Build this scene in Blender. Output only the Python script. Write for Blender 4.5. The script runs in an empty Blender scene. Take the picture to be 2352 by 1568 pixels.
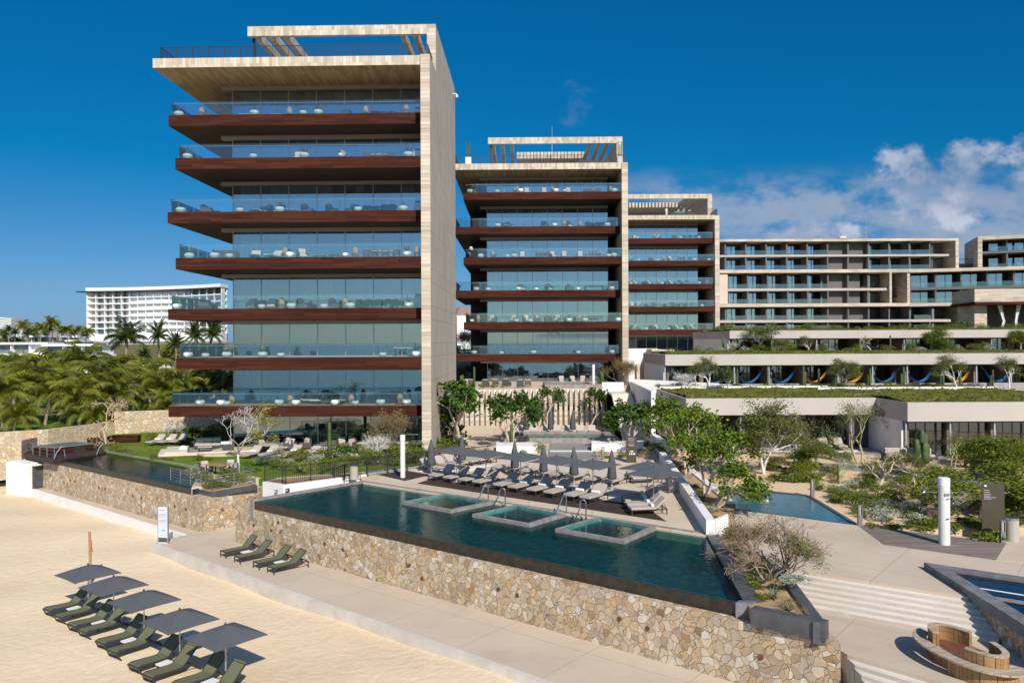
import bpy, math, random
import numpy as np
from mathutils import Vector, Matrix
SC = bpy.context.scene
COL = SC.collection
rad = math.radians

# ------------------------------------------------------------------ camera
CZ, ROLL, F = 11.8, 0.0045, 1829.0      # eye height, roll, focal length in 2352 px wide units
cd = bpy.data.cameras.new('camera'); cam = bpy.data.objects.new('camera', cd); COL.objects.link(cam)
cd.sensor_width = 36.0; cd.lens = 36.0 * F / 2352.0; cd.clip_start = 0.2; cd.clip_end = 20000
cam.matrix_world = Matrix(((1, 0.0, ROLL, 0), (0, 0, 0, 0), (0, 0, 0, 0), (0, 0, 0, 1)))
cam.matrix_world = Matrix(((math.cos(ROLL), math.sin(ROLL), 0, 0), (0, 0, -1, 0), (-math.sin(ROLL), math.cos(ROLL), 0, CZ), (0, 0, 0, 1)))
SC.camera = cam

# ------------------------------------------------------------------ sky, sun, exposure
SUN_EL = rad(36); SUN_H = Vector((0.34, -1.0)).normalized()
SUN_V = Vector((SUN_H.x * math.cos(SUN_EL), SUN_H.y * math.cos(SUN_EL), math.sin(SUN_EL)))
W = bpy.data.worlds.new('World'); SC.world = W; W.use_nodes = True
wt = W.node_tree; wt.nodes.clear()
def wn(t, **k):
    n = wt.nodes.new(t)
    for a, b in k.items():
        if a.startswith('i_'):
            key = a[2:]; n.inputs[int(key) if key.isdigit() else key].default_value = b
        else: setattr(n, a, b)
    return n
def wl(a, b): wt.links.new(a, b)
sky = wn('ShaderNodeTexSky', sky_type='NISHITA', sun_disc=False, sun_elevation=SUN_EL,
         sun_rotation=math.atan2(SUN_H.x, SUN_H.y), altitude=10, air_density=1.0, dust_density=0.25, ozone_density=2.0)
tc = wn('ShaderNodeTexCoord'); sp = wn('ShaderNodeSeparateXYZ'); wl(tc.outputs['Generated'], sp.inputs[0])
def wm(op, a, b=None, clamp=False):
    n = wn('ShaderNodeMath', operation=op, use_clamp=clamp)
    for i, s in enumerate((a, b)):
        if s is None: continue
        if isinstance(s, (int, float)): n.inputs[i].default_value = s
        else: wl(s, n.inputs[i])
    return n.outputs[0]
def wss(x, a, b):
    n = wn('ShaderNodeMapRange', interpolation_type='SMOOTHSTEP'); wl(x, n.inputs[0])
    n.inputs[1].default_value = a; n.inputs[2].default_value = b; return n.outputs[0]
tr_ = wn('ShaderNodeValToRGB'); wl(sp.outputs[2], tr_.inputs[0]); te = tr_.color_ramp.elements
while len(te) < 5: te.new(0.5)
for e_, (p_, c_) in zip(te, ((0.0,(0.19,0.33,0.70)),(0.06,(0.20,0.36,0.62)),(0.12,(0.13,0.36,0.59)),(0.21,(0.012,0.365,0.60)),(0.42,(0.006,0.41,0.68)))): e_.position = p_; e_.color = (*c_, 1)
# the sky away from the sun is deep and polarised, round the sun and overhead it stays pale
frn = wn('ShaderNodeMapRange', interpolation_type='SMOOTHSTEP'); wl(sp.outputs[1], frn.inputs[0]); frn.inputs[1].default_value = 0.0; frn.inputs[2].default_value = 0.75
tw = wn('ShaderNodeMix', data_type='RGBA'); wl(frn.outputs[0], tw.inputs[0]); tw.inputs[6].default_value = (0.62, 0.80, 1.02, 1); wl(tr_.outputs[0], tw.inputs[7])
tint = wn('ShaderNodeMix', data_type='RGBA', blend_type='MULTIPLY'); tint.inputs[0].default_value = 1
wl(sky.outputs[0], tint.inputs[6]); wl(tw.outputs[2], tint.inputs[7])
yy = wm('MAXIMUM', sp.outputs[1], 0.05)
px = wm('DIVIDE', sp.outputs[0], yy); pz = wm('DIVIDE', sp.outputs[2], yy)
cv = wn('ShaderNodeCombineXYZ'); wl(px, cv.inputs[0]); wl(pz, cv.inputs[1])
def wnoise(scale, detail, rough, off, sx=1.0, sy=1.0):
    mp = wn('ShaderNodeMapping'); wl(cv.outputs[0], mp.inputs[0]); mp.inputs[1].default_value = off; mp.inputs[3].default_value = (sx, sy, 1)
    n = wn('ShaderNodeTexNoise', i_Scale=scale, i_Detail=detail, i_Roughness=rough); wl(mp.outputs[0], n.inputs['Vector']); return n.outputs[0]
nb = wnoise(12, 10, 0.60, (3.1, 0.4, 0), 1, 1.9)
nc = wnoise(11, 10, 0.58, (1.7, 2.6, 0), 1, 1.25)
nw = wnoise(16, 6, 0.65, (7.7, 1.1, 0), 1, 1.6)
# hazy bank low on the right, cumulus head above it, thin wisps
band = wm('MULTIPLY', wm('MULTIPLY', wss(px, 0.06, 0.20), wss(pz, 0.225, 0.175)), wss(pz, 0.02, 0.12))
bank = wm('MULTIPLY', wm('MULTIPLY', band, wss(wm('ADD', nb, wm('MULTIPLY', px, 0.20)), 0.43, 0.68)), wm('ADD', 0.45, wm('MULTIPLY', nc, 0.95)), True)
def head(cx, cz, rx, rz):
    p = wm('DIVIDE', wm('SUBTRACT', px, cx), rx); q = wm('DIVIDE', wm('SUBTRACT', pz, cz), rz)
    return wm('SUBTRACT', 1.0, wm('ADD', wm('MULTIPLY', p, p), wm('MULTIPLY', q, q)))
hd = wm('MAXIMUM', wm('MAXIMUM', head(0.545, 0.205, 0.105, 0.068), head(0.70, 0.20, 0.10, 0.075)), head(0.355, 0.125, 0.10, 0.030))
cum = wss(wm('ADD', wm('MULTIPLY', wm('MAXIMUM', hd, -1.0), 0.55), wm('MULTIPLY', wm('SUBTRACT', nc, 0.5), 2.4)), 0.14, 0.46)
wx = wm('SUBTRACT', px, 0.085); wz = wm('SUBTRACT', pz, 0.30)
wd = wm('ADD', wm('MULTIPLY', wm('MULTIPLY', wx, wx), 90.0), wm('MULTIPLY', wm('MULTIPLY', wz, wz), 130.0))
wis = wm('MULTIPLY', wss(wm('SUBTRACT', nw, wm('MULTIPLY', wd, 0.5)), 0.50, 0.82), 0.5)
def wmix(fac, a, col):
    n = wn('ShaderNodeMix', data_type='RGBA'); wl(fac, n.inputs[0]); wl(a, n.inputs[6])
    if isinstance(col, tuple): n.inputs[7].default_value = col
    else: wl(col, n.inputs[7])
    return n.outputs[2]
shade = wn('ShaderNodeMix', data_type='RGBA'); wl(wss(nc, 0.42, 0.66), shade.inputs[0])
shade.inputs[6].default_value = (2.3, 2.9, 4.2, 1); shade.inputs[7].default_value = (5.0, 5.3, 6.2, 1)
low = wss(pz, 0.30, 0.04)
c = wmix(wm('MULTIPLY', wis, 0.5), tint.outputs[2], (2.6, 3.2, 4.5, 1))
c = wmix(wm('MULTIPLY', bank, 0.78), c, (3.1, 3.6, 4.6, 1))
c = wmix(wm('MULTIPLY', cum, 0.80), c, shade.outputs[2])
bg = wn('ShaderNodeBackground', i_Strength=0.10); wl(c, bg.inputs[0])
wo = wn('ShaderNodeOutputWorld'); wl(bg.outputs[0], wo.inputs[0])

sl = bpy.data.lights.new('sun', 'SUN'); sl.energy = 4.3; sl.angle = rad(0.55); sl.color = (1.0, 0.93, 0.82)
so = bpy.data.objects.new('sun', sl); COL.objects.link(so); so.location = SUN_V * 200
so.rotation_euler = SUN_V.to_track_quat('Z', 'Y').to_euler()
vs = SC.view_settings; vs.view_transform = 'Standard'; vs.look = 'None'; vs.gamma = 1; vs.exposure = 0.28; vs.use_curve_mapping = False
SC.render.engine = 'CYCLES'
cy = SC.cycles; cy.max_bounces = 8; cy.diffuse_bounces = 3; cy.glossy_bounces = 4; cy.transmission_bounces = 6
cy.transparent_max_bounces = 24; cy.use_denoising = True; cy.caustics_reflective = False; cy.caustics_refractive = False
cy.sample_clamp_indirect = 6

# ------------------------------------------------------------------ helpers
def ray(u, v):
    return (u - 1176) - ROLL * (v - 784), -(v - 784) - ROLL * (u - 1176)
def G(u, v, z=0.0):                       # where the sight line through a picture point meets the level z
    x, h = ray(u, v); t = (z - CZ) / h
    return Vector((x * t, F * t, z))
def A(u, v, y):                           # ... or meets the depth y
    x, h = ray(u, v); t = y / F
    return Vector((x * t, y, CZ + h * t))
def V(*a): return Vector(a)

class MB:
    def __init__(s): s.v = []; s.f = []; s.mi = []; s.m = 0
    def add(s, vs, fs):
        o = len(s.v); s.v += [tuple(p) for p in vs]
        for f in fs: s.f.append(tuple(i + o for i in f)); s.mi.append(s.m)
        return s
    def box(s, x0, x1, y0, y1, z0, z1, mats=None):
        o = len(s.f)
        s.add([(x0,y0,z0),(x1,y0,z0),(x1,y1,z0),(x0,y1,z0),(x0,y0,z1),(x1,y0,z1),(x1,y1,z1),(x0,y1,z1)],
              [(0,3,2,1),(4,5,6,7),(0,1,5,4),(1,2,6,5),(2,3,7,6),(3,0,4,7)])   # bottom top front right back left
        if mats: s.mi[o:] = list(mats)
        return s
    def prism(s, poly, z0, z1, mats=None):
        n = len(poly); a = sum(poly[i][0]*poly[(i+1)%n][1]-poly[(i+1)%n][0]*poly[i][1] for i in range(n))
        if a < 0: poly = poly[::-1]
        o = len(s.f)
        z0s = z0 if isinstance(z0, (list, tuple)) else [z0]*n; z1s = z1 if isinstance(z1, (list, tuple)) else [z1]*n
        s.add([(p[0],p[1],z) for p, z in zip(poly, z0s)]+[(p[0],p[1],z) for p, z in zip(poly, z1s)],
              [tuple(range(n))[::-1], tuple(range(n, 2*n))]+[(i,(i+1)%n,n+(i+1)%n,n+i) for i in range(n)])
        if mats: s.mi[o:] = [mats[0], mats[1]]+[mats[2]]*n
        return s
    def bar(s, p, q, w, h=None, up=(0,0,1)):
        p = Vector(p); q = Vector(q); h = w if h is None else h
        d = (q-p).normalized(); u = Vector(up)
        if abs(d.dot(u)) > 0.98: u = Vector((1,0,0))
        r = d.cross(u).normalized()*(w/2); t = r.cross(d).normalized()*(h/2)
        s.add([p-r-t,p+r-t,p+r+t,p-r+t,q-r-t,q+r-t,q+r+t,q-r+t],[(0,1,2,3),(7,6,5,4),(0,4,5,1),(1,5,6,2),(2,6,7,3),(3,7,4,0)])
        return s
    def tube(s, pts, rs, n=6, cap=True):
        pts = [Vector(p) for p in pts]; k = len(pts)
        if isinstance(rs, (int, float)): rs = [rs]*k
        d0 = (pts[1]-pts[0]).normalized(); u = d0.orthogonal().normalized(); vs = []
        for i in range(k):
            d = (pts[min(i+1,k-1)]-pts[max(i-1,0)]).normalized()
            u = (u-d*u.dot(d)); u = u.normalized() if u.length > 1e-6 else d.orthogonal().normalized()
            w = d.cross(u)
            for j in range(n):
                a = 2*math.pi*j/n; vs.append(pts[i]+(u*math.cos(a)+w*math.sin(a))*rs[i])
        fs = [(i*n+j, i*n+(j+1)%n, (i+1)*n+(j+1)%n, (i+1)*n+j) for i in range(k-1) for j in range(n)]
        if cap: fs += [tuple(range(n))[::-1], tuple(range((k-1)*n, k*n))]
        return s.add(vs, fs)
    def lathe(s, prof, n=14, c=(0,0,0), sx=1, sy=1, wob=None):
        vs = []
        for r, z in prof:
            for j in range(n):
                a = 2*math.pi*j/n; q = r*(wob(j, z) if wob else 1)
                vs.append((c[0]+q*sx*math.cos(a), c[1]+q*sy*math.sin(a), c[2]+z))
        k = len(prof)
        fs = [(i*n+j, i*n+(j+1)%n, (i+1)*n+(j+1)%n, (i+1)*n+j) for i in range(k-1) for j in range(n)]
        if prof[0][0] > 1e-4: fs.append(tuple(range(n))[::-1])
        if prof[-1][0] > 1e-4: fs.append(tuple(range((k-1)*n, k*n)))
        return s.add(vs, fs)
    def blob(s, c, rx, ry, rz, rng, n=9, k=6, j=0.12):
        prof = []
        vs = [(c[0], c[1], c[2]-rz)]
        for i in range(1, k):
            t = -math.pi/2+math.pi*i/k
            for q in range(n):
                a = 2*math.pi*q/n; e = 1+rng.uniform(-j, j)
                vs.append((c[0]+rx*e*math.cos(t)*math.cos(a), c[1]+ry*e*math.cos(t)*math.sin(a), c[2]+rz*e*math.sin(t)))
        vs.append((c[0], c[1], c[2]+rz)); L = len(vs)-1
        fs = [(0, 1+(q+1)%n, 1+q) for q in range(n)]
        for i in range(k-2):
            for q in range(n): fs.append((1+i*n+q, 1+i*n+(q+1)%n, 1+(i+1)*n+(q+1)%n, 1+(i+1)*n+q))
        fs += [(L, 1+(k-2)*n+q, 1+(k-2)*n+(q+1)%n) for q in range(n)]
        return s.add(vs, fs)
    def quad(s, a, b, c, d): return s.add([a, b, c, d], [(0,1,2,3)])
    def sheet(s, pts, nx):                # grid of points, row by row
        ny = len(pts)//nx
        return s.add(pts, [(j*nx+i, j*nx+i+1, (j+1)*nx+i+1, (j+1)*nx+i) for j in range(ny-1) for i in range(nx-1)])
    def leaves(s, cen, size, asp, rng, flat=0.5):     # one small folded leaf (two triangles sharing a midrib) at each centre
        n = len(cen)
        if n == 0: return s
        g = np.random.default_rng(rng.randrange(1 << 30))
        d = g.normal(size=(n,3)); d[:,2] *= (1-flat); d /= np.linalg.norm(d,axis=1)[:,None]+1e-9
        w = g.normal(size=(n,3)); w[:,2] *= (1-flat); w -= d*(w*d).sum(1)[:,None]; w /= np.linalg.norm(w,axis=1)[:,None]+1e-9
        L = size*g.uniform(0.65,1.25,n)[:,None]; c = np.asarray(cen)
        nn = np.cross(d, w); b = L*asp*0.18
        a0 = c-d*L*0.5; a2 = c+d*L*0.5; a1 = c+w*L*asp*0.5+nn*b; a3 = c-w*L*asp*0.5+nn*b
        o = len(s.v); s.v += np.stack([a0,a1,a2,a3],1).reshape(-1,3).tolist()
        s.f += [(o+4*i, o+4*i+1, o+4*i+2, o+4*i+3) for i in range(n)]; s.mi += [s.m]*n
        return s
    def mesh(s, name, mats, smooth=False):
        me = bpy.data.meshes.new(name); me.from_pydata(s.v, [], s.f)
        for m in (mats if isinstance(mats, (list, tuple)) else [mats]): me.materials.append(m)
        if any(s.mi): me.polygons.foreach_set('material_index', s.mi)
        if smooth:
            me.polygons.foreach_set('use_smooth', [True]*len(s.f))
            if smooth != 'all': me.set_sharp_from_angle(angle=rad(38))
        me.update(); return me
    def build(s, name, mats, parent=None, smooth=False, loc=None, rz=0):
        o = bpy.data.objects.new(name, s.mesh(name, mats, smooth)); COL.objects.link(o)
        if parent: o.parent = parent
        if loc is not None: o.location = loc
        if rz: o.rotation_euler.z = rz
        return o

def tag(o, label=None, cat=None, group=None, kind=None):
    if label: o['label'] = label
    if cat: o['category'] = cat
    if group: o['group'] = group
    if kind: o['kind'] = kind
    return o
def thing(name, label, cat, loc=(0,0,0), rz=0, group=None):
    o = bpy.data.objects.new(name, None); COL.objects.link(o); o.empty_display_size = 0.3
    o.location = loc; o.rotation_euler.z = rz
    return tag(o, label, cat, group)
def place(me, name, parent=None, loc=(0,0,0), rz=0, scale=None):
    o = bpy.data.objects.new(name, me); COL.objects.link(o); o.parent = parent; o.location = loc; o.rotation_euler.z = rz
    if scale: o.scale = scale if isinstance(scale, tuple) else (scale,)*3
    return o
KIDS = {}
def kids(o):
    if o.name not in KIDS: KIDS[o.name] = list(o.children)
    return KIDS[o.name]
def dup(src, loc, rz=0, scale=None, label=None, group=None, parent=None):
    c = src.copy(); COL.objects.link(c); c.parent = parent; c.location = loc; c.rotation_euler.z = rz
    if scale: c.scale = scale if isinstance(scale, tuple) else (scale,)*3
    if label: c['label'] = label
    if group: c['group'] = group
    for k in kids(src):
        d = k.copy(); COL.objects.link(d); d.parent = c
        for g in kids(k): e = g.copy(); COL.objects.link(e); e.parent = d
    return c
class Stamp:                              # first use moves the original, later uses copy it
    def __init__(s, make): s.make = make; s.src = None
    def at(s, loc, rz=0, scale=None, label=None, group=None):
        if s.src is None:
            s.src = s.make(); kids(s.src)
            for k in kids(s.src): kids(k)
            o = s.src; o.location = loc; o.rotation_euler.z = rz
            if scale: o.scale = scale if isinstance(scale, tuple) else (scale,)*3
            if label: o['label'] = label
            if group: o['group'] = group
            return o
        return dup(s.src, loc, rz, scale, label, group)
ORD = ('leftmost second third fourth fifth sixth seventh eighth ninth tenth eleventh twelfth thirteenth fourteenth fifteenth sixteenth '
       'seventeenth eighteenth nineteenth twentieth').split() + ['twenty-' + w for w in 'first second third fourth fifth sixth seventh eighth ninth'.split()] + \
      [x for t in ('thirt fort fift').split() for x in [t+'ieth']+[{'thirt':'thirty','fort':'forty','fift':'fifty'}[t]+'-' + w for w in 'first second third fourth fifth sixth seventh eighth ninth'.split()]]
def rank(objs, what, where, group):       # labels that tell a run of look-alikes apart by where they stand in their row
    objs = sorted(objs, key=lambda o: o.location.x / max(o.location.y, 1))
    for i, o in enumerate(objs):
        o['group'] = group
        if len(objs) == 1: o['label'] = f'{what} {where}'
        elif i == 0: o['label'] = f'{what}, leftmost {where}'
        elif i == len(objs)-1: o['label'] = f'{what}, rightmost {where}'
        else: o['label'] = f'{what}, {ORD[i]} from the left {where}'
def grp(name_prefix): pass

# ------------------------------------------------------------------ materials
class Mt:
    def __init__(s, name):
        s.m = bpy.data.materials.new(name); s.m.use_nodes = True; s.t = s.m.node_tree
        s.b = s.t.nodes['Principled BSDF']; s.out = s.t.nodes['Material Output']
    def n(s, t, **k):
        n = s.t.nodes.new(t)
        for a, b in k.items():
            if a.startswith('i_'):
                key = a[2:]; key = int(key) if key.isdigit() else key
                if hasattr(b, 'is_linked') or hasattr(b, 'is_output'): s.t.links.new(b, n.inputs[key])
                else: n.inputs[key].default_value = b
            else: setattr(n, a, b)
        return n
    def l(s, a, b): s.t.links.new(a, b)
    def set(s, **k):
        for a, b in k.items():
            a = a.replace('_', ' ')
            if hasattr(b, 'is_output'): s.l(b, s.b.inputs[a])
            else: s.b.inputs[a].default_value = b
        return s
    def xyz(s):
        tc = s.n('ShaderNodeTexCoord'); return tc.outputs['Object']
    def noise(s, vec, scale, detail=4, rough=0.55, stretch=None):
        if stretch: vec = s.n('ShaderNodeMapping', i_0=vec, i_3=stretch).outputs[0]
        return s.n('ShaderNodeTexNoise', i_Vector=vec, i_Scale=scale, i_Detail=detail, i_Roughness=rough).outputs[0]
    def ramp(s, fac, stops, interp='LINEAR'):
        r = s.n('ShaderNodeValToRGB', i_0=fac); e = r.color_ramp.elements; r.color_ramp.interpolation = interp
        while len(e) < len(stops): e.new(0.5)
        for x, (p, col) in zip(e, stops): x.position = p; x.color = (*col, 1)
        return r.outputs[0]
    def mix(s, fac, a, b, blend='MIX'):
        n = s.n('ShaderNodeMix', data_type='RGBA', blend_type=blend)
        for i, x in ((0, fac), (6, a), (7, b)):
            if hasattr(x, 'is_output'): s.l(x, n.inputs[i])
            elif i == 0: n.inputs[0].default_value = x
            else: n.inputs[i].default_value = (*x, 1) if len(x) == 3 else x
        return n.outputs[2]
    def math(s, op, a, b=0.0, clamp=False):
        n = s.n('ShaderNodeMath', operation=op, use_clamp=clamp)
        for i, x in enumerate((a, b)):
            if hasattr(x, 'is_output'): s.l(x, n.inputs[i])
            else: n.inputs[i].default_value = x
        return n.outputs[0]
    def bump(s, h, strength=0.3, dist=0.02):
        b = s.n('ShaderNodeBump', i_Height=h, i_Strength=strength, i_Distance=dist); s.l(b.outputs[0], s.b.inputs['Normal']); return b.outputs[0]
def plain(name, col, rough=0.6, var=0.12, scale=3.0, metal=0.0, bump=0.0, spec=0.5):
    k = Mt(name); v = k.xyz(); f = k.noise(v, scale, 5, 0.6)
    c = k.ramp(f, [(0.3, tuple(x*(1-var) for x in col)), (0.7, tuple(min(1, x*(1+var)) for x in col))])
    k.set(Base_Color=c, Roughness=rough, Metallic=metal); k.b.inputs['Specular IOR Level'].default_value = spec
    if bump: k.bump(k.noise(v, scale*6, 6, 0.6), bump, 0.02)
    return k.m
def planks(name, ca, cb, U, Vx, bw, rh, grain=(0.5, 7.0), mortar=0.006, mcol=None, rough=0.75, gs=0.55, bump=0.25, spec=0.3):
    # boards or stone courses: U = direction of the long side, Vx = direction across; 'h' is x+y
    k = Mt(name); v = k.xyz(); s = k.n('ShaderNodeSeparateXYZ', i_0=v)
    ax = {'x': s.outputs[0], 'y': s.outputs[1], 'z': s.outputs[2]}; ax['h'] = k.math('ADD', s.outputs[0], s.outputs[1])
    cvec = k.n('ShaderNodeCombineXYZ', i_0=ax[U], i_1=ax[Vx]).outputs[0]
    br = k.n('ShaderNodeTexBrick', i_Vector=cvec, i_Color1=(0,0,0,1), i_Color2=(1,1,1,1), i_Mortar=(0.5,0.5,0.5,1), i_Scale=1.0)
    br.inputs['Mortar Size'].default_value = mortar; br.inputs['Brick Width'].default_value = bw; br.inputs['Row Height'].default_value = rh; br.inputs['Mortar Smooth'].default_value = 0.1; br.offset = 0.37
    g = k.noise(k.n('ShaderNodeMapping', i_0=cvec, i_3=(grain[0], grain[1], 1)).outputs[0], 1.0, 6, 0.62)
    g2 = k.noise(v, 0.23, 3, 0.5)
    f = k.math('ADD', k.math('MULTIPLY', br.outputs[0], 1-gs), k.math('MULTIPLY', g, gs))
    f = k.math('ADD', f, k.math('MULTIPLY', k.math('SUBTRACT', g2, 0.5), 0.35))
    c = k.ramp(f, [(0.12, ca), (0.5, tuple((a+b)/2 for a, b in zip(ca, cb))), (0.85, cb)])
    c = k.mix(br.outputs['Fac'], c, mcol or tuple(x*0.45 for x in ca))
    k.set(Base_Color=c, Roughness=rough); k.b.inputs['Specular IOR Level'].default_value = spec
    k.bump(k.math('SUBTRACT', k.math('MULTIPLY', g, 0.35), br.outputs['Fac']), bump, 0.02)
    return k.m
def rubble(name, scale, stops, mortar, mw=0.05, rough=0.85):
    k = Mt(name); v = k.xyz()
    wob = k.n('ShaderNodeTexNoise', i_Vector=v, i_Scale=2.2, i_Detail=3.0).outputs['Color']
    vv = k.n('ShaderNodeVectorMath', operation='MULTIPLY_ADD', i_0=wob, i_1=(0.42, 0.42, 0.42), i_2=v).outputs[0]
    vo = k.n('ShaderNodeTexVoronoi', i_Vector=vv, i_Scale=scale); ve = k.n('ShaderNodeTexVoronoi', feature='DISTANCE_TO_EDGE', i_Vector=vv, i_Scale=scale)
    sc = k.n('ShaderNodeSeparateColor', i_0=vo.outputs['Color'])
    c = k.ramp(sc.outputs[0], stops)
    g = k.noise(v, 5.0, 7, 0.65)
    c = k.mix(0.5, c, k.ramp(g, [(0.25, (0.45, 0.42, 0.38)), (0.75, (1.25, 1.2, 1.1))]), 'MULTIPLY')
    c = k.mix(k.math('MULTIPLY', sc.outputs[1], 0.35), c, (0.42, 0.40, 0.36))
    e = k.n('ShaderNodeMapRange', i_0=ve.outputs[0], i_1=mw*0.35, i_2=mw).outputs[0]
    c = k.mix(e, mortar, c); k.set(Base_Color=c, Roughness=rough); k.b.inputs['Specular IOR Level'].default_value = 0.25
    h = k.math('ADD', k.math('MULTIPLY', e, 1.0), k.math('MULTIPLY', g, 0.5)); h = k.math('ADD', h, k.math('MULTIPLY', sc.outputs[2], 0.5))
    k.bump(h, 0.8, 0.07); return k.m
def glassy(name, tint, gloss, base, fres=1.0, rough=0.0, bump=None, gcol=(1,1,1)):
    k = Mt(name); k.t.nodes.remove(k.b)
    tr = k.n('ShaderNodeBsdfTransparent', i_0=(*tint, 1)); gl = k.n('ShaderNodeBsdfGlossy', i_Color=(*gcol, 1), i_Roughness=rough)
    fr = k.n('ShaderNodeFresnel', i_IOR=1.5)
    if bump:
        v = k.xyz(); h = k.noise(v, bump[0], 4, 0.6)
        b = k.n('ShaderNodeBump', i_Height=h, i_Strength=bump[1], i_Distance=0.05); k.l(b.outputs[0], gl.inputs['Normal']); k.l(b.outputs[0], fr.inputs['Normal'])
    f = k.math('ADD', k.math('MULTIPLY', fr.outputs[0], fres), base, clamp=True)
    mx = k.n('ShaderNodeMixShader', i_0=f, i_1=tr.outputs[0], i_2=gl.outputs[0]); k.l(mx.outputs[0], k.out.inputs[0]); return k.m
def foliage(name, dark, lite, third=None, scale=1.2, trans=0.3, rough=0.5):
    k = Mt(name); v = k.n('ShaderNodeNewGeometry').outputs['Position']
    f = k.noise(v, scale, 3, 0.6); r = k.n('ShaderNodeObjectInfo').outputs['Random']
    f2 = k.noise(v, 9.0, 2, 0.5)
    f = k.math('ADD', k.math('MULTIPLY', f, 0.55), k.math('ADD', k.math('MULTIPLY', f2, 0.35), k.math('MULTIPLY', r, 0.12)))
    st = [(0.32, dark), (0.62, lite)]
    if third: st.append((0.74, third))
    c = k.ramp(f, st); k.set(Base_Color=c, Roughness=rough); k.b.inputs['Specular IOR Level'].default_value = 0.3
    td = k.n('ShaderNodeBsdfTranslucent', i_0=c); mx = k.n('ShaderNodeMixShader', i_0=trans, i_1=k.b.outputs[0], i_2=td.outputs[0]); k.l(mx.outputs[0], k.out.inputs[0]); return k.m

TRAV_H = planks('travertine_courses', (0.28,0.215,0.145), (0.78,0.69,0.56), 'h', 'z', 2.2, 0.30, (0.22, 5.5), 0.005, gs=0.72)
TRAV_V = planks('travertine_upright', (0.35,0.285,0.20), (0.72,0.64,0.52), 'z', 'h', 0.9, 0.26, (0.5, 6.0), 0.004)
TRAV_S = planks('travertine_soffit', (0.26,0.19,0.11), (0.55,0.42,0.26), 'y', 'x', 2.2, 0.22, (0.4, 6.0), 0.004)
TRAV_R = planks('travertine_ribs', (0.43,0.375,0.295), (0.73,0.655,0.545), 'z', 'h', 3.0, 0.20, (0.5, 5.0), 0.022, (0.20,0.16,0.12), bump=0.9)
WOOD_D = planks('dark_hardwood', (0.030,0.0088,0.006), (0.092,0.029,0.017), 'h', 'z', 2.6, 0.145, (0.6, 9.0), 0.006, (0.012,0.006,0.005), 0.75, bump=0.3, spec=0.08)
WOOD_S = planks('dark_hardwood_soffit', (0.030,0.014,0.009), (0.075,0.036,0.022), 'x', 'y', 2.6, 0.145, (0.6, 9.0), 0.006, (0.012,0.006,0.005), 0.6)
DECKW = planks('deck_boards', (0.035,0.024,0.019), (0.075,0.054,0.043), 'x', 'y', 2.4, 0.14, (0.6, 8.0), 0.008, (0.015,0.01,0.008), 0.75)
DECKG = planks('weathered_boards', (0.14,0.105,0.085), (0.30,0.245,0.21), 'h', 'y', 2.4, 0.14, (0.4, 5.0), 0.008, (0.05,0.04,0.035), 0.8)
BENCHW = planks('bench_staves', (0.26,0.135,0.055), (0.48,0.29,0.13), 'z', 'h', 1.2, 0.10, (0.6, 9.0), 0.006, (0.10,0.05,0.02), 0.6)
BENCHT = planks('bench_top_boards', (0.30,0.24,0.17), (0.56,0.47,0.36), 'x', 'y', 1.2, 0.16, (0.6, 9.0), 0.006, (0.12,0.09,0.06), 0.75)
DARKST = planks('dark_stone_panel', (0.040,0.034,0.030), (0.095,0.083,0.072), 'h', 'z', 1.6, 0.3, (0.5, 5.0), 0.004, rough=0.6)
RUB = rubble('rubble_stone', 3.5, [(0.0,(0.58,0.46,0.30)),(0.18,(0.50,0.33,0.16)),(0.34,(0.70,0.60,0.45)),(0.46,(0.36,0.23,0.11)),(0.56,(0.50,0.42,0.32)),(0.70,(0.57,0.40,0.21)),(0.82,(0.74,0.68,0.58)),(0.90,(0.44,0.30,0.16)),(0.95,(0.62,0.53,0.40)),(1.0,(0.20,0.10,0.05))], (0.40,0.31,0.20), 0.040)
RUBB = rubble('rubble_stone_small', 2.6, [(0.0,(0.66,0.52,0.34)),(0.3,(0.56,0.40,0.23)),(0.6,(0.72,0.62,0.46)),(1.0,(0.48,0.38,0.26))], (0.62,0.50,0.34), 0.06)
WHITE = plain('white_render', (0.78,0.76,0.73), 0.8, 0.05, 0.8, bump=0.05)
WHITE2 = plain('bright_white_paint', (0.84,0.84,0.84), 0.7, 0.03, 0.5)
STUCCO = plain('pale_stucco', (0.47,0.425,0.385), 0.9, 0.06, 0.35, bump=0.08)
STUCW = plain('beige_stucco_wall', (0.62,0.53,0.44), 0.9, 0.06, 0.4, bump=0.08)
GRAYST = plain('grey_stone', (0.17,0.17,0.175), 0.65, 0.3, 2.2, bump=0.12)
GRAYDK = plain('charcoal_stone', (0.075,0.078,0.085), 0.55, 0.35, 2.0, bump=0.12)
BLACKST = plain('black_wet_granite', (0.030,0.025,0.020), 0.30, 0.5, 3.5, bump=0.12)
COPING = plain('grey_coping', (0.26,0.235,0.215), 0.7, 0.3, 2.5, bump=0.12)
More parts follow.
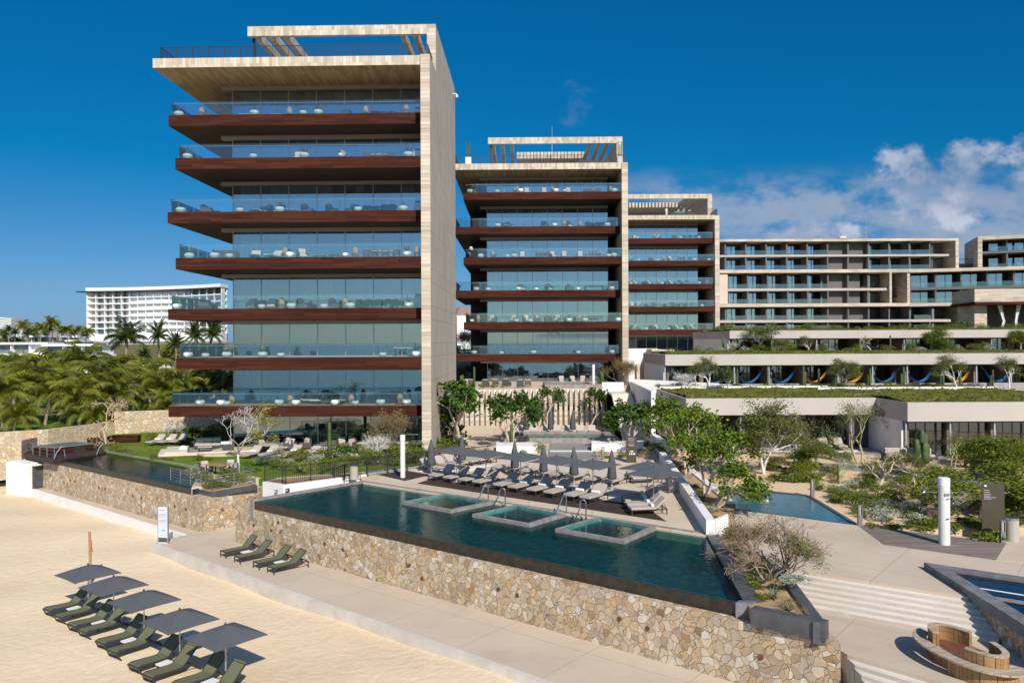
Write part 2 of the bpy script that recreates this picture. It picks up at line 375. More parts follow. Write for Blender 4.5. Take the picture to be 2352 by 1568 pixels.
def paving(name, ca, cb, sc=0.35, joint=None):
    k = Mt(name); v = k.xyz(); f = k.noise(v, sc, 8, 0.65); f2 = k.noise(v, sc*14, 5, 0.6)
    c = k.ramp(k.math('ADD', k.math('MULTIPLY', f, 0.75), k.math('MULTIPLY', f2, 0.25)), [(0.3, ca), (0.7, cb)])
    st = k.noise(v, 0.13, 6, 0.7); c = k.mix(k.n('ShaderNodeMapRange', i_0=st, i_1=0.5, i_2=0.75, i_4=0.5).outputs[0], c, tuple(x*0.72 for x in ca))
    if joint:
        mp = k.n('ShaderNodeMapping', i_0=v, i_2=(0,0,joint[1])).outputs[0]
        br = k.n('ShaderNodeTexBrick', i_Vector=mp, i_Scale=1.0); br.inputs['Mortar Size'].default_value = 0.011; br.inputs['Brick Width'].default_value = joint[0]; br.inputs['Row Height'].default_value = joint[0]; br.offset = 0.0
        c = k.mix(k.math('MULTIPLY', br.outputs['Fac'], 0.8), c, tuple(x*0.45 for x in ca))
    k.set(Base_Color=c, Roughness=0.85); k.b.inputs['Specular IOR Level'].default_value = 0.25; k.bump(f2, 0.12, 0.01); return k.m
PAVE = paving('beige_concrete', (0.50,0.41,0.315), (0.60,0.50,0.39), 0.3, (4.2, 0.68))
DECKC = paving('pool_deck_concrete', (0.56,0.455,0.345), (0.66,0.55,0.42), 0.35, (3.4, 0.02))
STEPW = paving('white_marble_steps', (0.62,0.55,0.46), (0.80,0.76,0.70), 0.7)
SLATE = paving('grey_slab_path', (0.22,0.21,0.205), (0.33,0.315,0.30), 0.5, (1.5, 0))
def sandmat(name, ca, cb, cc, ripple=0.5):
    k = Mt(name); v = k.xyz(); f = k.noise(v, 0.07, 6, 0.6); f2 = k.noise(v, 2.5, 8, 0.7); f3 = k.noise(v, 22.0, 3, 0.6)
    vd = k.n('ShaderNodeTexVoronoi', feature='SMOOTH_F1', i_Vector=k.n('ShaderNodeVectorMath', operation='MULTIPLY_ADD', i_0=k.n('ShaderNodeTexNoise', i_Vector=v, i_Scale=0.8).outputs['Color'], i_1=(1.6,1.6,0), i_2=v).outputs[0], i_Scale=2.6).outputs[0]
    c = k.ramp(f, [(0.3, ca), (0.6, cb)]); c = k.mix(k.n('ShaderNodeMapRange', i_0=f2, i_1=0.5, i_2=0.8, i_4=0.45).outputs[0], c, cc)
    w = k.n('ShaderNodeTexWave', i_Vector=k.n('ShaderNodeMapping', i_0=v, i_2=(0,0,0.95)).outputs[0], i_Scale=0.62, i_Distortion=2.2, i_Detail=3.0)
    w.inputs['Detail Scale'].default_value = 1.5
    h = k.math('ADD', k.math('ADD', k.math('MULTIPLY', w.outputs['Fac'], 0.10*ripple), k.math('MULTIPLY', vd, 0.75)), k.math('ADD', k.math('MULTIPLY', f2, 1.0), k.math('MULTIPLY', f3, 0.22)))
    k.set(Base_Color=c, Roughness=0.95); k.b.inputs['Specular IOR Level'].default_value = 0.1; k.bump(h, 0.42, 0.10); return k.m
SAND = sandmat('beach_sand', (0.68,0.53,0.34), (0.80,0.65,0.45), (0.60,0.45,0.27))
GSAND = sandmat('garden_sand', (0.62,0.44,0.26), (0.70,0.52,0.33), (0.44,0.30,0.17), 0.0)
MULCH = sandmat('planting_soil', (0.34,0.22,0.12), (0.52,0.38,0.22), (0.18,0.15,0.05), 0.0)
def grassmat(name, ca, cb, cc):
    k = Mt(name); v = k.xyz(); f = k.noise(v, 0.5, 6, 0.65); f2 = k.noise(v, 14.0, 4, 0.7)
    c = k.ramp(k.math('ADD', k.math('MULTIPLY', f, 0.6), k.math('MULTIPLY', f2, 0.4)), [(0.32, ca), (0.6, cb)])
    p = k.noise(v, 0.32, 4, 0.6); c = k.mix(k.n('ShaderNodeMapRange', i_0=p, i_1=0.56, i_2=0.72, i_4=0.8).outputs[0], c, cc)
    k.set(Base_Color=c, Roughness=0.9); k.b.inputs['Specular IOR Level'].default_value = 0.15; k.bump(f2, 0.7, 0.05); return k.m
LAWN = grassmat('lawn_grass', (0.075,0.125,0.012), (0.15,0.215,0.022), (0.24,0.22,0.05))
ROOFG = grassmat('green_roof_cover', (0.06,0.075,0.012), (0.16,0.17,0.02), (0.32,0.25,0.12))
TERR = grassmat('dry_terrain', (0.10,0.095,0.040), (0.17,0.145,0.07), (0.07,0.085,0.02))
HILL = plain('far_hill', (0.30,0.26,0.24), 1.0, 0.2, 0.01)
HILLB = plain('brown_hill', (0.28,0.19,0.13), 1.0, 0.35, 0.02)
GLASS = glassy('window_glass', (0.60,0.73,0.76), 0, 0.17, 1.2, 0.0, (0.25, 0.006), (0.84,0.95,1.0))
GLASSR = glassy('railing_glass', (0.88,0.95,0.955), 0, 0.040, 1.0, 0.0, None, (0.85,0.97,1.0))
GLASSD = glassy('suite_window_glass', (0.42,0.46,0.46), 0, 0.10, 1.2, 0.0, (0.25, 0.006))
PARTN = plain('shade_darkened_partition', (0.17,0.13,0.10), 0.9, 0.25, 1.5)  # partition brown darkened to carry the shade inside the suites
CURT = plain('curtain_cloth', (0.66,0.65,0.62), 0.95, 0.10, 2.0)
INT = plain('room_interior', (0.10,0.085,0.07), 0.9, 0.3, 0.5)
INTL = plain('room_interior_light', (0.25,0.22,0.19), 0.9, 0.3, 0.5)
LINT = plain('lintel_plaster', (0.40,0.35,0.30), 0.9, 0.05)
ALU = plain('aluminium_frame', (0.40,0.44,0.46), 0.4, 0.05, metal=0.4)
STEEL = plain('brushed_steel', (0.62,0.62,0.62), 0.22, 0.06, metal=1.0)
BLACKM = plain('black_metal', (0.018,0.018,0.020), 0.5, 0.2)
BRONZE = plain('dark_bronze_frame', (0.042,0.034,0.027), 0.5, 0.15)
CUSH = plain('taupe_cushion', (0.44,0.39,0.345), 0.95, 0.07, 4.0, bump=0.06)
CHARC = plain('charcoal_canvas', (0.085,0.09,0.10), 0.9, 0.10, 1.2, bump=0.06)
SLING = plain('olive_sling', (0.125,0.135,0.075), 0.85, 0.08, 5.0, bump=0.05)
TOWEL = plain('white_towel', (0.80,0.80,0.78), 0.95, 0.05, 6)
WICK = plain('wicker', (0.30,0.20,0.12), 0.85, 0.35, 14, bump=0.3)
DGREY = plain('dark_rope_weave', (0.065,0.065,0.068), 0.85, 0.2, 9, bump=0.15)
LWOOD = plain('teak', (0.36,0.20,0.10), 0.6, 0.25, 5)
TAN = plain('tan_tabletop', (0.52,0.42,0.31), 0.6, 0.12, 3)
FLOORT = plain('balcony_floor', (0.36,0.31,0.26), 0.8, 0.1, 1.0)
POLE = plain('silver_pole', (0.55,0.55,0.56), 0.35, 0.04, metal=0.7)
RUST = plain('corten', (0.14,0.055,0.030), 0.8, 0.35, 3, bump=0.1)
RED = plain('red_cloth', (0.50,0.06,0.045), 0.8, 0.1)
YEL = plain('yellow_cotton', (0.86,0.44,0.03), 0.9, 0.1); BLU = plain('blue_cotton', (0.03,0.17,0.48), 0.9, 0.12); TURQ = plain('turquoise_cotton', (0.03,0.30,0.50), 0.9, 0.12)
TEALT = plain('pool_tile', (0.012,0.155,0.135), 0.5, 0.6, 2.6); TEALD = plain('dark_pool_tile', (0.07,0.20,0.175), 0.5, 0.4, 2.0); BLUT = plain('blue_pool_tile', (0.015,0.19,0.26), 0.5, 0.3, 1.4)  # strong mottle of the pool tile imitates caustics in its colour
PALET = plain('pale_tile_edge', (0.35,0.55,0.52), 0.4, 0.1)
def watermat(name, tint, bump, fres=1.0, base=0.0, dist=0.03, sc=2.4):
    k = Mt(name); k.t.nodes.remove(k.b); v = k.xyz()
    h = k.math('ADD', k.noise(v, sc, 4, 0.6), k.math('MULTIPLY', k.noise(v, sc*3.3, 3, 0.55), 0.45))
    b = k.n('ShaderNodeBump', i_Height=h, i_Strength=bump, i_Distance=dist).outputs[0]
    tr = k.n('ShaderNodeBsdfTransparent', i_0=(*tint, 1)); gl = k.n('ShaderNodeBsdfGlossy', i_Color=(1,1,1,1), i_Roughness=0.02, i_Normal=b)
    fr = k.n('ShaderNodeFresnel', i_IOR=1.33, i_Normal=b); f = k.math('ADD', k.math('MULTIPLY', fr.outputs[0], fres), base, clamp=True)
    mx = k.n('ShaderNodeMixShader', i_0=f, i_1=tr.outputs[0], i_2=gl.outputs[0]); k.l(mx.outputs[0], k.out.inputs[0]); return k.m
WATER = watermat('pool_water', (0.36,0.72,0.74), 0.5, 0.62, 0.0)
WATERT = watermat('still_water', (0.78,0.94,0.92), 0.3, 0.42, 0.0)
SEA = plain('sea_water', (0.02,0.07,0.10), 0.15, 0.2, 0.05, bump=0.4)
BARK = plain('grey_bark', (0.30,0.26,0.21), 0.9, 0.25, 6, bump=0.3); BARKW = plain('white_bark', (0.72,0.68,0.64), 0.8, 0.12, 5); BARKT = plain('copper_bark', (0.46,0.27,0.14), 0.7, 0.25, 4)
BARKB = plain('pale_tan_bark', (0.50,0.40,0.31), 0.85, 0.2, 5); TWIG = plain('dry_twigs', (0.30,0.22,0.15), 0.9, 0.25, 4); PBARK = plain('palm_bark', (0.27,0.22,0.17), 0.95, 0.3, 7, bump=0.4)
GRNBARK = plain('green_bark', (0.36,0.34,0.17), 0.8, 0.2, 4)
L_SG = foliage('seagrape_leaf', (0.045,0.095,0.008), (0.15,0.225,0.016), (0.42,0.35,0.02), 0.9, 0.25)
L_SGD = foliage('dark_broad_leaf', (0.022,0.062,0.008), (0.075,0.145,0.014), (0.14,0.20,0.02), 0.9, 0.25)
L_AC = foliage('acacia_leaf', (0.055,0.080,0.016), (0.17,0.19,0.038), (0.27,0.25,0.05), 0.8, 0.3)
L_PALM = foliage('palm_frond', (0.060,0.092,0.010), (0.215,0.225,0.024), (0.46,0.36,0.045), 0.5, 0.24, 0.45)
L_PALMD = foliage('royal_palm_frond', (0.025,0.055,0.012), (0.085,0.120,0.020), None, 0.4, 0.3, 0.45)
L_BUSH = foliage('bush_leaf', (0.055,0.095,0.010), (0.19,0.235,0.020), (0.36,0.33,0.025), 1.5, 0.3)
L_SILV = foliage('silver_leaf', (0.24,0.28,0.21), (0.47,0.51,0.41), None, 2.0, 0.2, 0.7)
L_AGAV = foliage('agave_blade', (0.06,0.095,0.045), (0.18,0.23,0.12), None, 2.0, 0.12)
L_DRY = foliage('dry_leaf', (0.16,0.11,0.045), (0.30,0.24,0.09), None, 2.0, 0.25)
L_YEL = foliage('yellow_blade', (0.28,0.27,0.02), (0.55,0.48,0.03), None, 2.0, 0.3)
L_CACT = foliage('cactus_skin', (0.035,0.065,0.025), (0.10,0.14,0.055), None, 2.0, 0.05)
L_SPK = foliage('spiky_leaf', (0.07,0.12,0.025), (0.22,0.26,0.06), None, 3.0, 0.2)
# ------------------------------------------------------------------ ground, beach, sea, hills
def struct(name, mb, mats, smooth=False): return tag(mb.build(name, mats, None, smooth), kind='structure')
def lerp(x, pts):
    if x <= pts[0][0]: return pts[0][1]
    for (a, b), (c_, d) in zip(pts, pts[1:]):
        if x <= c_: return b+(d-b)*(x-a)/(c_-a)
    return pts[-1][1]
HL = [(62,-1.5),(70,-1.0),(77,2.45),(110,3.0),(270,4.0),(300,4.6),(322,11.3),(5000,11.3)]
HR = [(62,0.0),(88,0.5),(100,5.2),(132,6.0),(143,9.2),(168,13.2),(5000,13.2)]
def terr(x, y):
    t = min(1, max(0, (x+26)/16)) if y < 120 else min(1, max(0, (x+40)/50)); return lerp(y, HL)*(1-t)+lerp(y, HR)*t
rt = random.Random(5)
ys = [62,64,66,69,72,76,82,88,94,100,108,116,124,132,143,155,168,185,210,240,270,300,322,345,400,500,700,1000,1600,2600,5000]
xs = [-4000,-2000,-1000,-600,-400,-300,-240,-200,-170,-140,-120,-100,-88,-76,-68,-60,-54,-48,-43,-38,-34,-30,-26,-22,-18,-14,-10,-5,0,6,12,20,30,45,65,90,130,180,260,400,800,1600,4000]
struct('terrain', MB().sheet([(x, y, terr(x, y)+(rt.uniform(-.1,.1) if y > 76 else 0)) for y in ys for x in xs], len(xs)), TERR, True)
rs = random.Random(8)
def sandz(x, y):
    return -0.42+0.05*math.sin(x*.55+y*.3)+0.04*math.sin(y*.9-x*.2)+lerp(x, [(-60,-.05),(-30,-.12),(-12,-.1),(0,.12),(20,.15)])
sx = [-160,-120,-90,-70,-58,-50]+[-46+i*0.9 for i in range(62)]+[12,18,26,40,60]; sy = [-30,-15,-5,3,8]+[11+i*0.9 for i in range(63)]+[69,71]
struct('sand_beach', MB().sheet([(x, y, sandz(x, y)+rs.uniform(-.012,.012)) for y in sy for x in sx], len(sx)), SAND, True)
struct('sea', MB().sheet([(x, y, -0.75) for y in (-6000,-1500,-400,-120,-24) for x in (-6000,-1500,0,1500,6000)], 5), SEA)
def ridge(name, D, u0, u1, prof, base, mat, depth, seed):
    r = random.Random(seed); n = 60; rows = [[], [], [], []]
    for i in range(n+1):
        u = u0+(u1-u0)*i/n; top = lerp(u, prof); x = (u-1176)/F*D; h = CZ+(784-top)/F*D*(1+depth*.5/D)
        h += r.uniform(-1, 1)*D*0.0006
        for j, (dy, k) in enumerate(((0,0),(depth*.3,.62+r.uniform(-.06,.06)),(depth*.6,1),(depth,.2))): rows[j].append((x*(1+dy/D), D+dy, base+(h-base)*k))
    return struct(name, MB().sheet(sum(rows, []), n+1), mat, True)
ridge('far_mountain', 4200, -300, 520, [(-300,752),(-60,748),(70,741),(110,738),(140,743),(165,739),(200,745),(260,751),(340,754),(520,756)], 10, HILL, 900, 3)
ridge('brown_hillside', 900, 960, 1180, [(960,742),(1030,722),(1055,700),(1064,702),(1085,712),(1180,740)], 11, HILLB, 160, 4)

# flat paved levels
ZD, ZW, ZC = 2.70, 2.62, 2.15
def XY(p): return (p[0], p[1])
def poly(pts, z): return [XY(G(u, v, z)) for u, v in pts]
WL, WR = G(541,1160,ZC), G(1930.5,1479,ZC)            # outer top edge of the pool's stone wall
wdir = (WR-WL).normalized(); wnor = V(-wdir.y, wdir.x, 0)   # wnor points away from the beach
P1, P2 = G(356,1247,0), G(1270,1568,0); pd = (P2-P1).normalized()
ends = P2+pd*14
struct('path', MB().prism([XY(G(93,1115,0.1)),XY(G(66,1118,0.1)),XY(G(428,1226,0)),XY(P1),XY(P2),XY(ends),(24,12),(24,22),(6,27.5),XY(WR+wnor*1.5),XY(WL+wnor*1.5),(-10,49.5),(-16.5,52.5)], -1.6, 0), PAVE)
# private pool, lawn, pool deck and plaza bodies
lawn_edge = poly([(236,1037),(560,1096)], 2.58)
struct('lawn', MB().prism([lawn_edge[0], lawn_edge[1], XY(G(604,1100,2.6)), XY(G(640,1106,2.6)), XY(G(979,1069,2.6)), (-6.6,69.5), (-28,70.2), (-31,76), (-41,71.5)], 0.2, 2.60), LAWN)
tower_terrace = MB().prism([(-25.4,64.6),(-7.0,64.2),(-7.0,72),(-25.2,72)], 1.8, 2.72); struct('stone_terrace', tower_terrace, DECKC)
deckpoly = poly([(834,1108.5),(1622,1230.5),(1514,1055),(1500,1032)], ZD)+[(11.9,88),(-5.0,88),(-5.6,66),XY(G(979,1071,ZD)),XY(G(826,1094,ZD))]
struct('pool_deck', MB().prism(deckpoly, 1.4, ZD), DECKC)
def strip(name, pts, z, m, th=0.004): return struct(name, MB().prism(poly(pts, z), z-0.06, z+th), m)
strip('timber_deck_strip', [(957,1109.5),(1003,1096),(1130,1112),(1425,1153),(1482,1162),(1531,1197)], ZD, DECKW)
strip('timber_deck_pad', [(862,1088.5),(928,1079),(990,1090),(930,1104)], ZD, DECKW)
strip('white_paving_pad', [(952,1082),(1020,1074),(1140,1066),(1060,1087)], ZD, WHITE)
strip('white_paving_row', [(1100,1110),(1120,1104),(1480,1140),(1496,1150),(1440,1152)], ZD, STEPW)
# plaza right of the long planter, with stairs down to the landing
SA, SB = G(1780,1301,ZD), G(2196,1365.7,ZD); sd = (SB-SA).normalized(); sn = V(sd.y, -sd.x, 0)    # sn runs downhill towards the beach
if sn.y > 0: sn = -sn
gpoly = poly([(1957,1204),(1852,1139),(1650,1119),(1687.5,1169.5)], ZD)
struct('plaza', MB().prism([XY(SA),XY(SB),XY(SB+sd*14),(60,30),(60,52)]+[XY(G(2290,1240,ZD)),XY(G(1971,1206,ZD)),XY(G(1957,1204,ZD)),XY(G(1687.5,1169.5,ZD)),XY(G(1672,1212,ZD)),XY(G(1690,1225,ZD))], 0.4, ZD), PAVE)
RISER = paving('darker_marble_risers', (0.48,0.42,0.34), (0.62,0.56,0.48), 0.9); DARKT = plain('black_green_tile', (0.02,0.05,0.042), 0.5, 0.4, 2.0)  # riser colour darker and browner than the tread colour
NST, RIS, TRD = 6, 0.125, 0.315
stp = MB()
for i in range(NST):
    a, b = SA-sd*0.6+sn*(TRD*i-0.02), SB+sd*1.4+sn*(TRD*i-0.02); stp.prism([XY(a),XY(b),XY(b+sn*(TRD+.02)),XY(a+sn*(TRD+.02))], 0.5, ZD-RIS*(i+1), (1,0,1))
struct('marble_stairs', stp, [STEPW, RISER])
ZL = ZD-RIS*(NST+1)
LA, LB = G(1931,1498,ZL), G(2169.5,1568,ZL); ld = (LB-LA).normalized(); ln = V(ld.y, -ld.x, 0); ln = -ln if ln.y > 0 else ln
a, b = SA-sd*0.6+sn*(TRD*NST-.02), SB+sd*1.4+sn*(TRD*NST-.02)
struct('stair_landing', MB().prism([XY(a),XY(b),(16.6,26),(16.6,19),XY(LB+ld*3),XY(LA+ld*((10.6-LA.x)/ld.x)),(10.5,25.75),(9.9,26.6)], 0.3, ZL), PAVE)
stp = MB()
for i in range(10):
    a, b = LA+ln*(TRD*i-.02), LB+ld*3+ln*(TRD*i-.02); a2 = a+ln*(TRD+.02); a = a+ld*((10.62-a.x)/ld.x); a2 = a2+ld*((10.62-a2.x)/ld.x)
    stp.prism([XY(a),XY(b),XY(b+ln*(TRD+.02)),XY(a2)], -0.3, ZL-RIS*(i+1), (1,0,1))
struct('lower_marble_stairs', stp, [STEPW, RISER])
struct('garden_ground', MB().prism([XY(G(1690,1225,ZD)), (12.6,50), (12.2,67.5), (60,67.5), (60,34), (29,39)], 0.2, ZD-0.045), GSAND)
strip('weathered_timber_deck', [(1970.6,1206.5),(2312,1246.4),(2287.5,1285.7),(2029,1250)], ZD, DECKG)
strip('plaza_extension', [(2312,1246.4),(2400,1235),(2460,1300),(2287.5,1285.7)], ZD, PAVE, 0.008)
strip('garden_path', [(1765,1066),(1800,1061),(1920,1064),(2066,1078),(2352,1118),(2352,1134),(2060,1091),(1910,1076)], ZD-0.045, SLATE, 0.02)
strip('suite_patio', [(1640,1037),(1660,1012),(1950,1005),(1985,1030),(1960,1038)], ZD-0.03, STEPW, 0.03)
strip('far_suite_patio', [(2075,1036),(2080,1018),(2400,1018),(2400,1037)], ZD-0.03, STEPW, 0.03)
strip('grey_garden_walk', [(1640,1041),(1640,1037.5),(2352,1041),(2352,1047)], ZD-0.02, SLATE, 0.035)

# ------------------------------------------------------------------ rubble walls, pools
def wallpoly(p, q, t): n = V(-(q-p).y, (q-p).x, 0).normalized()*t; return [XY(p), XY(q), XY(q+n), XY(p+n)]
def spouts(par, p, q, us, zs, m):
    d = (q-p).normalized(); n = V(d.y, -d.x, 0); L = (q-p).length
    for t, z in zip(us, zs):
        c = p+(q-p)*t; MB().tube([V(c.x, c.y, z)-n*0.1, V(c.x, c.y, z)+n*0.035], 0.095, 10).build('drain_spout', m, par, True)
main_wall = thing('stone_wall', 'long honey coloured rubble stone wall below the large infinity pool', 'wall')
wr2 = G(1922,1463,ZC)
MB().prism([XY(WL),XY(WR),XY(wr2),XY(G(1900,1449,ZC)),XY(G(1700,1395,ZC)),XY(WL+wnor*1.0)], -1.4, ZC).build('rubble_body', RUB, main_wall)
spouts(main_wall, WL, WR, [.055,.105,.125,.245,.288,.43,.455,.59,.62,.765,.80,.925], [1.25,1.2,1.75,1.2,1.15]+[1.2,.75,1.15,1.1,1.2,1.1,1.1], RUST)
CL, CR = G(467.5,1144,ZC), G(96,1059,ZC)
pw = thing('stone_wall', 'rubble stone wall under the private pool beside the door', 'wall')
d2 = (CL-CR).normalized(); n2 = V(-d2.y, d2.x, 0)
CE = G(595,1120,ZC); CE = CL+(CE-CL)*1.0
MB().prism([XY(CR),XY(CL),XY(CE),XY(CE+n2*1.2-d2*.5),XY(CL+n2*1.6-d2*1.6),XY(CR+n2*1.2)], -1.3, ZC).build('rubble_body', RUB, pw)
spouts(pw, CR, CL, [.035,.07,.22,.255,.42,.46,.63,.68,.86,.915], [1.2]*10, RUST); spouts(pw, CL, CE, [.32,.68], [1.2,1.15], RUST)

def basin(par, pts, z, depth, m, wall_m):
    b = MB(); n = len(pts)
    for i in range(n):
        a, c = pts[i], pts[(i+1)%n]; b.quad((*a, z-depth), (*c, z-depth), (*c, z), (*a, z))
    b.add([(*p, z-depth) for p in pts], [tuple(range(n))]); b.build('basin', m, par)
def edge_band(par, name, pts, w, z0, z1, m, closed=False):
    for a, c in zip(pts, pts[1:]+([pts[0]] if closed else [])):
        a = Vector((*a[:2], 0)); c = Vector((*c[:2], 0)); n = V(-(c-a).y, (c-a).x, 0).normalized()*w
        e = (c-a).normalized()*(w*0.0)
        MB().prism([XY(a-e), XY(c+e), XY(c+e+n), XY(a-e+n)], z0, z1).build(name, m, par)
# main pool
pool = thing('swimming_pool', 'large dark teal infinity pool with a black overflow edge above the stone wall', 'pool')
pp = poly([(592,1149.5),(834,1109),(1622,1231),(1711,1379.5)], ZW)
pp[3] = XY(G(1706,1383,ZW))
MB().add([(*p, ZW) for p in pp], [(0,1,2,3)] if False else [(0,3,2,1)]).build('water', WATER, pool)
basin(pool, pp, ZW-0.004, .38, TEALT, TEALT)
a, d = Vector((*pp[0],0)), Vector((*pp[3],0)); e = (d-a).normalized(); n = V(e.y, -e.x, 0)
MB().prism([XY(a+n*.02), XY(d+n*.02), XY(d+n*.22), XY(a+n*.22)], ZC-0.3, ZW-0.01).build('overflow_edge', BLACKST, pool)
b0, c0 = Vector((*pp[1],0)), Vector((*pp[2],0))
nl = V(-(b0-a).y, (b0-a).x, 0).normalized(); nb_ = V(-(c0-b0).y, (c0-b0).x, 0).normalized(); nr = V((d-c0).y*-1, (d-c0).x, 0).normalized()
MB().prism([XY(a+n*.3), XY(b0+nb_*.3), XY(b0+nl*.32+nb_*.3), XY(a+nl*.32+n*.3)], ZC-.6, ZD+0.03).build('coping', COPING, pool)
MB().prism([XY(b0), XY(c0), XY(c0+nb_*.28), XY(b0+nb_*.28)], ZC-.6, ZD+0.026).build('coping', COPING, pool)
co = [XY(c0-nr*0), XY(d), XY(d+nr*.62), XY(c0+nr*.42+nb_*.28), XY(c0+nb_*.28)]
MB().prism(co, ZC-.6, ZD+0.034).build('coping', GRAYDK, pool)
MB().prism([XY(d+n*.0-e*.12), XY(d+n*.34-e*.12), XY(d+n*.34+nr*.45), XY(d+nr*.45)], ZC-.2, ZD-0.02).build('edge_block', GRAYST, pool)
# three hot tubs set into the pool's back edge
def tub(q, label):
    t = thing('hot_tub', label, 'hot tub', group='hot tubs along the pool edge')
    o = [Vector((*XY(G(u, v, ZD+.1)), 0)) for u, v in q]; c = sum(o, V(0,0,0))/4
    i_ = [p+(c-p).normalized()*0.33 for p in o]; zt = ZD+0.09
    b = MB(); n = 4
    for k in range(4):
        a, d = o[k], o[(k+1)%4]; ia, id_ = i_[k], i_[(k+1)%4]
        b.m = 0; b.quad((*a[:2],zt),(*d[:2],zt),(*id_[:2],zt),(*ia[:2],zt)); b.quad((*a[:2],ZW-.05),(*d[:2],ZW-.05),(*d[:2],zt),(*a[:2],zt)); b.m = 1; b.quad((*a[:2],ZW-1.1),(*d[:2],ZW-1.1),(*d[:2],ZW-.05),(*a[:2],ZW-.05)); b.m = 2; b.quad((*id_[:2],ZW-1.1),(*ia[:2],ZW-1.1),(*ia[:2],zt),(*id_[:2],zt))
    b.build('rim', [COPING, TEALT, TEALD], t)
    MB().add([(*p[:2], ZW+0.06) for p in i_], [(0,1,2,3)]).build('water', WATERT, t)
    MB().add([(*p[:2], ZW-1.0) for p in i_], [(0,1,2,3)]).build('floor', TEALD, t)
    ex = (i_[1]-i_[0]); ey = (i_[3]-i_[0])
    def q4(s0, s1, r0, r1): return [XY(i_[0]+ex*s+ey*r) for s, r in ((s0,r0),(s1,r0),(s1,r1),(s0,r1))]
    MB().prism(q4(.0,.99,.01,.30), ZW-.98, ZW-.42).build('bench', TEALD, t)
    MB().prism(q4(.0,.99,.72,.99), ZW-.98, ZW-.42).build('bench', TEALD, t)
    MB().prism(q4(.66,.99,.31,.71), ZW-.98, ZW-.45).build('step', TEALD, t)
    for s in (.66,.92): MB().prism(q4(s,s+.035,.315,.705), ZW-.44, ZW-.425).build('step_edge', PALET, t)
    return t
TUBQ = [[(922.5,1150.8),(1023,1132.2),(1135.5,1150.2),(1036.5,1170.6)], [(1084.5,1179.3),(1185,1157.7),(1299,1178.7),(1216.5,1202.7)], [(1275,1212.6),(1374,1184.7),(1507.5,1208.7),(1434,1240.2)]]
for q, l in zip(TUBQ, ('square hot tub with grey rim nearest the white column', 'square hot tub with grey rim between the two pairs of handrails', 'square hot tub with grey rim nearest the right pool corner')): tub(q, l)
# steps and bent steel rails between the tubs
def rails(us, label):
    for (u0, v0, u1, v1), l in zip(us, label):
        a = G(u0, v0, ZD); d = G(u1, v1, ZW-.1); t = thing('handrail', l, 'handrail', a, group='bent steel handrails at the pool steps')
        w = d-a; k = w.normalized(); k.z = 0
        pts = [V(0,0,0), V(0,0,.78)]+[V(0,0,.78)+k*(.16*(1-math.cos(x)))+V(0,0,.20*math.sin(x)) for x in (.5,1.0,1.5,2.0,2.4)]+[w*.45+V(0,0,.64), w+V(0,0,-.2)]
        MB().tube(pts, 0.035, 8).build('rail', STEEL, t, True)
        MB().lathe([(.07,0),(.07,.03),(.035,.05)], 10).build('base_plate', STEEL, t, True)
rails([(1121.5,1151,1087,1163),(1160.5,1161.5,1126,1168)], ['steel handrail left of the middle hot tub, the farther of its pair', 'steel handrail left of the middle hot tub, the nearer of its pair'])
rails([(1301,1178,1266,1194.5),(1346,1191.5,1314.5,1199)], ['steel handrail before the right hot tub, the farther of its pair', 'steel handrail before the right hot tub, the nearer of its pair'])
# private pool
ppool = thing('private_pool', 'narrow dark private infinity pool in front of the lawn', 'pool')
q = poly([(125,1052.5),(236.5,1038.5),(575,1098),(450,1122)], 2.52)
MB().add([(*p, 2.52) for p in q], [(0,3,2,1)]).build('water', WATER, ppool); basin(ppool, q, 2.516, .38, DARKT, DARKT)
a, d = Vector((*q[0],0)), Vector((*q[3],0)); e = (d-a).normalized(); n = V(e.y, -e.x, 0)
MB().prism([XY(a+n*.02), XY(d+n*.02), XY(d+n*.2), XY(a+n*.2)], ZC-.3, 2.51).build('overflow_edge', BLACKST, ppool)
b1, c1 = Vector((*q[1],0)), Vector((*q[2],0)); nb2 = V(-(c1-b1).y, (c1-b1).x, 0).normalized()
MB().prism([XY(b1), XY(c1), XY(c1+nb2*.35), XY(b1+nb2*.35)], 1.3, 2.63).build('coping', COPING, ppool)
MB().prism([XY(a+n*.3), XY(b1+nb2*.35), XY(b1+nb2*.35-e*.35), XY(a+n*.3-e*.35)], 1.3, 2.64).build('coping', COPING, ppool)
# garden reflecting pool
gp = thing('garden_pool', 'small blue garden pool behind the concrete plaza', 'pool')
q = poly([(1650,1118.9),(1852.5,1139.5),(1957.5,1204),(1687.5,1169.5)], ZD-.02)
MB().add([(*p, ZD+.012) for p in q], [(0,1,2,3)]).build('water', watermat('blue_garden_water', (0.66,0.9,0.95), 0.7, 0.45), gp)
MB().add([(*p, ZD+.004) for p in q], [(0,1,2,3)]).build('basin', BLUT, gp)
edge_band(gp, 'coping', [q[2],q[1],q[0]], -.22, ZD-.3, ZD+.05, GRAYDK)
MB().lathe([(.13,0),(.15,.06),(.04,.09),(.05,.2),(.0,.22)], 10, (*XY(G(1760,1151,ZD)), ZD)).build('bubbler', WHITE, gp, True)
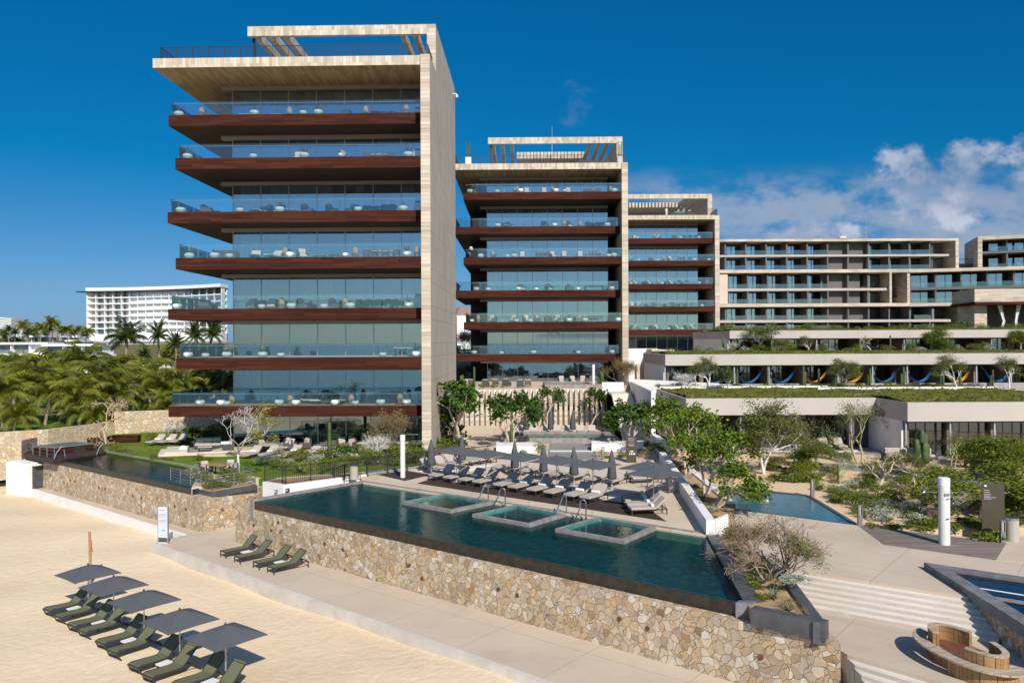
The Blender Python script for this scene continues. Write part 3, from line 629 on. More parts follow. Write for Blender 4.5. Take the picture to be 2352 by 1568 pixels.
# pool at the right edge
rp = thing('swimming_pool', 'raised blue pool with grey coping above the stairs at the right edge', 'pool')
r0 = G(2122,1290.5,2.95); r1 = G(2352,1434,2.95); r2 = G(2352,1323.7,2.95); fe = (r2-r0).normalized(); le = (r1-r0).normalized()
o = [r0, r0+le*20, r0+le*20+fe*14, r0+fe*14]; o = [Vector((*p[:2],0)) for p in o]; wd_ = .62
inn = [o[0]+le*wd_*1.1+fe*wd_, o[1]+fe*wd_, o[2], o[3]+le*wd_]
MB().prism([XY(p+ (fe+le)*.06) for p in o[:1]]+[XY(o[1]+fe*.06), XY(o[2]), XY(o[3]+le*.06)], -.2, 2.55).build('rubble_body', RUB, rp)
cb = MB()
for k in (0, 3):
    a, d, ia, id_ = (o[0],o[1],inn[0],inn[1]) if k == 0 else (o[3],o[0],inn[3],inn[0])
    cb.prism([XY(a),XY(d),XY(id_),XY(ia)], 2.552, 2.95)
cb.build('coping', GRAYST, rp)
MB().add([(*p[:2], 2.86) for p in inn], [(0,1,2,3)]).build('water', watermat('blue_pool_water', (0.55,0.82,0.95), 0.5), rp)
MB().add([(*p[:2], 2.57) for p in inn], [(0,1,2,3)]).build('basin', plain('deep_blue_tile', (0.01,0.085,0.15), 0.5, 0.3, 1.5), rp)
s0 = G(2205,1340,2.9); MB().prism([XY(s0),XY(s0+fe*10),XY(s0+fe*10+le*.12),XY(s0+le*.12)], 2.58, 2.872).build('step_edge', WHITE, rp)
s0 = G(2240,1361,2.9); MB().prism([XY(s0),XY(s0+fe*10),XY(s0+fe*10+le*.38),XY(s0+le*.38)], 2.58, 2.885).build('ledge', COPING, rp)

# ------------------------------------------------------------------ towers
rw = random.Random(21)
def curtain_mesh(w, h, seed):
    r = random.Random(seed); n = max(6, int(w/0.11)); pts = []
    ph = [r.uniform(-.05,.05) for _ in range(n+1)]
    for z in (0, h*.5, h):
        for i in range(n+1): pts.append((w*i/n, ph[i]+0.035*math.sin(i*2.1), z))
    return MB().sheet(pts, n+1).mesh('curtain', CURT, True)
CM = {}
def tower(label, loc, yaw, base, fw, depth, levels, roof, frame, yf, gx, npan, gr=-0.75, fin_dark=True, sidewall=None, curt=(), rail_rect=True, beams=None, th=0.9, gfloor=None):
    """x runs right with 0 at the fin's right face, y into the building, z up from the base"""
    T = thing('apartment_tower', label, 'tower', (loc[0], loc[1], base), yaw)
    zb = lambda z: z-base
    rz0, rz1, rxl, ryf = zb(roof[0]), zb(roof[1]), roof[2], roof[3]
    fx, fy, fz = frame
    f = MB(); f.box(-fw, 0, 0, depth, -4, rz1, (2,2,0,1,2,1)); f.box(-fw, 0, fy, depth, rz1, zb(fz), (2,2,0,1,2,1))
    f.build('fin_wall', [TRAV_H, TRAV_R, TRAV_H], T)
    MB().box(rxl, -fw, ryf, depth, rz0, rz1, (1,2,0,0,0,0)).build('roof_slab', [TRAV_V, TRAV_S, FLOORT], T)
    # room core and rear wall
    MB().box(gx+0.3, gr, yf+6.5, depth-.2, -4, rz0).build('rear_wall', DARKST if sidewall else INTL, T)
    # floors
    floors = [None]+levels
    tops = [0.0]+[zb(l[0]) for l in levels]
    for i, l in enumerate(levels):
        z, xl, yfr, xr = zb(l[0]), l[1], l[2], l[3]
        B = MB().box(xl, xr, yfr, depth-.4, z-th, z, (1,2,0,0,0,0)).build('balcony', [WOOD_D, WOOD_S, FLOORT], T)
        g = MB(); hr = MB(); gz0, gz1 = z-.12, z+1.12; y0 = yfr+.10; xs_ = xl+.25; n = max(1, round((xr-xs_)/1.75)); w = (xr-xs_)/n
        for k in range(n): g.box(xs_+w*k+.02, xs_+w*(k+1)-.02, y0, y0+.022, z+.01, gz1)
        ny = 5; wy = (yf+4-y0)/ny
        for k in range(ny): g.box(xs_, xs_+.022, y0+wy*k+.04, y0+wy*(k+1)-.02, z+.01, gz1)
        g.build('glass_railing', GLASSR, B)
        hr.bar((xs_+.06, y0+.06, z+.97), (xr, y0+.06, z+.97), .035); hr.bar((xs_+.06, y0+.06, z+.97), (xs_+.06, yf+4, z+.97), .035)
        for k in range(n): hr.box(xs_+w*(k+.5)-.02, xs_+w*(k+.5)+.02, y0+.022, y0+.05, z+.93, z+.99)
        hr.build('handrail', ALU, B)
    # glass walls floor by floor
    zt = [tops[i+1]-th if i+1 < len(tops) else rz0 for i in range(len(tops))]
    w = (gr-gx)/npan
    for i, z0 in enumerate(tops):
        h = zt[i]-z0-.30
        key = (round(w,3), round(h,2))
        if key not in CM:
            CM[key] = (MB().box(.03, w-.03, 0, .02, .04, h-.02).mesh('window', GLASS), MB().box(-.03, .03, -.04, .06, 0, h).box(.03, w-.03, -.02, .04, 0, .05).mesh('frame', ALU))
        for k in range(npan):
            p = place(CM[key][0], 'window', T, (gx+w*k, yf, z0)); place(CM[key][1], 'frame', p)
        MB().box(gx-.9, gr, yf-.35, yf+.3, zt[i]-.30, zt[i]-.005).build('lintel', LINT, T)
        s = MB()
        for k in range(3): s.box(gx-.02, gx, yf+.08+2.1*k, yf+2.1*(k+1), z0+.04, zt[i]-.3)
        s.build('side_glazing', GLASS, T)
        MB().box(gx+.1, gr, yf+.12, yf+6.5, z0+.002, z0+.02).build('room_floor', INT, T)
        # curtains
        runs = curt[i] if i < len(curt) else ((.05,.9),)
        for a, b in runs:
            cw = (b-a)*(gr-gx); kk = round(cw, 1), round(h, 1)
            if kk not in CM: CM[kk] = curtain_mesh(cw, h, int(cw*10))
            place(CM[kk], 'curtain', T, (gx+a*(gr-gx), yf+.55, z0+.03))
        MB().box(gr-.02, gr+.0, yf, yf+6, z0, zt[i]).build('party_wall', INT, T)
    # roof terrace railing and timber-stone frame
    rr = MB(); h0, h1 = rz1, rz1+1.15
    def run(p, q, st=.13):
        L = math.hypot(q[0]-p[0], q[1]-p[1]); n = int(L/st)
        for k in range(n+1):
            x, y = p[0]+(q[0]-p[0])*k/n, p[1]+(q[1]-p[1])*k/n; s_ = .012 if k % 10 else .025
            rr.box(x-s_, x+s_, y-s_, y+s_, h0, h1)
        rr.bar((*p, h1), (*q, h1), .05, .04); rr.bar((*p, h0+.1), (*q, h0+.1), .03)
    run((rxl+.35, ryf+.7), (-.3, ryf+.7)); run((rxl+.35, ryf+.7), (rxl+.35, depth-1), .2)
    if frame[1] > 1.5: run((-.3, ryf+.7), (-.3, fy), .13)
    rr.build('roof_railing', BLACKM, T)
    zf = zb(fz); bt = .82
    MB().box(fx, -fw-.002, fy, fy+.35, zf-bt, zf).build('roof_frame_beam', TRAV_V, T)
    for k in range(3):
        x = fx+.35+1.25*k; MB().box(x, x+.45, fy+.36, fy+13, zf-bt+.03, zf-.1).build('pergola_beam', TRAV_V, T)
    for k in range(2 if beams is None else 3):
        x = -fw-.9-1.1*k; MB().box(x-.35, x, fy+.36, fy+13, zf-bt+.03, zf-.1).build('pergola_beam', TRAV_V, T)
    MB().box(fx+.25, fx+.45, fy+.5, fy+.7, rz1, zf-bt).build('post', BLACKM, T)
    if beams:
        n, y0, y1 = beams
        for k in range(n):
            x = fx+3.9+(-fw-3.6-fx-3.6)*k/(n-1); MB().box(x-.19, x+.19, y0, y1, zf-1.05, zf-.15).build('pergola_beam', TRAV_V, T)
        MB().box(fx, -fw, y0+3.0, y0+3.25, zf-1.3, zf-1.06).build('pergola_crossbeam', TRAV_V, T)
        MB().box(fx, -fw, y1, y1+.3, rz1+.2, zf-.5).build('roof_screen_wall', TRAV_H, T)
    MB().box(rxl+.6, -fw-.3, ryf+1.2, depth-1, rz1-.3, rz1+.012).build('roof_terrace_floor', FLOORT, T)
    if sidewall:
        x0, x1, y0, z0, z1 = sidewall; MB().box(x0, x1, y0, depth-.5, z0, z1).build('side_wall', DARKST, T)
    return T
O1 = (-6.45, 63.4); Y1 = 22.0e-3; B1 = 2.7
lv = [(6.6,-22.0,1.9,-.75),(10.6,-20.5,0.0,-.752),(14.6,-22.0,1.9,-.75),(18.6,-20.5,0.0,-.752),(22.6,-22.0,1.9,-.75),(26.6,-20.5,0.0,-.752),(30.6,-21.9,1.9,-.75)]
C1 = [((.05,.16),(.36,.42),(.76,.98)), ((.05,.16),(.36,.42)), ((.02,.98),), ((.03,.16),(.33,.5),(.62,.66),(.86,.9)), ((.03,.4),(.92,.97)), ((.03,.5),(.62,.66),(.86,.92)), ((.03,.98),), ((.05,.30),(.36,.98))]
T1 = tower('tallest beige stone tower with seven dark timber balconies, nearest the beach', O1, -Y1, B1, .75, 21.6, lv, (33.95,34.7,-22.4,0.25), (-16.1,4.2,38.75), 5.5, -17.9, 7, curt=C1)
MB().box(-20.9, -17.95, 13.5, 21, 23.9, 31.24).build('side_wall', planks('panelled_side_wall', (0.16,0.10,0.06), (0.30,0.20,0.13), 'z', 'h', 3, 0.6), T1)
O2 = (14.35, 98.0); B2 = 6.25
lv2 = [(10.2,-21.6,1.8,-.75),(14.2,-20.3,0.1,-.752),(18.2,-21.6,1.8,-.75),(22.2,-20.3,0.1,-.752),(26.2,-21.6,1.8,-.75),(30.2,-20.3,0.1,-.752)]
C2 = [((.05,.25),(.45,.9)), ((.02,.3),(.42,.98)), ((.02,.25),(.45,.6),(.8,.98)), ((.04,.3),(.5,.75)), ((.02,.36),(.55,.6),(.9,.98)), ((.02,.3),(.4,.62)), ((.02,.98),)]
T2 = tower('middle beige stone tower with six dark timber balconies', O2, -Y1*.5, B2, .75, 22, lv2, (33.0,33.75,-21.6,0.1), (-17.4,5.0,38.2), 5.4, -17.6, 8, gr=-1.9, sidewall=(-20.2,-17.7,12.5,-3,26.8), curt=C2, beams=(21,12.4,20))
O3 = (36.3, 139.0); B3 = 9.75
lv3 = [(13.75,-25,0.6,-.9),(17.75,-24,-0.2,-.95),(21.75,-25,0.6,-.9),(25.75,-24,-.2,-.95),(29.75,-25,0.6,-.9)]
C3 = [((.02,.98),), ((.1,.98),), ((.02,.5),(.7,.9)), ((.1,.3),(.6,.7)), ((.2,.6),), ((.1,.9),)]
T3 = tower('smallest and farthest beige stone tower with dark timber balconies', O3, 0.0, B3, .8, 24, lv3, (32.9,33.65,-25,-.3), (-22,5.0,38.3), 5.2, -19.5, 9, gr=-2.6, curt=C3, beams=(23,13,23))
# ------------------------------------------------------------------ small buildings, walls and stairs of the site
ut = thing('utility_building', 'low white utility building with a grey door beside the stone wall', 'building')
u0, u1 = G(66,1137,-.4), G(14,1131,-.4); ud = (u0-u1).normalized(); un = V(-ud.y, ud.x, 0)
MB().prism([XY(u1),XY(u0),XY(u0+un*3.2),XY(u1+un*3.2)], -1.2, 2.15).build('wall', WHITE, ut)
u2 = G(96,1117,0.05); MB().box(0,0,0,0,0,0)
d0, d1_ = u0+un*.95+(u2-u0)*.28, u0+un*.95+(u2-u0)*.72
dp0, dp1 = u0+un*.30, u0+un*1.2; MB().prism([XY(dp0),XY(dp1),XY(dp1+ud*.06),XY(dp0+ud*.06)], .05, 1.85).build('door', GRAYDK, ut)
dd0, dd1 = G(73,1116,.05), G(92,1113,.05); dn = V((dd1-dd0).y, -(dd1-dd0).x, 0).normalized()
MB().prism([XY(u0+un*.2),XY(u0+un*.2+ud*.5),XY(u0+un*1.5+ud*.5),XY(u0+un*1.5)], 1.95, 2.06).build('roof', WHITE, ut)
rw_ = thing('retaining_wall', 'low white retaining wall along the sand below the private pool', 'wall')
k0, k1 = G(66,1118,0.05), G(428,1227,0)
kd = (k1-k0).normalized(); kn = V(kd.y, -kd.x, 0)
MB().prism([XY(k0),XY(k1),XY(k1+kn*.25),XY(k0+kn*.25)], -1.4, [.06,.03,.03,.06]).build('wall', WHITE, rw_)
kw = thing('kerb_wall', 'low pale concrete kerb between the beige path and the beach', 'kerb')
kn = V(pd.y, -pd.x, 0); MB().prism([XY(P1-pd*.02),XY(ends),XY(ends+kn*.28),XY(P1-pd*.02+kn*.28)], -1.4, .035).build('wall', plain('pale_concrete', (0.60,0.55,0.48), 0.9, 0.12, 1.2, bump=0.1), kw)
# white planter wall with two dark signs beside the pool
wp = thing('planter_wall', 'white planter wall with two small dark signs left of the pool', 'wall')
zt = 2.78
q = poly([(603,1106),(650.5,1113.5),(840,1090),(979,1070.5)], zt)
MB().prism([q[0],q[1],q[2],q[3],(q[3][0],q[3][1]+.8),(q[2][0]-.5,q[2][1]+1.2),(q[0][0]+.6,q[0][1]+1.6)], -.2, zt).build('wall', WHITE, wp)
MB().prism([(q[0][0]+.35,q[0][1]+.15),(q[1][0]+.05,q[1][1]+.25),(q[2][0]-.1,q[2][1]+.25),(q[2][0]-.5,q[2][1]+.95),(q[0][0]+.8,q[0][1]+1.4)], zt-.05, zt+.015).build('soil', MULCH, wp)
for uu in ((630,637,1124.5,1129), (655.5,665,1122,1128)):
    p = A(uu[0],uu[2],0.1); Y = q[1][1]-.06 if uu[0] > 650 else q[1][1]+.12
    a, b = A(uu[0],uu[2],Y), A(uu[1],uu[3],Y-.0 if uu[0] < 650 else Y+.22)
    s = MB().prism([XY(a),XY(b),(b.x,b.y+.06),(a.x,a.y+.06)], b.z, a.z).build('sign', GRAYDK, wp)
    MB().bar((a.x+(b.x-a.x)*.15, a.y-.012, a.z*.5+b.z*.5), (a.x+(b.x-a.x)*.7, a.y-.006, a.z*.5+b.z*.5), .01, .05).build('lettering', WHITE, s)
# black bar fences
def fence(label, pts, h, st=.14, feet=None):
    t = thing('bar_fence', label, 'fence', pts[0]); o = Vector(pts[0]); bars = MB(); top = MB()
    for a, b in zip(pts, pts[1:]):
        a = Vector(a)-o; b = Vector(b)-o; L = (b-a).length; n = max(2, int(L/st))
        for k in range(n+1):
            p = a+(b-a)*k/n; w = .022 if k % 12 else .04; bars.box(p.x-w/2,p.x+w/2,p.y-w/2,p.y+w/2,p.z+.06,p.z+h)
            if k % 12 == 0: bars.box(p.x-.03,p.x+.03,p.y-.03,p.y+.03,p.z-.02,p.z+h)
        top.bar(a+V(0,0,h), b+V(0,0,h), .05, .045); top.bar(a+V(0,0,.1), b+V(0,0,.1), .04, .03)
    bars.build('balusters', BLACKM, t); top.build('rails', BLACKM, t); return t
z = ZD+.08
fence('long black bar fence on the white planter wall', [(q[0][0]+.1,q[0][1]+.15,z),(q[1][0]+.1,q[1][1]+.25,z),(q[2][0],q[2][1]+.35,z),(q[3][0],q[3][1]+.3,z)], 1.1)
a = G(716,1124,1.35); b = G(792,1101,ZD); c_ = G(829,1096,ZD); d_ = G(985,1073,ZD)
fence('sloping black stair fence rising behind the pool', [a, b, c_], 1.0)
fence('black bar fence behind the white column at the edge of the deck', [G(845,1094,ZD), d_, G(1124,1058,ZD)], 1.15)
# stone-grey planter with wire rail at the end of the private pool
gpn = thing('planter', 'grey stone planter box with a wire railing on the rubble wall corner', 'planter')
pq = poly([(386,1107.5),(487,1131),(591,1114),(520,1096),(455,1088)], 2.42)
MB().prism(pq, 2.16, 2.44).build('box', GRAYDK, gpn); MB().prism([((p[0]-pq[0][0])*.93+pq[0][0]+.15,(p[1]-pq[1][1])*.93+pq[1][1]+.25) for p in pq], 2.3, 2.455).build('soil', MULCH, gpn)
def wirerail(label, pts, h=.95, n=5, post=1.5, m=None):
    t = thing('wire_railing', label, 'railing', pts[0]); o = Vector(pts[0])
    for a, b in zip(pts, pts[1:]):
        a = Vector(a)-o; b = Vector(b)-o; k = max(1, round((b-a).length/post))
        for i in range(k+1):
            p = a+(b-a)*i/k; MB().tube([p, p+V(0,0,h)], .028, 6).build('post', m or STEEL2, t)
        r = MB()
        for i in range(n): r.tube([a+V(0,0,h*(i+1)/n), b+V(0,0,h*(i+1)/n)], .014 if i < n-1 else .026, 5)
        r.build('rails', m or STEEL2, t)
    return t
STEEL2 = plain('dull_steel', (0.33,0.32,0.31), 0.4, 0.08, metal=0.6)
wirerail('steel wire railing round the grey planter box', [G(392,1106,2.44),G(487,1128,2.44),G(586,1112,2.44),G(510,1090,2.6)])
# plunge tub on its deck at the far end of the private pool
jd = thing('timber_platform', 'dark timber platform under the plunge tub', 'platform')
MB().prism(poly([(56,1042),(124,1056),(243,1037),(232,1026),(160,1012),(75,1020)], 2.66), 2.3, 2.66).build('boards', DECKW, jd)
j0 = G(124.5,1045,2.66); ja = (G(214,1034.5,2.66)-j0); jb = (G(77.5,1041,2.66)-j0)
jt = thing('plunge_tub', 'square dark timber plunge tub with grey rim and steps', 'hot tub', j0)
o = V(0,0,0); MB().prism([XY(o),XY(ja),XY(ja+jb),XY(jb)], 0, .56).build('body', WOOD_D, jt)
c_ = (ja+jb)/2; ring = [o, ja, ja+jb, jb]; rm = MB()
for k in range(4):
    a, b = ring[k]*1.0, ring[(k+1)%4]*1.0; a = a+(a-c_).normalized()*.1; b = b+(b-c_).normalized()*.1
    rm.prism([XY(a),XY(b),XY(b+(c_-b)*.2),XY(a+(c_-a)*.2)], .561, .64)
rm.build('rim', GRAYST, jt); MB().add([(*XY(p+(c_-p)*.15), .60) for p in ring], [(0,1,2,3)]).build('water', WATERT, jt)
MB().add([(*XY(p+(c_-p)*.15), .58) for p in ring], [(0,1,2,3)]).build('basin', TEALD, jt)
jn = V(ja.y, -ja.x, 0).normalized()
for k in range(3): s = ja*.45; e = ja*.72; MB().prism([XY(s),XY(e),XY(e+jn*(.9-.28*k)),XY(s+jn*(.9-.28*k))], .0 if k == 0 else .19*k-.03, .16*(k+1)).build('step', DECKW, jt)
wirerail('steel railing round the plunge tub platform', [G(66,1030,2.66),G(60,1041,2.66),G(125,1053.5,2.66)], .95, 3)
def hook(label, u, v):
    t = thing('handrail', label, 'handrail', G(u,v,2.64)); MB().tube([(0,0,0),(-.1,0,.7),(-.25,-.1,.95),(-.5,-.35,.5),(-.6,-.55,0)], .03, 6).build('rail', STEEL, t, True)
hook('thin steel handrail where the private pool meets the plunge tub deck', 150, 1052); hook('thin steel handrail at the far corner of the private pool', 246, 1042)
pb = thing('storage_bench', 'long dark timber bench box under the copper barked tree', 'bench', G(200,1019,2.62)); MB().box(0,1.7,0,.8,0,.52).box(1.9,4.3,.3,1.2,0,.62).build('box', WOOD_D, pb); pb.rotation_euler.z = .15
strip('timber_walk', [(225,1019),(330,1001),(345,996),(300,992),(214,1006)], 2.6, DECKW)
# boundary walls on the left
def rwall(label, pts, z0, m=RUBB, t=.5):
    T = thing('boundary_wall', label, 'wall')
    for (a, ha), (b, hb) in zip(pts, pts[1:]):
        n = V(-(b-a).y, (b-a).x, 0).normalized()*t; MB().prism([XY(a),XY(b),XY(b+n),XY(a+n)], z0, [ha,hb,hb,ha]).build('wall_section', m, T)
bq = [(A(-60,1000,66.5),4.3),(A(110,985,70),4.25),(A(262,968,77),4.2)]
rwall('long cream rubble boundary wall below the palm grove', [(p, z_) for p, z_ in bq]+[(A(263,940,77.1),5.25),(A(395,936,82),5.0)][:0], .2)
rwall('taller cream rubble wall joining the boundary wall behind the bare tree', [(V(-38.6,77.2,0),5.15),(V(-33.0,80,0),5.1),(V(-25,81,0),4.6)], 1)
rwall('lower rubble garden wall behind the plunge tub', [(G(57,1043,2.66)+V(-.4,.2,0),3.75),(A(120,1000,73),3.55),(A(262,990,78),3.5)], 1, RUBB, .45)
# slatted travertine screen wall under the middle tower
sw = thing('slatted_screen_wall', 'pale travertine screen wall of upright slats under the middle tower', 'wall', (-6.2, 86.0, ZD))
SW_H = 3.85; MB().box(-.5, 18.2, .62, 1.4, 0, SW_H).build('back_wall', WHITE, sw)
slat = MB().box(-.16,.16,0,.6,0,SW_H).mesh('slat', TRAV_H)
for k in range(31): place(slat, 'slat', sw, (.1+.567*k, 0, 0))
wn_ = MB().box(-.1,.1,.58,.612,0,.75).mesh('window', GLASSD)
for k in range(30): place(wn_, 'window', sw, (.38+.567*k, 0, SW_H*.42))
MB().prism([(17.6,-.01),(18.9,-3.4),(19.2,-3.3),(17.95,.55)], 0, [SW_H,SW_H-1.4,SW_H-1.4,SW_H]).build('side_wing', TRAV_H, sw)
struct('upper_terrace', MB().prism([(-6.6,86.65),(12.2,86.65),(12.2,104),(-20,104),(-20,88)], 3, 6.62), DECKC)
# upper small pool and its surround
def boxpool(name, label, P, w, d, h, c_, m, water, lean=0):
    t = thing(name, label, 'pool', P)
    o = [V(0,0,0),V(w,0,0),V(w+lean,d,0),V(-lean,d,0)]; cc = sum(o,V(0,0,0))/4; b = MB()
    for k in range(4):
        p, q_ = o[k], o[(k+1)%4]; b.prism([XY(p),XY(q_),XY(q_+(cc-q_).normalized()*c_),XY(p+(cc-p).normalized()*c_)], 0, h)
    b.build('coping', m, t); ii = [p+(cc-p).normalized()*c_ for p in o]
    MB().add([(*XY(p), h-.18) for p in ii], [(0,1,2,3)]).build('water', water, t); MB().add([(*XY(p), .03) for p in ii], [(0,1,2,3)]).build('basin', TEALD, t)
boxpool('plunge_pool', 'shallow grey rimmed pool on the terrace below the screen wall', G(1152,1018,ZD), 10.3, 5.0, .45, .9, COPING, WATERT)
boxpool('plunge_pool', 'grey rimmed pool on the upper terrace before the middle tower', V(3.6,87.4,6.62), 7.2, 6.5, .45, .7, COPING, WATERT)
for nm, pts, z_, h_ in (('white low planter wall right of the sloped walk', [(1359,1028),(1478,1028),(1478,1036),(1359,1036)], ZD, .62), ('white low planter wall left of the sloped walk', [(1140,1030),(1235,1030),(1235,1040),(1140,1040)], ZD, .55)):
    t = thing('planter_wall', nm, 'wall'); MB().prism(poly(pts, z_), z_, z_+h_).build('wall', WHITE, t)
strip('sloped_walk', [(1262,1016),(1362,1016),(1372,1056),(1256,1056)], ZD, SLATE)
strip('walk_threshold', [(1264,1034),(1364,1034),(1365,1037),(1263,1037)], ZD, WHITE, .012)
# stair between the screen wall and its white side wall
wl_ = thing('stair_wall', 'high white wall of the outdoor stair right of the screen wall', 'wall')
MB().prism([(11.75,67.3),(12.1,67.3),(12.75,84),(12.4,84)], ZD-.4, 7.55).build('wall', WHITE, wl_)
hr_ = MB(); pts = [(11.6,71,4.2),(11.8,76,5.6),(12.0,81,6.9),(12.05,82.3,7.6)]; hr_.tube(pts, .035, 6); hr_.build('handrail', BLACKM, wl_)
st = MB()
for k in range(20): st.box(10.0, 12.1, 72+.42*k, 84.2, ZD+.19*k-.25, ZD+.19*(k+1)-.005)
struct('garden_stairs', st, STEPW)
t = thing('landing_wall', 'small white parapet at the top of the garden stairs', 'wall'); MB().box(9.6,11.9,84.9,85.3,5.6,7.4).build('wall', WHITE, t)
t = thing('terrace_wall', 'white terrace wall below the suites right of the stair wall', 'wall'); MB().prism([(12.6,84.2),(20.6,80.0),(20.9,80.4),(12.8,84.7)], 4, [7.75,7.5,7.5,7.75]).build('wall', WHITE, t)
t = thing('stair_tower_walls', 'pale walls and narrow stair between the middle and far towers', 'walls', (14.6,101,6.2))
MB().box(0,4.4,3,3.4,0,4.6).build('wall', WHITE, t); MB().box(3.0,4.1,-.6,2.9,-1,4.55).build('pier', TRAV_H, t); MB().box(1.6,2.9,2.4,2.9,0,2.6).build('panel', STUCW, t)
MB().box(7.6,8.0,-1.5,9,0,3.2).build('side_wall', STUCW, t)
s = MB()
for k in range(14): s.box(4.2,7.5,-1+.38*k,7,.18*k-.2,.18*(k+1))
s.build('stairs', STEPW, t); MB().box(4.2,7.4,7,7.3,1,4.4).build('wall', WHITE, t)
t = thing('parapet_wall', 'long white parapet before the farthest tower', 'wall', (18.5,118,0)); MB().box(2.5,18,0,.4,6,10.15).build('wall', WHITE, t)
struct('farthest_terrace', MB().box(14, 40, 121, 145, 5, 9.72), DECKC)
# low white wall between the pool deck and the planted strip
lw = thing('garden_wall', 'long low white wall dividing the pool deck from the planted strip', 'wall')
a, b = G(1622,1229,ZD), G(1514,1058,ZD); e = (b-a).normalized(); n = V(e.y,-e.x,0)
if n.x < 0: n = -n
MB().prism([XY(a),XY(b),XY(b+n*.42),XY(a+n*.42)], 1.5, 3.42).build('wall', WHITE, lw)
a2 = G(1673,1214,ZD); MB().prism([XY(a+n*.43),XY(a+n*.43+e*.4),XY(a2+e*.3),XY(a2)], 1.5, 3.38).build('wall', WHITE, lw)
t = thing('garden_wall', 'low white wall along the blue garden pool', 'wall'); a, b2 = G(1688,1169.5,ZD), G(1580,1078,ZD)
MB().prism([XY(a),XY(b2),XY(b2+V(-.4,0,0)),XY(a+V(-.4,0,0))], 2, 3.1).build('wall', WHITE, t)
t = thing('garden_wall', 'short white wall between the stair wall and the long low deck wall', 'wall'); MB().prism([(11.8,60.6),(12.25,60.6),(12.2,67.2),(11.75,67.2)], 2, 3.9).build('wall', WHITE, t)
struct('planted_strip', MB().prism([XY(G(1632,1203,ZD)),XY(G(1676,1206,ZD)),XY(G(1690,1170,ZD)),XY(b2+V(-.4,0,0)),(12.3,66.5),XY(G(1514,1058,ZD)+n*.4)], 1.5, 3.0), MULCH)
# triangular planter at the pool's right end
tp = thing('planter', 'triangular planter with dark stone edging between pool and stairs', 'planter')
tq = poly([(1640,1234),(1676,1212),(1800,1301),(1862,1385),(1897,1430.5),(1727,1396.5)], ZD+.03)
MB().prism(tq, ZC, ZD-.07).build('soil', MULCH, tp)
def band(p, q_, w, z0, z1, side):
    p, q_ = Vector((*p,0)), Vector((*q_,0)); n_ = V(-(q_-p).y,(q_-p).x,0).normalized()*w*side; return MB().prism([XY(p),XY(q_),XY(q_+n_),XY(p+n_)], z0, z1)
tf = V(.03*wdir.y, -.03*wdir.x, 0)*3; band((tq[5][0]+tf.x,tq[5][1]+tf.y), (tq[4][0]+tf.x,tq[4][1]+tf.y), .42, ZC+.01, ZD+.05, 1).build('edging', GRAYDK, tp); 
p4, p3 = Vector((*tq[4],0)), Vector((*tq[2],0)); band(tq[4], (p4+(p3-p4)*.94).xy, .40, ZC-.1, ZD+.047, 1).build('edging', GRAYDK, tp)

# ------------------------------------------------------------------ terraced suites on the right
def suites(label, x0, x1, yf, zf, zo, zp, bay, m=STUCCO, depth=12, side=True, pane=.42, lowwall=0.0, seed=1, gy=4.2):
    """zf floor, zo underside of the parapet, zp parapet top"""
    r = random.Random(seed); T = thing('terrace_suites', label, 'building', (x0, yf, zf)); L = x1-x0; H = zo-zf
    MB().box(0, L, 0, depth, H, zp-zf).build('parapet_roof', m, T)
    MB().box(0, L, .25, .6, H-.12, H-.002).build('soffit_trim', BRONZE, T)
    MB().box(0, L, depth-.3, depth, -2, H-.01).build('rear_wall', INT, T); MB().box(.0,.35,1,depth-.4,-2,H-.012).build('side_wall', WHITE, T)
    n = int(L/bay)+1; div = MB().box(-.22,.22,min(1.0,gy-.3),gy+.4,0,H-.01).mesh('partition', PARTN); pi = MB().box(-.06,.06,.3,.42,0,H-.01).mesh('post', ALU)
    gl = MB().box(.05,bay*.5-.05,0,.03,.02,H-.15).mesh('window', GLASSD); fr = MB().box(-.04,.04,-.03,.06,0,H-.05).box(bay*.25-.03,bay*.25+.03,-.02,.05,0,H-.05).mesh('frame', BRONZE); cu = curtain_mesh(bay*pane, H-.1, 3)
    for k in range(n):
        x = .35+bay*k
        if x > L: break
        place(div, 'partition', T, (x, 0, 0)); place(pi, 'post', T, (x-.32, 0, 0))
        for j in range(2):
            if x+bay*.5*(j+1) > L+.4: continue
            p = place(gl, 'window', T, (x+.22+(bay-.44)*.5*j, gy, 0), 0, ((bay-.44)/bay,1,1)); place(fr, 'frame', p)
        if r.random() < .85: place(cu, 'curtain', T, (x+.3+r.choice((0,bay*.5)), gy+.5, 0))
    MB().box(0, L, -.2, depth-.4, -.4, 0).build('floor_slab', FLOORT, T)
    if lowwall: MB().box(0.1, L, -.55, -.25, -1.2, lowwall).build('garden_wall', GRAYST2, T)
    return T
GRAYST2 = plain('grey_block_wall', (0.33,0.31,0.30), 0.9, 0.12, 1.5, bump=.1)
SA_Y, SB_Y, SC_Y = 66.0, 83.0, 98.0
sA = suites('nearest row of terraced suites behind the garden pool', (1575-1176)/F*SA_Y, 33.0, SA_Y, 2.72, 5.62, 7.0, 4.6, seed=4, depth=13.5, gy=1.5, pane=.8)
sA2 = suites('near row of terraced suites standing forward at the right edge', (2084-1176)/F*60.8, 46, 60.8, 2.72, 5.55, 7.0, 3.4, seed=7, depth=18, gy=1.4, pane=.8)
sB = suites('middle row of terraced suites with coloured hammocks', (1528-1176)/F*SB_Y, 60, SB_Y, 6.85, 9.22, 10.36, 3.62, seed=9, lowwall=.45, depth=14)
sC = suites('highest row of terraced suites below the long hotel wing', (1676-1176)/F*SC_Y, 72, SC_Y, 9.6, 12.02, 13.0, 5.4, seed=12, depth=20)
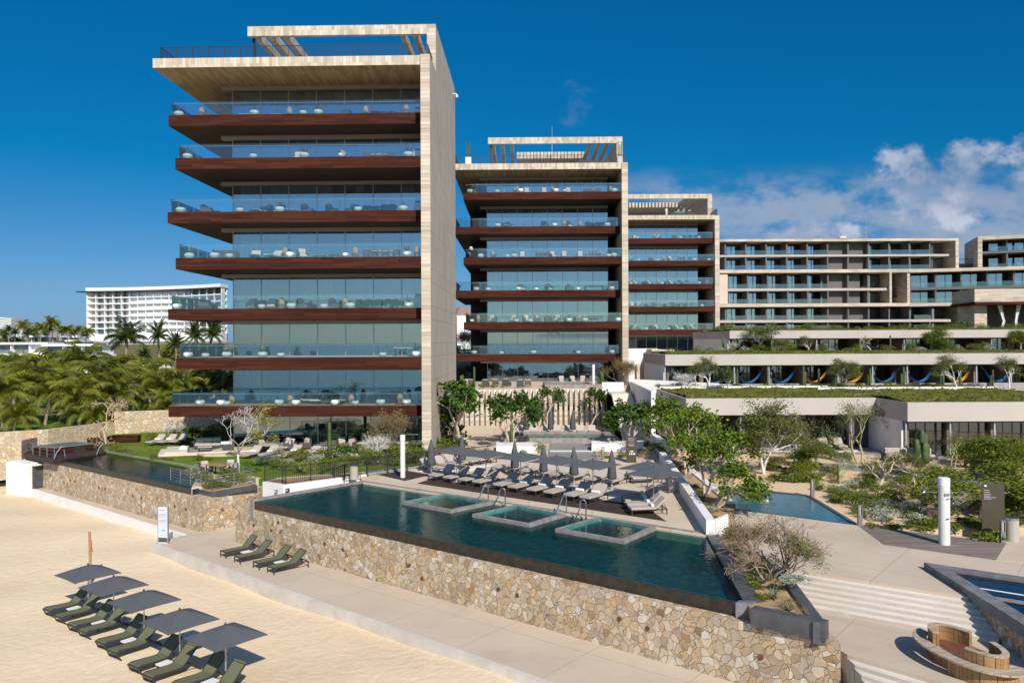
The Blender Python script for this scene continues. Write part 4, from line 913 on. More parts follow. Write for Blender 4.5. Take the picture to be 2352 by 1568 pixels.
def roofgarden(x0, x1, y0, y1, z, name='green_roof', seed=1):
    r = random.Random(seed); n, m = max(8, int((x1-x0)/.9)), max(3, int((y1-y0)/1.0))
    return struct(name, MB().sheet([(x0+(x1-x0)*i/n, y0+(y1-y0)*j/m, z+(r.uniform(.05,.28) if 0 < j else .04)) for j in range(m+1) for i in range(n+1)], n+1), ROOFG, True)
roofgarden(14.6, 31.5, SA_Y+.5, SB_Y-1.2, 7.0, seed=2); roofgarden(30.3, 46, 61.4, SB_Y-1.2, 7.0, seed=3); roofgarden(16.4, 60, SB_Y+.5, SC_Y-.4, 10.34, seed=4); roofgarden(27.2, 72, SC_Y+.5, SC_Y+20, 13.0, seed=5)
for (x0, x1, y) in ((14.5,31,78.2),(29,46,75.5)):
    t = thing('garden_kerb', 'thin white kerb on the green roof %s' % ('at the left' if x0 < 20 else 'at the right edge'), 'kerb', (x0,y,7.0)); MB().box(0,x1-x0,0,.25,0,.32).build('kerb', WHITE, t)

# ------------------------------------------------------------------ long hotel wing
HY = 182.0
def hx(u, y=HY): return (u-1176)/F*y
def hz(v, u=1900, y=HY): return CZ+(784-ROLL*(u-1176)-v)/F*y
ht = thing('hotel_wing', 'long horizontal travertine hotel wing behind the terraced suites', 'building', (hx(1648), HY, 12.0))
OX = hx(1648)
def hb(name, u0, u1, v0, v1, y0, y1, m): return MB().box(hx(u0)-OX, hx(u1)-OX, y0, y1, hz(v1)-12, hz(v0)-12).build(name, m, ht)
hb('roof_slab', 1640, 2203, 548.5, 554, 0, 16, TRAV_H); hb('end_wall', 2196, 2203.2, 554.1, 619.5, .01, 16, TRAV_H); hb('belt_slab', 1640, 2203.1, 618.5, 626, -.01, 16, TRAV_H)
hb('pier', 1651, 1673, 626.1, 696, .4, 14, STUCW); hb('end_wall', 2044, 2049, 626.1, 697, .02, 16, TRAV_H); hb('end_wall', 2085, 2091, 622, 697, .1, 16, TRAV_H)
hb('belt_slab', 1640, 2203, 696.5, 704, -.02, 16, TRAV_H); hb('end_wall', 2199, 2204, 704.1, 756, .03, 16, TRAV_H)
hb('balcony_slab', 1640, 2184, 584, 588.5, .6, 14, STUCCO); hb('balcony_slab', 1674, 2040, 661.5, 667, .6, 14, STUCCO); hb('balcony_slab', 1640, 2187, 734, 740, .5, 14, STUCCO)
hb('rear_wall', 1640, 2044, 554, 756, 12, 14, INT); hb('rear_wall', 2044, 2200, 554, 619, 12, 14, INT); hb('rear_wall', 2049, 2200, 700, 756, 12, 14, INT)
HG = {}
def hrow(u0, u1, v0, v1, seed, bay=47.2, blank=None, off=0):
    r = random.Random(seed); z0, z1 = hz(v1)-12, hz(v0)-12; H = z1-z0; w = bay/F*HY; u = u0+off
    k = round(H,1), round(w,1)
    if k not in HG: HG[k] = (MB().box(-.16,.16,.8,6,0,H).mesh('partition', STUCCO2), MB().box(.15,w*.48,0,.05,0,H-.3).mesh('window', GLASS), MB().box(-.05,.05,-.04,.08,0,H-.3).box(w*.24-.04,w*.24+.04,-.03,.07,0,H-.3).mesh('frame', BRONZE), MB().box(.2,w-.2,.75,.79,0,1.05).mesh('glass_railing', GLASSR), curtain_mesh(w*.28, H-.35, 5))
    a, g, f_, rl, cu = HG[k]
    while u < u1-4:
        x = hx(u)-OX; place(a, 'partition', ht, (x,0,z0))
        if blank and blank[0] <= u+bay*.5 <= blank[1]: u += bay; continue
        p = place(g, 'window', ht, (x+.2,5.0,z0)); place(f_, 'frame', p)
        p = place(g, 'window', ht, (x+.2+w*.48,5.0,z0)); place(f_, 'frame', p)
        if u+bay < u1+14: place(rl, 'glass_railing', ht, (x,0,z0))
        if r.random() < .9: place(cu, 'curtain', ht, (x+.5+r.random()*w*.4,5.3,z0))
        u += bay
    if blank: MB().box(hx(blank[0])-OX, hx(blank[1])-OX, 2.4, 2.8, z0, z1-.01).build('blank_wall', STUCCO2, ht)
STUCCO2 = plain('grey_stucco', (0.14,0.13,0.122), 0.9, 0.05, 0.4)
hrow(1669, 2168, 554, 584, 1, blank=(1904,1996)); hrow(1669, 2168, 588.5, 618.5, 2, blank=(1904,1996))
hrow(1674, 2020, 626, 661.5, 3, 46.3, blank=(1895,1986)); hrow(1674, 2020, 667, 696.5, 4, 46.3, blank=(1895,1986))
hrow(1669, 2168, 704, 734, 5, blank=(1906,2000)); hrow(1669, 2168, 740, 757, 6)
# bridge, right block and its pavilion stand nearer and are turned a little
OXR = hx(2091); 
hr2 = thing('hotel_wing', 'right hotel block turned towards the camera behind the pavilion', 'building', (hx(2091), HY, 12.0), -.30)
def rb(name, x0, x1, z0, z1, y0, y1, m): return MB().box(x0, x1, y0, y1, z0-12, z1-12).build(name, m, hr2)
zt_, zm = hz(621), hz(697)
rb('belt_slab', -.3, 46, zt_-.6, zt_+.15, -.2, 15, TRAV_H); rb('belt_slab', -.2, 46, zm-.75, zm, -.1, 15, TRAV_H); rb('balcony_slab', 0, 46, hz(667), hz(661), .6, 14, STUCCO2); rb('rear_wall', 0, 46, 10, zt_-.6, 11, 13, INT)
def rrow(x0, x1, z0, z1, seed):
    r = random.Random(seed); H = z1-z0; w = 5.2; a = MB().box(-.16,.16,.8,6,0,H).mesh('partition', STUCCO2); g = MB().box(.15,w*.48,0,.05,0,H-.3).mesh('window', GLASS); rl = MB().box(.2,w-.2,.75,.79,0,1.05).mesh('glass_railing', GLASSR); cu = curtain_mesh(w*.3, H-.35, 8); x = x0
    while x < x1:
        place(a, 'partition', hr2, (x,0,z0-12)); place(g, 'window', hr2, (x+.2,5,z0-12)); place(g, 'window', hr2, (x+.2+w*.48,5,z0-12)); place(rl, 'glass_railing', hr2, (x,0,z0-12))
        if r.random() < .8: place(cu, 'curtain', hr2, (x+.5+r.random()*w*.4,5.3,z0-12))
        x += w
rrow(.2, 46, hz(661), zt_-.6, 1); rrow(.2, 46, zm, hz(667), 2)
ub = thing('hotel_wing', 'upper right hotel block cut by the picture edge', 'building', (hx(2241), HY-1, zt_+.15), -.34); uh = hz(546)-zt_-.15
MB().box(0,.9,0,15,0,uh-.8).build('end_wall', TRAV_H, ub); MB().box(0,40,0,15,uh-.8,uh).build('roof_slab', TRAV_H, ub); MB().box(0,40,-.05,15,-.7,0.02).build('belt_slab', TRAV_H, ub); MB().box(1,40,.8,14,uh*.47,uh*.47+.5).build('balcony_slab', STUCCO2, ub); MB().box(1,40,11,13,0.03,uh-.81).build('rear_wall', INT, ub)
for zz in (.03, uh*.47+.5):
    rl = MB().box(.2,5.0,.85,.89,0,1.05).mesh('glass_railing', GLASSR); g = MB().box(.15,2.4,0,.05,0,2.6).mesh('window', GLASS); a = MB().box(-.16,.16,1,6,0,uh*.45).mesh('partition', STUCCO2)
    for k in range(6): place(a, 'partition', ub, (6+5.2*k,0,zz)); place(rl, 'glass_railing', ub, (2.6+5.2*k,0,zz)); place(g, 'window', ub, (3+5.2*k,5,zz)); place(g, 'window', ub, (5.5+5.2*k,5,zz))
br = thing('footbridge', 'small footbridge with dark railing between the hotel blocks', 'bridge', (hx(2203), HY+4, hz(603))); MB().box(-.5,8,0,3,-.9,0).build('deck', STUCCO2, br)
s = MB()
for k in range(24): s.box(.35*k-.02,.35*k+.02,.1,.14,0,1.1)
s.box(-.5,8,.1,.15,1.08,1.16); s.build('railing', BLACKM, br)
br = thing('footbridge', 'dark footbridge in the gap below the belt slab', 'bridge', (hx(2049), HY+5, hz(680))); MB().box(0,3.7,0,3,-.1,.55).build('deck', BRONZE, br)
s = MB()
for k in range(12): s.box(.3*k-.02,.3*k+.02,.1,.14,.55,1.9)
s.box(0,3.7,.1,.15,1.85,1.92); s.build('railing', BLACKM, br)
pv = thing('pavilion', 'brown roofed pavilion with white curtains at the right edge', 'pavilion', (hx(2262,150), 150, hz(756,2262,150)-1.5), -.12)
MB().prism([(-2.5,-2),(14,-2),(14,9),(-2.5,9)], 6.05, 6.55).build('roof', WOOD_D, pv); MB().box(-2.2,14,-1,9,6.55,9.0).build('upper_wall', TRAV_H, pv); MB().box(0,14,7,7.4,0,6.05).build('rear_wall', INT, pv); MB().box(-1.8,.4,0,7.4,0,6.05).build('side_wall', TRAV_H, pv)
for k, x in enumerate((2.2,5.4,9.6)):
    c = MB().sheet([(x+.15*math.sin(j*2)+(.9*(1-abs(1-i/3)) if k == 0 else .18*math.cos(i)), -.2+.12*math.cos(j*2.2), 6-6*i/6) for i in range(7) for j in range(5)], 5); 
    for q_, vv in enumerate(c.v): c.v[q_] = (vv[0]+.15*(q_ % 5)*(1-.55*math.sin(math.pi*(q_//5)/6)), vv[1], vv[2])
    c.build('curtain', TOWEL, pv, True)
t = thing('tall_window', 'tall dark gridded window beside the pavilion', 'window', (hx(2207,165), 165, hz(757,2207,165)-1))
MB().box(0,4.8,0,.1,0,6.4).build('glass', GLASS, t); g = MB()
for k in range(4): g.box(1.6*k-.05,1.6*k+.05,-.08,.0,0,6.4); g.box(0,4.8,-.07,0.0,2.1*k-.05,2.1*k+.05)
g.build('frame', BRONZE, t); MB().box(-.5,8,.2,.5,0,8).build('wall', STUCCO2, t)
for lbl, u, v0, v1, y in (('thin mast rising behind the middle tower roof', 1268, 290, 330, 118), ('thin mast above the long hotel wing', 1989, 487, 548, HY+8)):
    p = A(u, v1, y); t = thing('mast', lbl, 'mast', p); MB().tube([(0,0,-1.5),(0,0,A(u,v0,y).z-p.z)], [.06,.025], 6).build('pole', ALU, t)
t = thing('roof_vent', 'small white domed vent on the hotel wing roof', 'vent', (hx(1944), HY+2, hz(548.5))); MB().box(-1,1,-.5,.5,0,.35).build('base', BRONZE, t); MB().lathe([(.9,.35),(.8,.7),(0,.9)],12).build('dome', WHITE, t, True)

# ------------------------------------------------------------------ far buildings on the left
fh = thing('hotel', 'large white curved hotel with rows of balconies far behind the palms', 'hotel', (-235, 440, 11.0))
FH, NF, NB = 3.42, 8, 17; CURM = MB().box(0,1.6,0,.3,0,2.5).mesh('curtain', STUCW); DIVM = MB().box(-.14,.14,.15,5,0,FH-.55).mesh('divider', WHITE2)
def arc(k): t = k/NB; return V(83*t*1.02, -26*t*t-2*t, 0)
fz0 = hz(784,300,440)-11
for f in range(NF):
    z0 = fz0+FH*(f+.0) if f else fz0
    s = MB()
    for k in range(NB):
        a, b = arc(k), arc(k+1); s.prism([XY(a),XY(b),XY(b+V(0,9,0)),XY(a+V(0,9,0))], z0-(0 if f else 0), z0+.55 if f else z0+3.4)
    s.build('floor_slab', WHITE2, fh)
    if f:
        for k in range(NB+1): place(DIVM, 'divider', fh, (*arc(k)[:2], z0+.55))
        rr_ = random.Random(f)
        w = MB()
        for k in range(NB):
            a, b = arc(k), arc(k+1); w.prism([XY(a+V(.2,3,0)),XY(b+V(-.2,3,0)),XY(b+V(-.2,3.1,0)),XY(a+V(.2,3.1,0))], z0+.56, z0+FH)
            if rr_.random() < .8: place(CURM, 'curtain', fh, (a.x+1.6,a.y+2.6,z0+.56))
        w.build('window_row', GLASSF, fh) if 'GLASSF' in globals() else w.build('window_row', plain('far_window', (0.16,0.22,0.25), 0.15, 0.3, 0.3), fh)
zt_ = fz0+FH*NF; s = MB(); s2 = MB()
for k in range(NB):
    a, b = arc(k), arc(k+1); s.prism([XY(a+V(0,-1,0)),XY(b+V(0,-1,0)),XY(b+V(0,10,0)),XY(a+V(0,10,0))], zt_+.5, zt_+2.3); s2.prism([XY(a+V(0,-2,0)),XY(b+V(0,-2,0)),XY(b+V(0,10.2,0)),XY(a+V(0,10.2,0))], zt_-.1, zt_+.495)
s.build('roof_parapet', WHITE2, fh); s2.build('roof_slab', BRONZE, fh); MB().prism([(0,-2.1),(-5.5,-1),(-5.5,2),(0,6)], zt_-.1, zt_+.4).build('roof_visor', BRONZE, fh)
MB().prism([XY(arc(0)+V(.1,.2,0)),XY(arc(1)+V(0,9.2,0)),XY(arc(NB)+V(0,9.3,0)),XY(arc(NB)+V(0,8,0)),XY(arc(0)+V(.1,8,0))], fz0, zt_).build('rear_wall', WHITE2, fh)
def lowblock(label, u0, u1, v0, v1, y, floors, seed, m=None):
    r = random.Random(seed); x0, x1 = hx(u0,y), hx(u1,y); z1 = hz(v0,u0,y); z0 = hz(v1,u0,y); t = thing('low_building', label, 'building', (x0,y,z0)); L = x1-x0; h = (z1-z0)/floors
    MB().box(.2,L-.2,2,10,0,z1-z0-.02).build('wall', WHITE2, t)
    for f in range(floors):
        MB().box(-.5,L+.5,-.6,10.5,h*(f+1)-.75,h*(f+1)).build('slab', WHITE2, t)
        n = max(2, int(L/6)); w = L/n
        for k in range(n):
            if r.random() < .8: MB().box(w*k+.3,w*k+w-.3,1.9,1.99,h*f+.1,h*(f+1)-.8).build('window', FARW, t)
            MB().box(w*k-.15,w*k+.15,.2,2,h*f,h*(f+1)-.76).build('column', WHITE2, t)
FARW = plain('far_glazing', (0.13,0.19,0.21), 0.12, 0.35, 0.3)
lowblock('long low white building behind the palms at the left edge', -60, 108, 786.5, 838, 285, 2, 3)
lowblock('long low white building beside the palms, right of the left one', 100, 230, 790, 838, 278, 2, 4)
lowblock('low white building under the far hotel', 225, 400, 790, 812, 330, 1, 5)
lowblock('white house half hidden between the palms', 128, 200, 826, 872, 175, 2, 6)
lowblock('small white block standing among far palms', 72, 104, 770, 788, 320, 1, 7)
lowblock('pale house with small windows below the far palms', 139, 176, 771, 790, 325, 2, 8)
t = thing('apartment_block', 'plain grey white block at the far left edge', 'building', (hx(-60,520), 520, 11)); MB().box(0,hx(26,520)-hx(-60,520),0,14,0,hz(731,0,520)-11).box(30,hx(30,520)-hx(-60,520),3,12,0,hz(752,0,520)-11).build('wall', plain('far_grey_wall', (.5,.5,.5), .9), t); MB().box(-.5,20,-.5,10,hz(731,0,520)-11,hz(729,0,520)-11).build('roof', WHITE2, t)
t = thing('white_house', 'small white house between the two nearer towers', 'building', (hx(1050,300), 300, 9)); MB().box(0,5,0,6,0,hz(726,1060,300)-9).build('wall', WHITE2, t); MB().box(-.2,5.2,-.2,6.2,hz(726,1060,300)-9,hz(725,1060,300)-9+.1).build('roof', WHITE2, t)
# ------------------------------------------------------------------ furniture templates
R4 = random.Random(44)
def spike_leaves(mb, n, L, w, rng, up=.75, droop=.5, z=0, seg=3, thick=False, r0=0.03):
    for k in range(n):
        a = 2.4*k+rng.uniform(-.4,.4); e = rng.uniform(up-.35, up+.3); l = L*rng.uniform(.7,1.1); d = V(math.cos(a), math.sin(a), 0); s = V(-d.y, d.x, 0)
        c = []
        for i in range(seg+1):
            t = i/seg; c.append(V(0,0,z)+d*(r0+l*t*math.cos(e)*(1+.15*t))+V(0,0,l*t*math.sin(e)-droop*l*t*t*.45))
        for i in range(seg):
            w0, w1 = w*(1-(i/seg)**1.7), w*(1-((i+1)/seg)**1.7)
            if thick:
                up_ = V(0,0,.4)*w; mb.add([c[i]-s*w0,c[i]+up_*-.5*(1-i/seg),c[i]+s*w0,c[i+1]-s*w1,c[i+1]+up_*-.5*(1-(i+1)/seg),c[i+1]+s*w1],[(0,1,4,3),(1,2,5,4)])
            else: mb.quad(c[i]-s*w0, c[i]+s*w0, c[i+1]+s*w1, c[i+1]-s*w1)
    return mb
def mk_planter(big, seed):
    def f():
        r = random.Random(seed); t = thing('planter', 'white bowl planter', 'planter')
        s = 1.0 if big else .8
        MB().lathe([(.16*s,0),(.33*s,.10*s),(.40*s,.25*s),(.36*s,.40*s),(.27*s,.46*s),(.24*s,.45*s),(.22*s,.40*s)], 14).build('bowl', WHITE2, t, True)
        m = MB()
        if big == 2: spike_leaves(m, 22, 1.0, .035, r, .9, .5, .42)
        elif big: spike_leaves(m, 16, .55, .05, r, .75, .5, .42)
        else: spike_leaves(m, 18, .32, .04, r, .6, .6, .34)
        m.build('plant', L_SPK, t); return t
    return f
def mk_jar():
    t = thing('floor_lantern', 'wicker floor lantern', 'lantern'); MB().lathe([(.17,0),(.24,.1),(.26,.45),(.22,.75),(.12,.92),(.0,.93)], 12).build('wicker_body', WICK, t, True)
    MB().tube([(-.1,0,.9),(-.06,0,1.0),(.06,0,1.0),(.1,0,.9)], .015, 5).build('handle', BRONZE, t); return t
def mk_candle():
    t = thing('floor_lantern', 'glass candle lantern', 'lantern'); MB().box(-.11,.11,-.11,.11,0,.5).build('glass', GLASSR, t); MB().lathe([(.06,0.02),(.06,.3),(0,.31)],8).build('candle', WHITE2, t); f = MB()
    for x in (-.12,.12):
        for y in (-.12,.12): f.box(x-.012,x+.012,y-.012,y+.012,0,.52)
    f.build('frame', BRONZE, t); return t
def mk_armchair(cushion=CUSH, shell=DGREY, w=.8):
    def f():
        t = thing('armchair', 'dark woven armchair with pale cushions', 'armchair'); h = w/2
        MB().box(-h,h,-.38,.38,.12,.26).box(-h,h,.30,.42,.26,.86).box(-h,-h+.1,-.36,.3,.26,.56).box(h-.1,h,-.36,.3,.26,.56).build('frame', shell, t)
        for x in (-h+.08,h-.08):
            for y in (-.3,.3): MB().box(x-.025,x+.025,y-.025,y+.025,0,.12).build('leg', BRONZE, t)
        MB().box(-h+.11,h-.11,-.36,.29,.26,.42).build('seat_cushion', cushion, t); MB().prism([(-h+.12,.10),(h-.12,.10),(h-.12,.28),(-h+.12,.28)],.42,[.78,.78,.95,.95]).build('back_cushion', cushion, t); return t
    return f
def mk_dining():
    t = thing('dining_chair', 'dark dining chair', 'chair'); s = MB(); s.box(-.27,.27,-.27,.25,.42,.48)
    for k in range(9):
        a = math.pi*(k/8); x, y = .29*math.cos(a), -.02+.29*math.sin(a); s.box(x-.055,x+.055,y-.03,y+.03,.48,.84-.10*abs(1-k/4)**2)
    s.build('shell', DGREY, t)
    for x in (-.22,.22):
        for y in (-.2,.2): MB().box(x-.02,x+.02,y-.02,y+.02,0,.42).build('leg', BRONZE, t)
    return t
def mk_table(L, w, h, top=TAN, leg=BRONZE, rnd=False):
    def f():
        t = thing('table', 'table', 'table')
        if rnd: MB().lathe([(w/2,h-.04),(w/2,h),(0,h)],18).build('tabletop', top, t); MB().lathe([(.25,0),(.06,.06),(.05,h-.05)],10).build('pedestal', leg, t)
        else:
            MB().box(-L/2,L/2,-w/2,w/2,h-.05,h).build('tabletop', top, t)
            for x in (-L/2+.06,L/2-.06):
                for y in (-w/2+.06,w/2-.06): MB().box(x-.03,x+.03,y-.03,y+.03,0,h-.05).build('leg', leg, t)
        return t
    return f
def cushion_slab(x0, x1, y0, y1, h, z, slope=0):
    m = MB(); nx, ny = 3, 6; e = .03
    pts = []
    return MB().prism([(x0+e,y0),(x1-e,y0),(x1,y0+e),(x1,y1-e),(x1-e,y1),(x0+e,y1),(x0,y1-e),(x0,y0+e)], [z+slope*(p-y0) for p in (y0,y0,y0+e,y1-e,y1,y1,y1-e,y0+e)], [z+h+slope*(p-y0) for p in (y0,y0,y0+e,y1-e,y1,y1,y1-e,y0+e)])
def tilt(mb, y0, z0, ang):
    c, s = math.cos(ang), math.sin(ang); mb.v = [(x, y0+(y-y0)*c-(z-z0)*s, z0+(y-y0)*s+(z-z0)*c) for x, y, z in mb.v]; return mb
def mk_lounger(ang=42, frame=BRONZE, cloth=CUSH, towel=False):
    """foot at y=-1, head at y=+1"""
    def f():
        t = thing('sun_lounger', 'taupe sun lounger', 'sun lounger'); w = .34
        fr = MB()
        for x in (-w,w): fr.bar((x,-1,.28),(x,.95,.28),.05,.05)
        for y in (-1,-.2,.32,.95): fr.bar((-w,y,.28),(w,y,.28),.04,.04)
        for x in (-w+.05,w-.05): fr.bar((x,.38,.32),(x,.38+.62*math.cos(rad(ang)),.32+.62*math.sin(rad(ang))),.03); fr.bar((x,.38+.5*math.cos(rad(ang)),.30+.5*math.sin(rad(ang))),(x,.92,.28),.025)
        fr.build('frame', frame, t)
        for x in (-w,w):
            for y in (-.96,.92): MB().box(x-.025,x+.025,y-.025,y+.025,0,.26).build('leg', frame, t)
        cushion_slab(-w-.02,w+.02,-1.0,.34,.10,.31).build('seat_cushion', cloth, t)
        tilt(cushion_slab(-w-.02,w+.02,.36,1.10,.10,.31), .36, .31, rad(ang)).build('back_cushion', cloth, t)
        return t
    return f
def mk_beachlounger(curved):
    def f():
        t = thing('sun_lounger', 'olive sling lounger', 'sun lounger'); w = .33; fr = MB()
        for x in (-w,w):
            if curved:
                fr.tube([(x,-.72,0),(x,-.86,.18),(x,-.94,.33),(x,-.80,.37),(x,.15,.30),(x,.35,.32)],.028,6); fr.tube([(x,.2,.30),(x,.55,.32),(x,.85,.22),(x,1.02,0)],.028,6)
            else:
                fr.bar((x,-.97,.33),(x,.36,.33),.05); fr.bar((x,.36,.33),(x,1.0,.33),.05)
                for y in (-.95,1.0): fr.bar((x,y,0),(x,y,.33),.05)
            fr.bar((x,.30,.33),(x,.30+.82*.72,.33+.82*.70),.045)
        for y, z in ((-.92 if curved else -.96,.33),(.3,.32),(.3+.57,.33+.55),(1.0,.05 if curved else .33)): fr.bar((-w,y,z),(w,y,z),.045)
        if curved: fr.bar((-w,-.72,.02),(w,-.72,.02),.04)
        fr.build('frame', BRONZE, t)
        s = MB(); pts = []
        for i, y in enumerate((-.95,-.86,-.6,-.3,0,.3)):
            z = [.30,.37,.36,.345,.34,.35][i] if curved else .365
            pts += [(-w+.01,y,z),(w-.01,y,z)]
        s.sheet(pts, 2); n0 = len(s.v); s.sheet([(x,y,z-.018) for x,y,z in pts][::-1], 2); s.build('seat_sling', SLING, t)
        b = MB(); b.prism([(-w+.01,.31),(w-.01,.31),(w-.01,.31+.84),(-w+.01,.31+.84)], .34, .36); tilt(b,.31,.35,rad(44)).build('back_sling', SLING, t); return t
    return f
def mk_umbrella(half, hgt, rise=.32, base=True):
    def f():
        t = thing('parasol', 'charcoal square parasol', 'parasol'); n = 8; top = V(0,0,hgt); m = MB()
        for k in range(4):
            a = rad(90*k); c = V(math.cos(a),math.sin(a),0)*half*1.414; d = V(math.cos(a+rad(90)),math.sin(a+rad(90)),0)*half*1.414
            rows = []
            for i in range(6):
                t_ = i/5; row = []
                for j in range(7):
                    q = j/6; p = (c+(d-c)*q)*t_; sag = .05*math.sin(math.pi*q)*t_*half*.6; row.append((p.x,p.y,hgt-rise*(t_**1.15)+sag*.6))
                rows += row
            m.sheet(rows, 7)
        v0 = len(m.v); vs = [(x,y,z-.012) for x,y,z in m.v]; fs = [tuple(reversed(q)) for q in m.f]; m.add(vs, [tuple(i for i in q) for q in fs])
        m.build('canopy', CHARC, t, True); r = MB()
        for k in range(4):
            a = rad(90*k); r.bar((0,0,hgt-.12),(math.cos(a)*half*1.38,math.sin(a)*half*1.38,hgt-rise-.025),.025); r.bar((0,0,hgt-.62),(math.cos(a)*half*.7,math.sin(a)*half*.7,hgt-rise*.55-.03),.02)
        r.build('ribs', BRONZE, t); MB().tube([(0,0,0),(0,0,hgt-.02)],.026,8).build('pole', POLE, t); MB().lathe([(.04,hgt-.01),(.05,hgt+.03),(.02,hgt+.08),(.0,hgt+.1)],8).build('finial', BRONZE, t)
        if base: MB().lathe([(.34,0),(.34,.05),(.08,.09),(.05,.28)],16).build('base', POLE, t, True)
        return t
    return f
def mk_closed(h=2.45):
    t = thing('parasol', 'closed charcoal parasol', 'parasol'); MB().tube([(0,0,0),(0,0,h)],.026,8).build('pole', POLE, t)
    MB().lathe([(.20,.62),(.25,.75),(.21,1.2),(.20,1.6),(.13,2.0),(.05,2.38),(.0,2.43)], 16, wob=lambda j,z: 1+.22*math.cos(j*math.pi)*(1 if z < 2 else .4)).build('canopy', CHARC, t, 'all'); MB().lathe([(.34,0),(.34,.05),(.08,.09),(.05,.28)],14).build('base', POLE, t, True); return t
def mk_sofa(L=2.2, cloth=CUSH):
    def f():
        t = thing('sofa', 'sofa', 'sofa'); MB().box(-L/2,L/2,-.42,.42,.08,.28).box(-L/2,L/2,.34,.46,.28,.78).box(-L/2,-L/2+.1,-.42,.34,.28,.6).box(L/2-.1,L/2,-.42,.34,.28,.6).build('frame', DGREY, t)
        n = 3; w = (L-.22)/n
        for k in range(n): MB().box(-L/2+.11+w*k+.01,-L/2+.11+w*(k+1)-.01,-.4,.33,.28,.45).build('seat_cushion', cloth, t); MB().prism([(-L/2+.13+w*k,.14),(-L/2+.09+w*(k+1),.14),(-L/2+.09+w*(k+1),.32),(-L/2+.13+w*k,.32)],.45,[.8,.8,.9,.9]).build('back_cushion', cloth, t)
        return t
    return f
def mk_bbq():
    t = thing('grill_counter', 'white grill counter', 'counter'); MB().box(-.35,.35,-.3,.3,0,.95).build('cabinet', WHITE2, t); MB().prism([(-.3,-.25),(.3,-.25),(.3,.25),(-.3,.25)],.95,[1.02,1.02,1.3,1.3]).build('hood', ALU, t); return t
def mk_towel():
    m = MB().tube([(-.27,0,.085),(-.25,0,.085),(.25,0,.085),(.27,0,.085)],[.06,.085,.085,.06],10); o = m.build('towel_roll', TOWEL, None, True); return tag(o, 'rolled white towel', 'towel')
PB2, PB1, PSM = Stamp(mk_planter(2,1)), Stamp(mk_planter(1,2)), Stamp(mk_planter(0,3)); JAR, CAN, ARM, DIN = Stamp(mk_jar), Stamp(mk_candle), Stamp(mk_armchair()), Stamp(mk_dining)
DTB, LTB, SOF, BBQ = Stamp(mk_table(2.4,.95,.75)), Stamp(mk_table(.9,.9,.34)), Stamp(mk_sofa(2.1, DGREY)), Stamp(mk_bbq)
LNG = Stamp(mk_lounger()); TWL = Stamp(mk_towel)
FURN = {'P': (PB2,.55,'white planter with tall spiky leaves'), 'p': (PB1,.5,'white planter with low green plant'), 'o': (PSM,.5,'small white bowl planter'), 'j': (JAR,1.2,'brown wicker floor lantern'), 'l': (CAN,.6,'glass candle lantern'), 'c': (ARM,2.0,'dark armchair with pale cushions'), 'd': (DIN,2.2,'dark dining chair'), 'T': (DTB,2.8,'long dining table'), 't': (LTB,1.5,'low square table'), 's': (SOF,2.3,'dark woven sofa'), 'q': (BBQ,2.6,'white grill counter'), 'g': (LNG,2.0,'low pale sun lounger')}
def furnish(O, yaw, tname, bname, z, yfr, items):
    th = -yaw; by = {}
    for it in items:
        k, u = it[0], it[1]; st, dy, what = FURN[k]; y = yfr+dy+(it[2] if len(it) > 2 else R4.uniform(-.15,.15))
        kk = (u-1176-ROLL*((784-(z-CZ)*F/O[1])-784))/F
        x = (kk*(O[1]+y*math.cos(th))-O[0]+y*math.sin(th))/(math.cos(th)-kk*math.sin(th))
        X = O[0]+x*math.cos(th)-y*math.sin(th); Y = O[1]+x*math.sin(th)+y*math.cos(th)
        rz = th+{'c': R4.choice((0,.5,-.6,2.6,1.3)), 'd': R4.choice((0,0,.4,3.14)), 'g': R4.choice((.2,-.2,1.57)), 's': R4.choice((0,1.57)), 'P': R4.uniform(0,6), 'p': R4.uniform(0,6), 'o': R4.uniform(0,6)}.get(k, 0)
        by.setdefault(k, []).append(st.at((X, Y, z+.004), rz))
    for k, os_ in by.items(): rank(os_, FURN[k][2], f"on {tname} tower's {bname} balcony", f"{FURN[k][0].src.name.split('.')[0].replace('_',' ')}s on the {tname} tower's {bname} balcony")
def S(s): return [(a[0], float(a[1:])) for a in s.split()]
BN7 = ['lowest','second-lowest','third-lowest','middle','third-highest','second-highest','top']
F1 = ['p460 p508 o521 p641 p680 p770 o816 p874 P934 j533 j667 j807 j919 c730 c750 d868 d888 d904 t727 g707 g790 T885 q961',
      'p432 o472 P521 P603 o645 o879 P956 T939',
      'P407 o601 p669 o744 p804 P939 j647 j793 c579 c625 c696 s479 c770 d826 d846 d868 d892 d907 T866 q961',
      'P435 p493 o527 p667 o794 P935 j655 j816 j958 g586 g629 c695 t736 s517 d842 d860 d885 d912 T874 t770',
      'p415 o551 P643 o822 p926 s483 c612 c640 c707 t672 c763 c807 d843 d863 d885 d902 T872 q961 g595',
      'P431 o582 P699 o784 P938 c684 c794 d842 d855 d886 d897 T868 q961',
      'p411 p584 o696 p731 j463 j665 j840 j933 s485 t565 t637 c794 d861 d880 d902 T880 q961']
for i, it in enumerate(F1): furnish(O1, Y1, 'tallest', BN7[i], lv[i][0], lv[i][2], S(it))
BN6 = ['lowest','second-lowest','third-lowest','third-highest','second-highest','top']
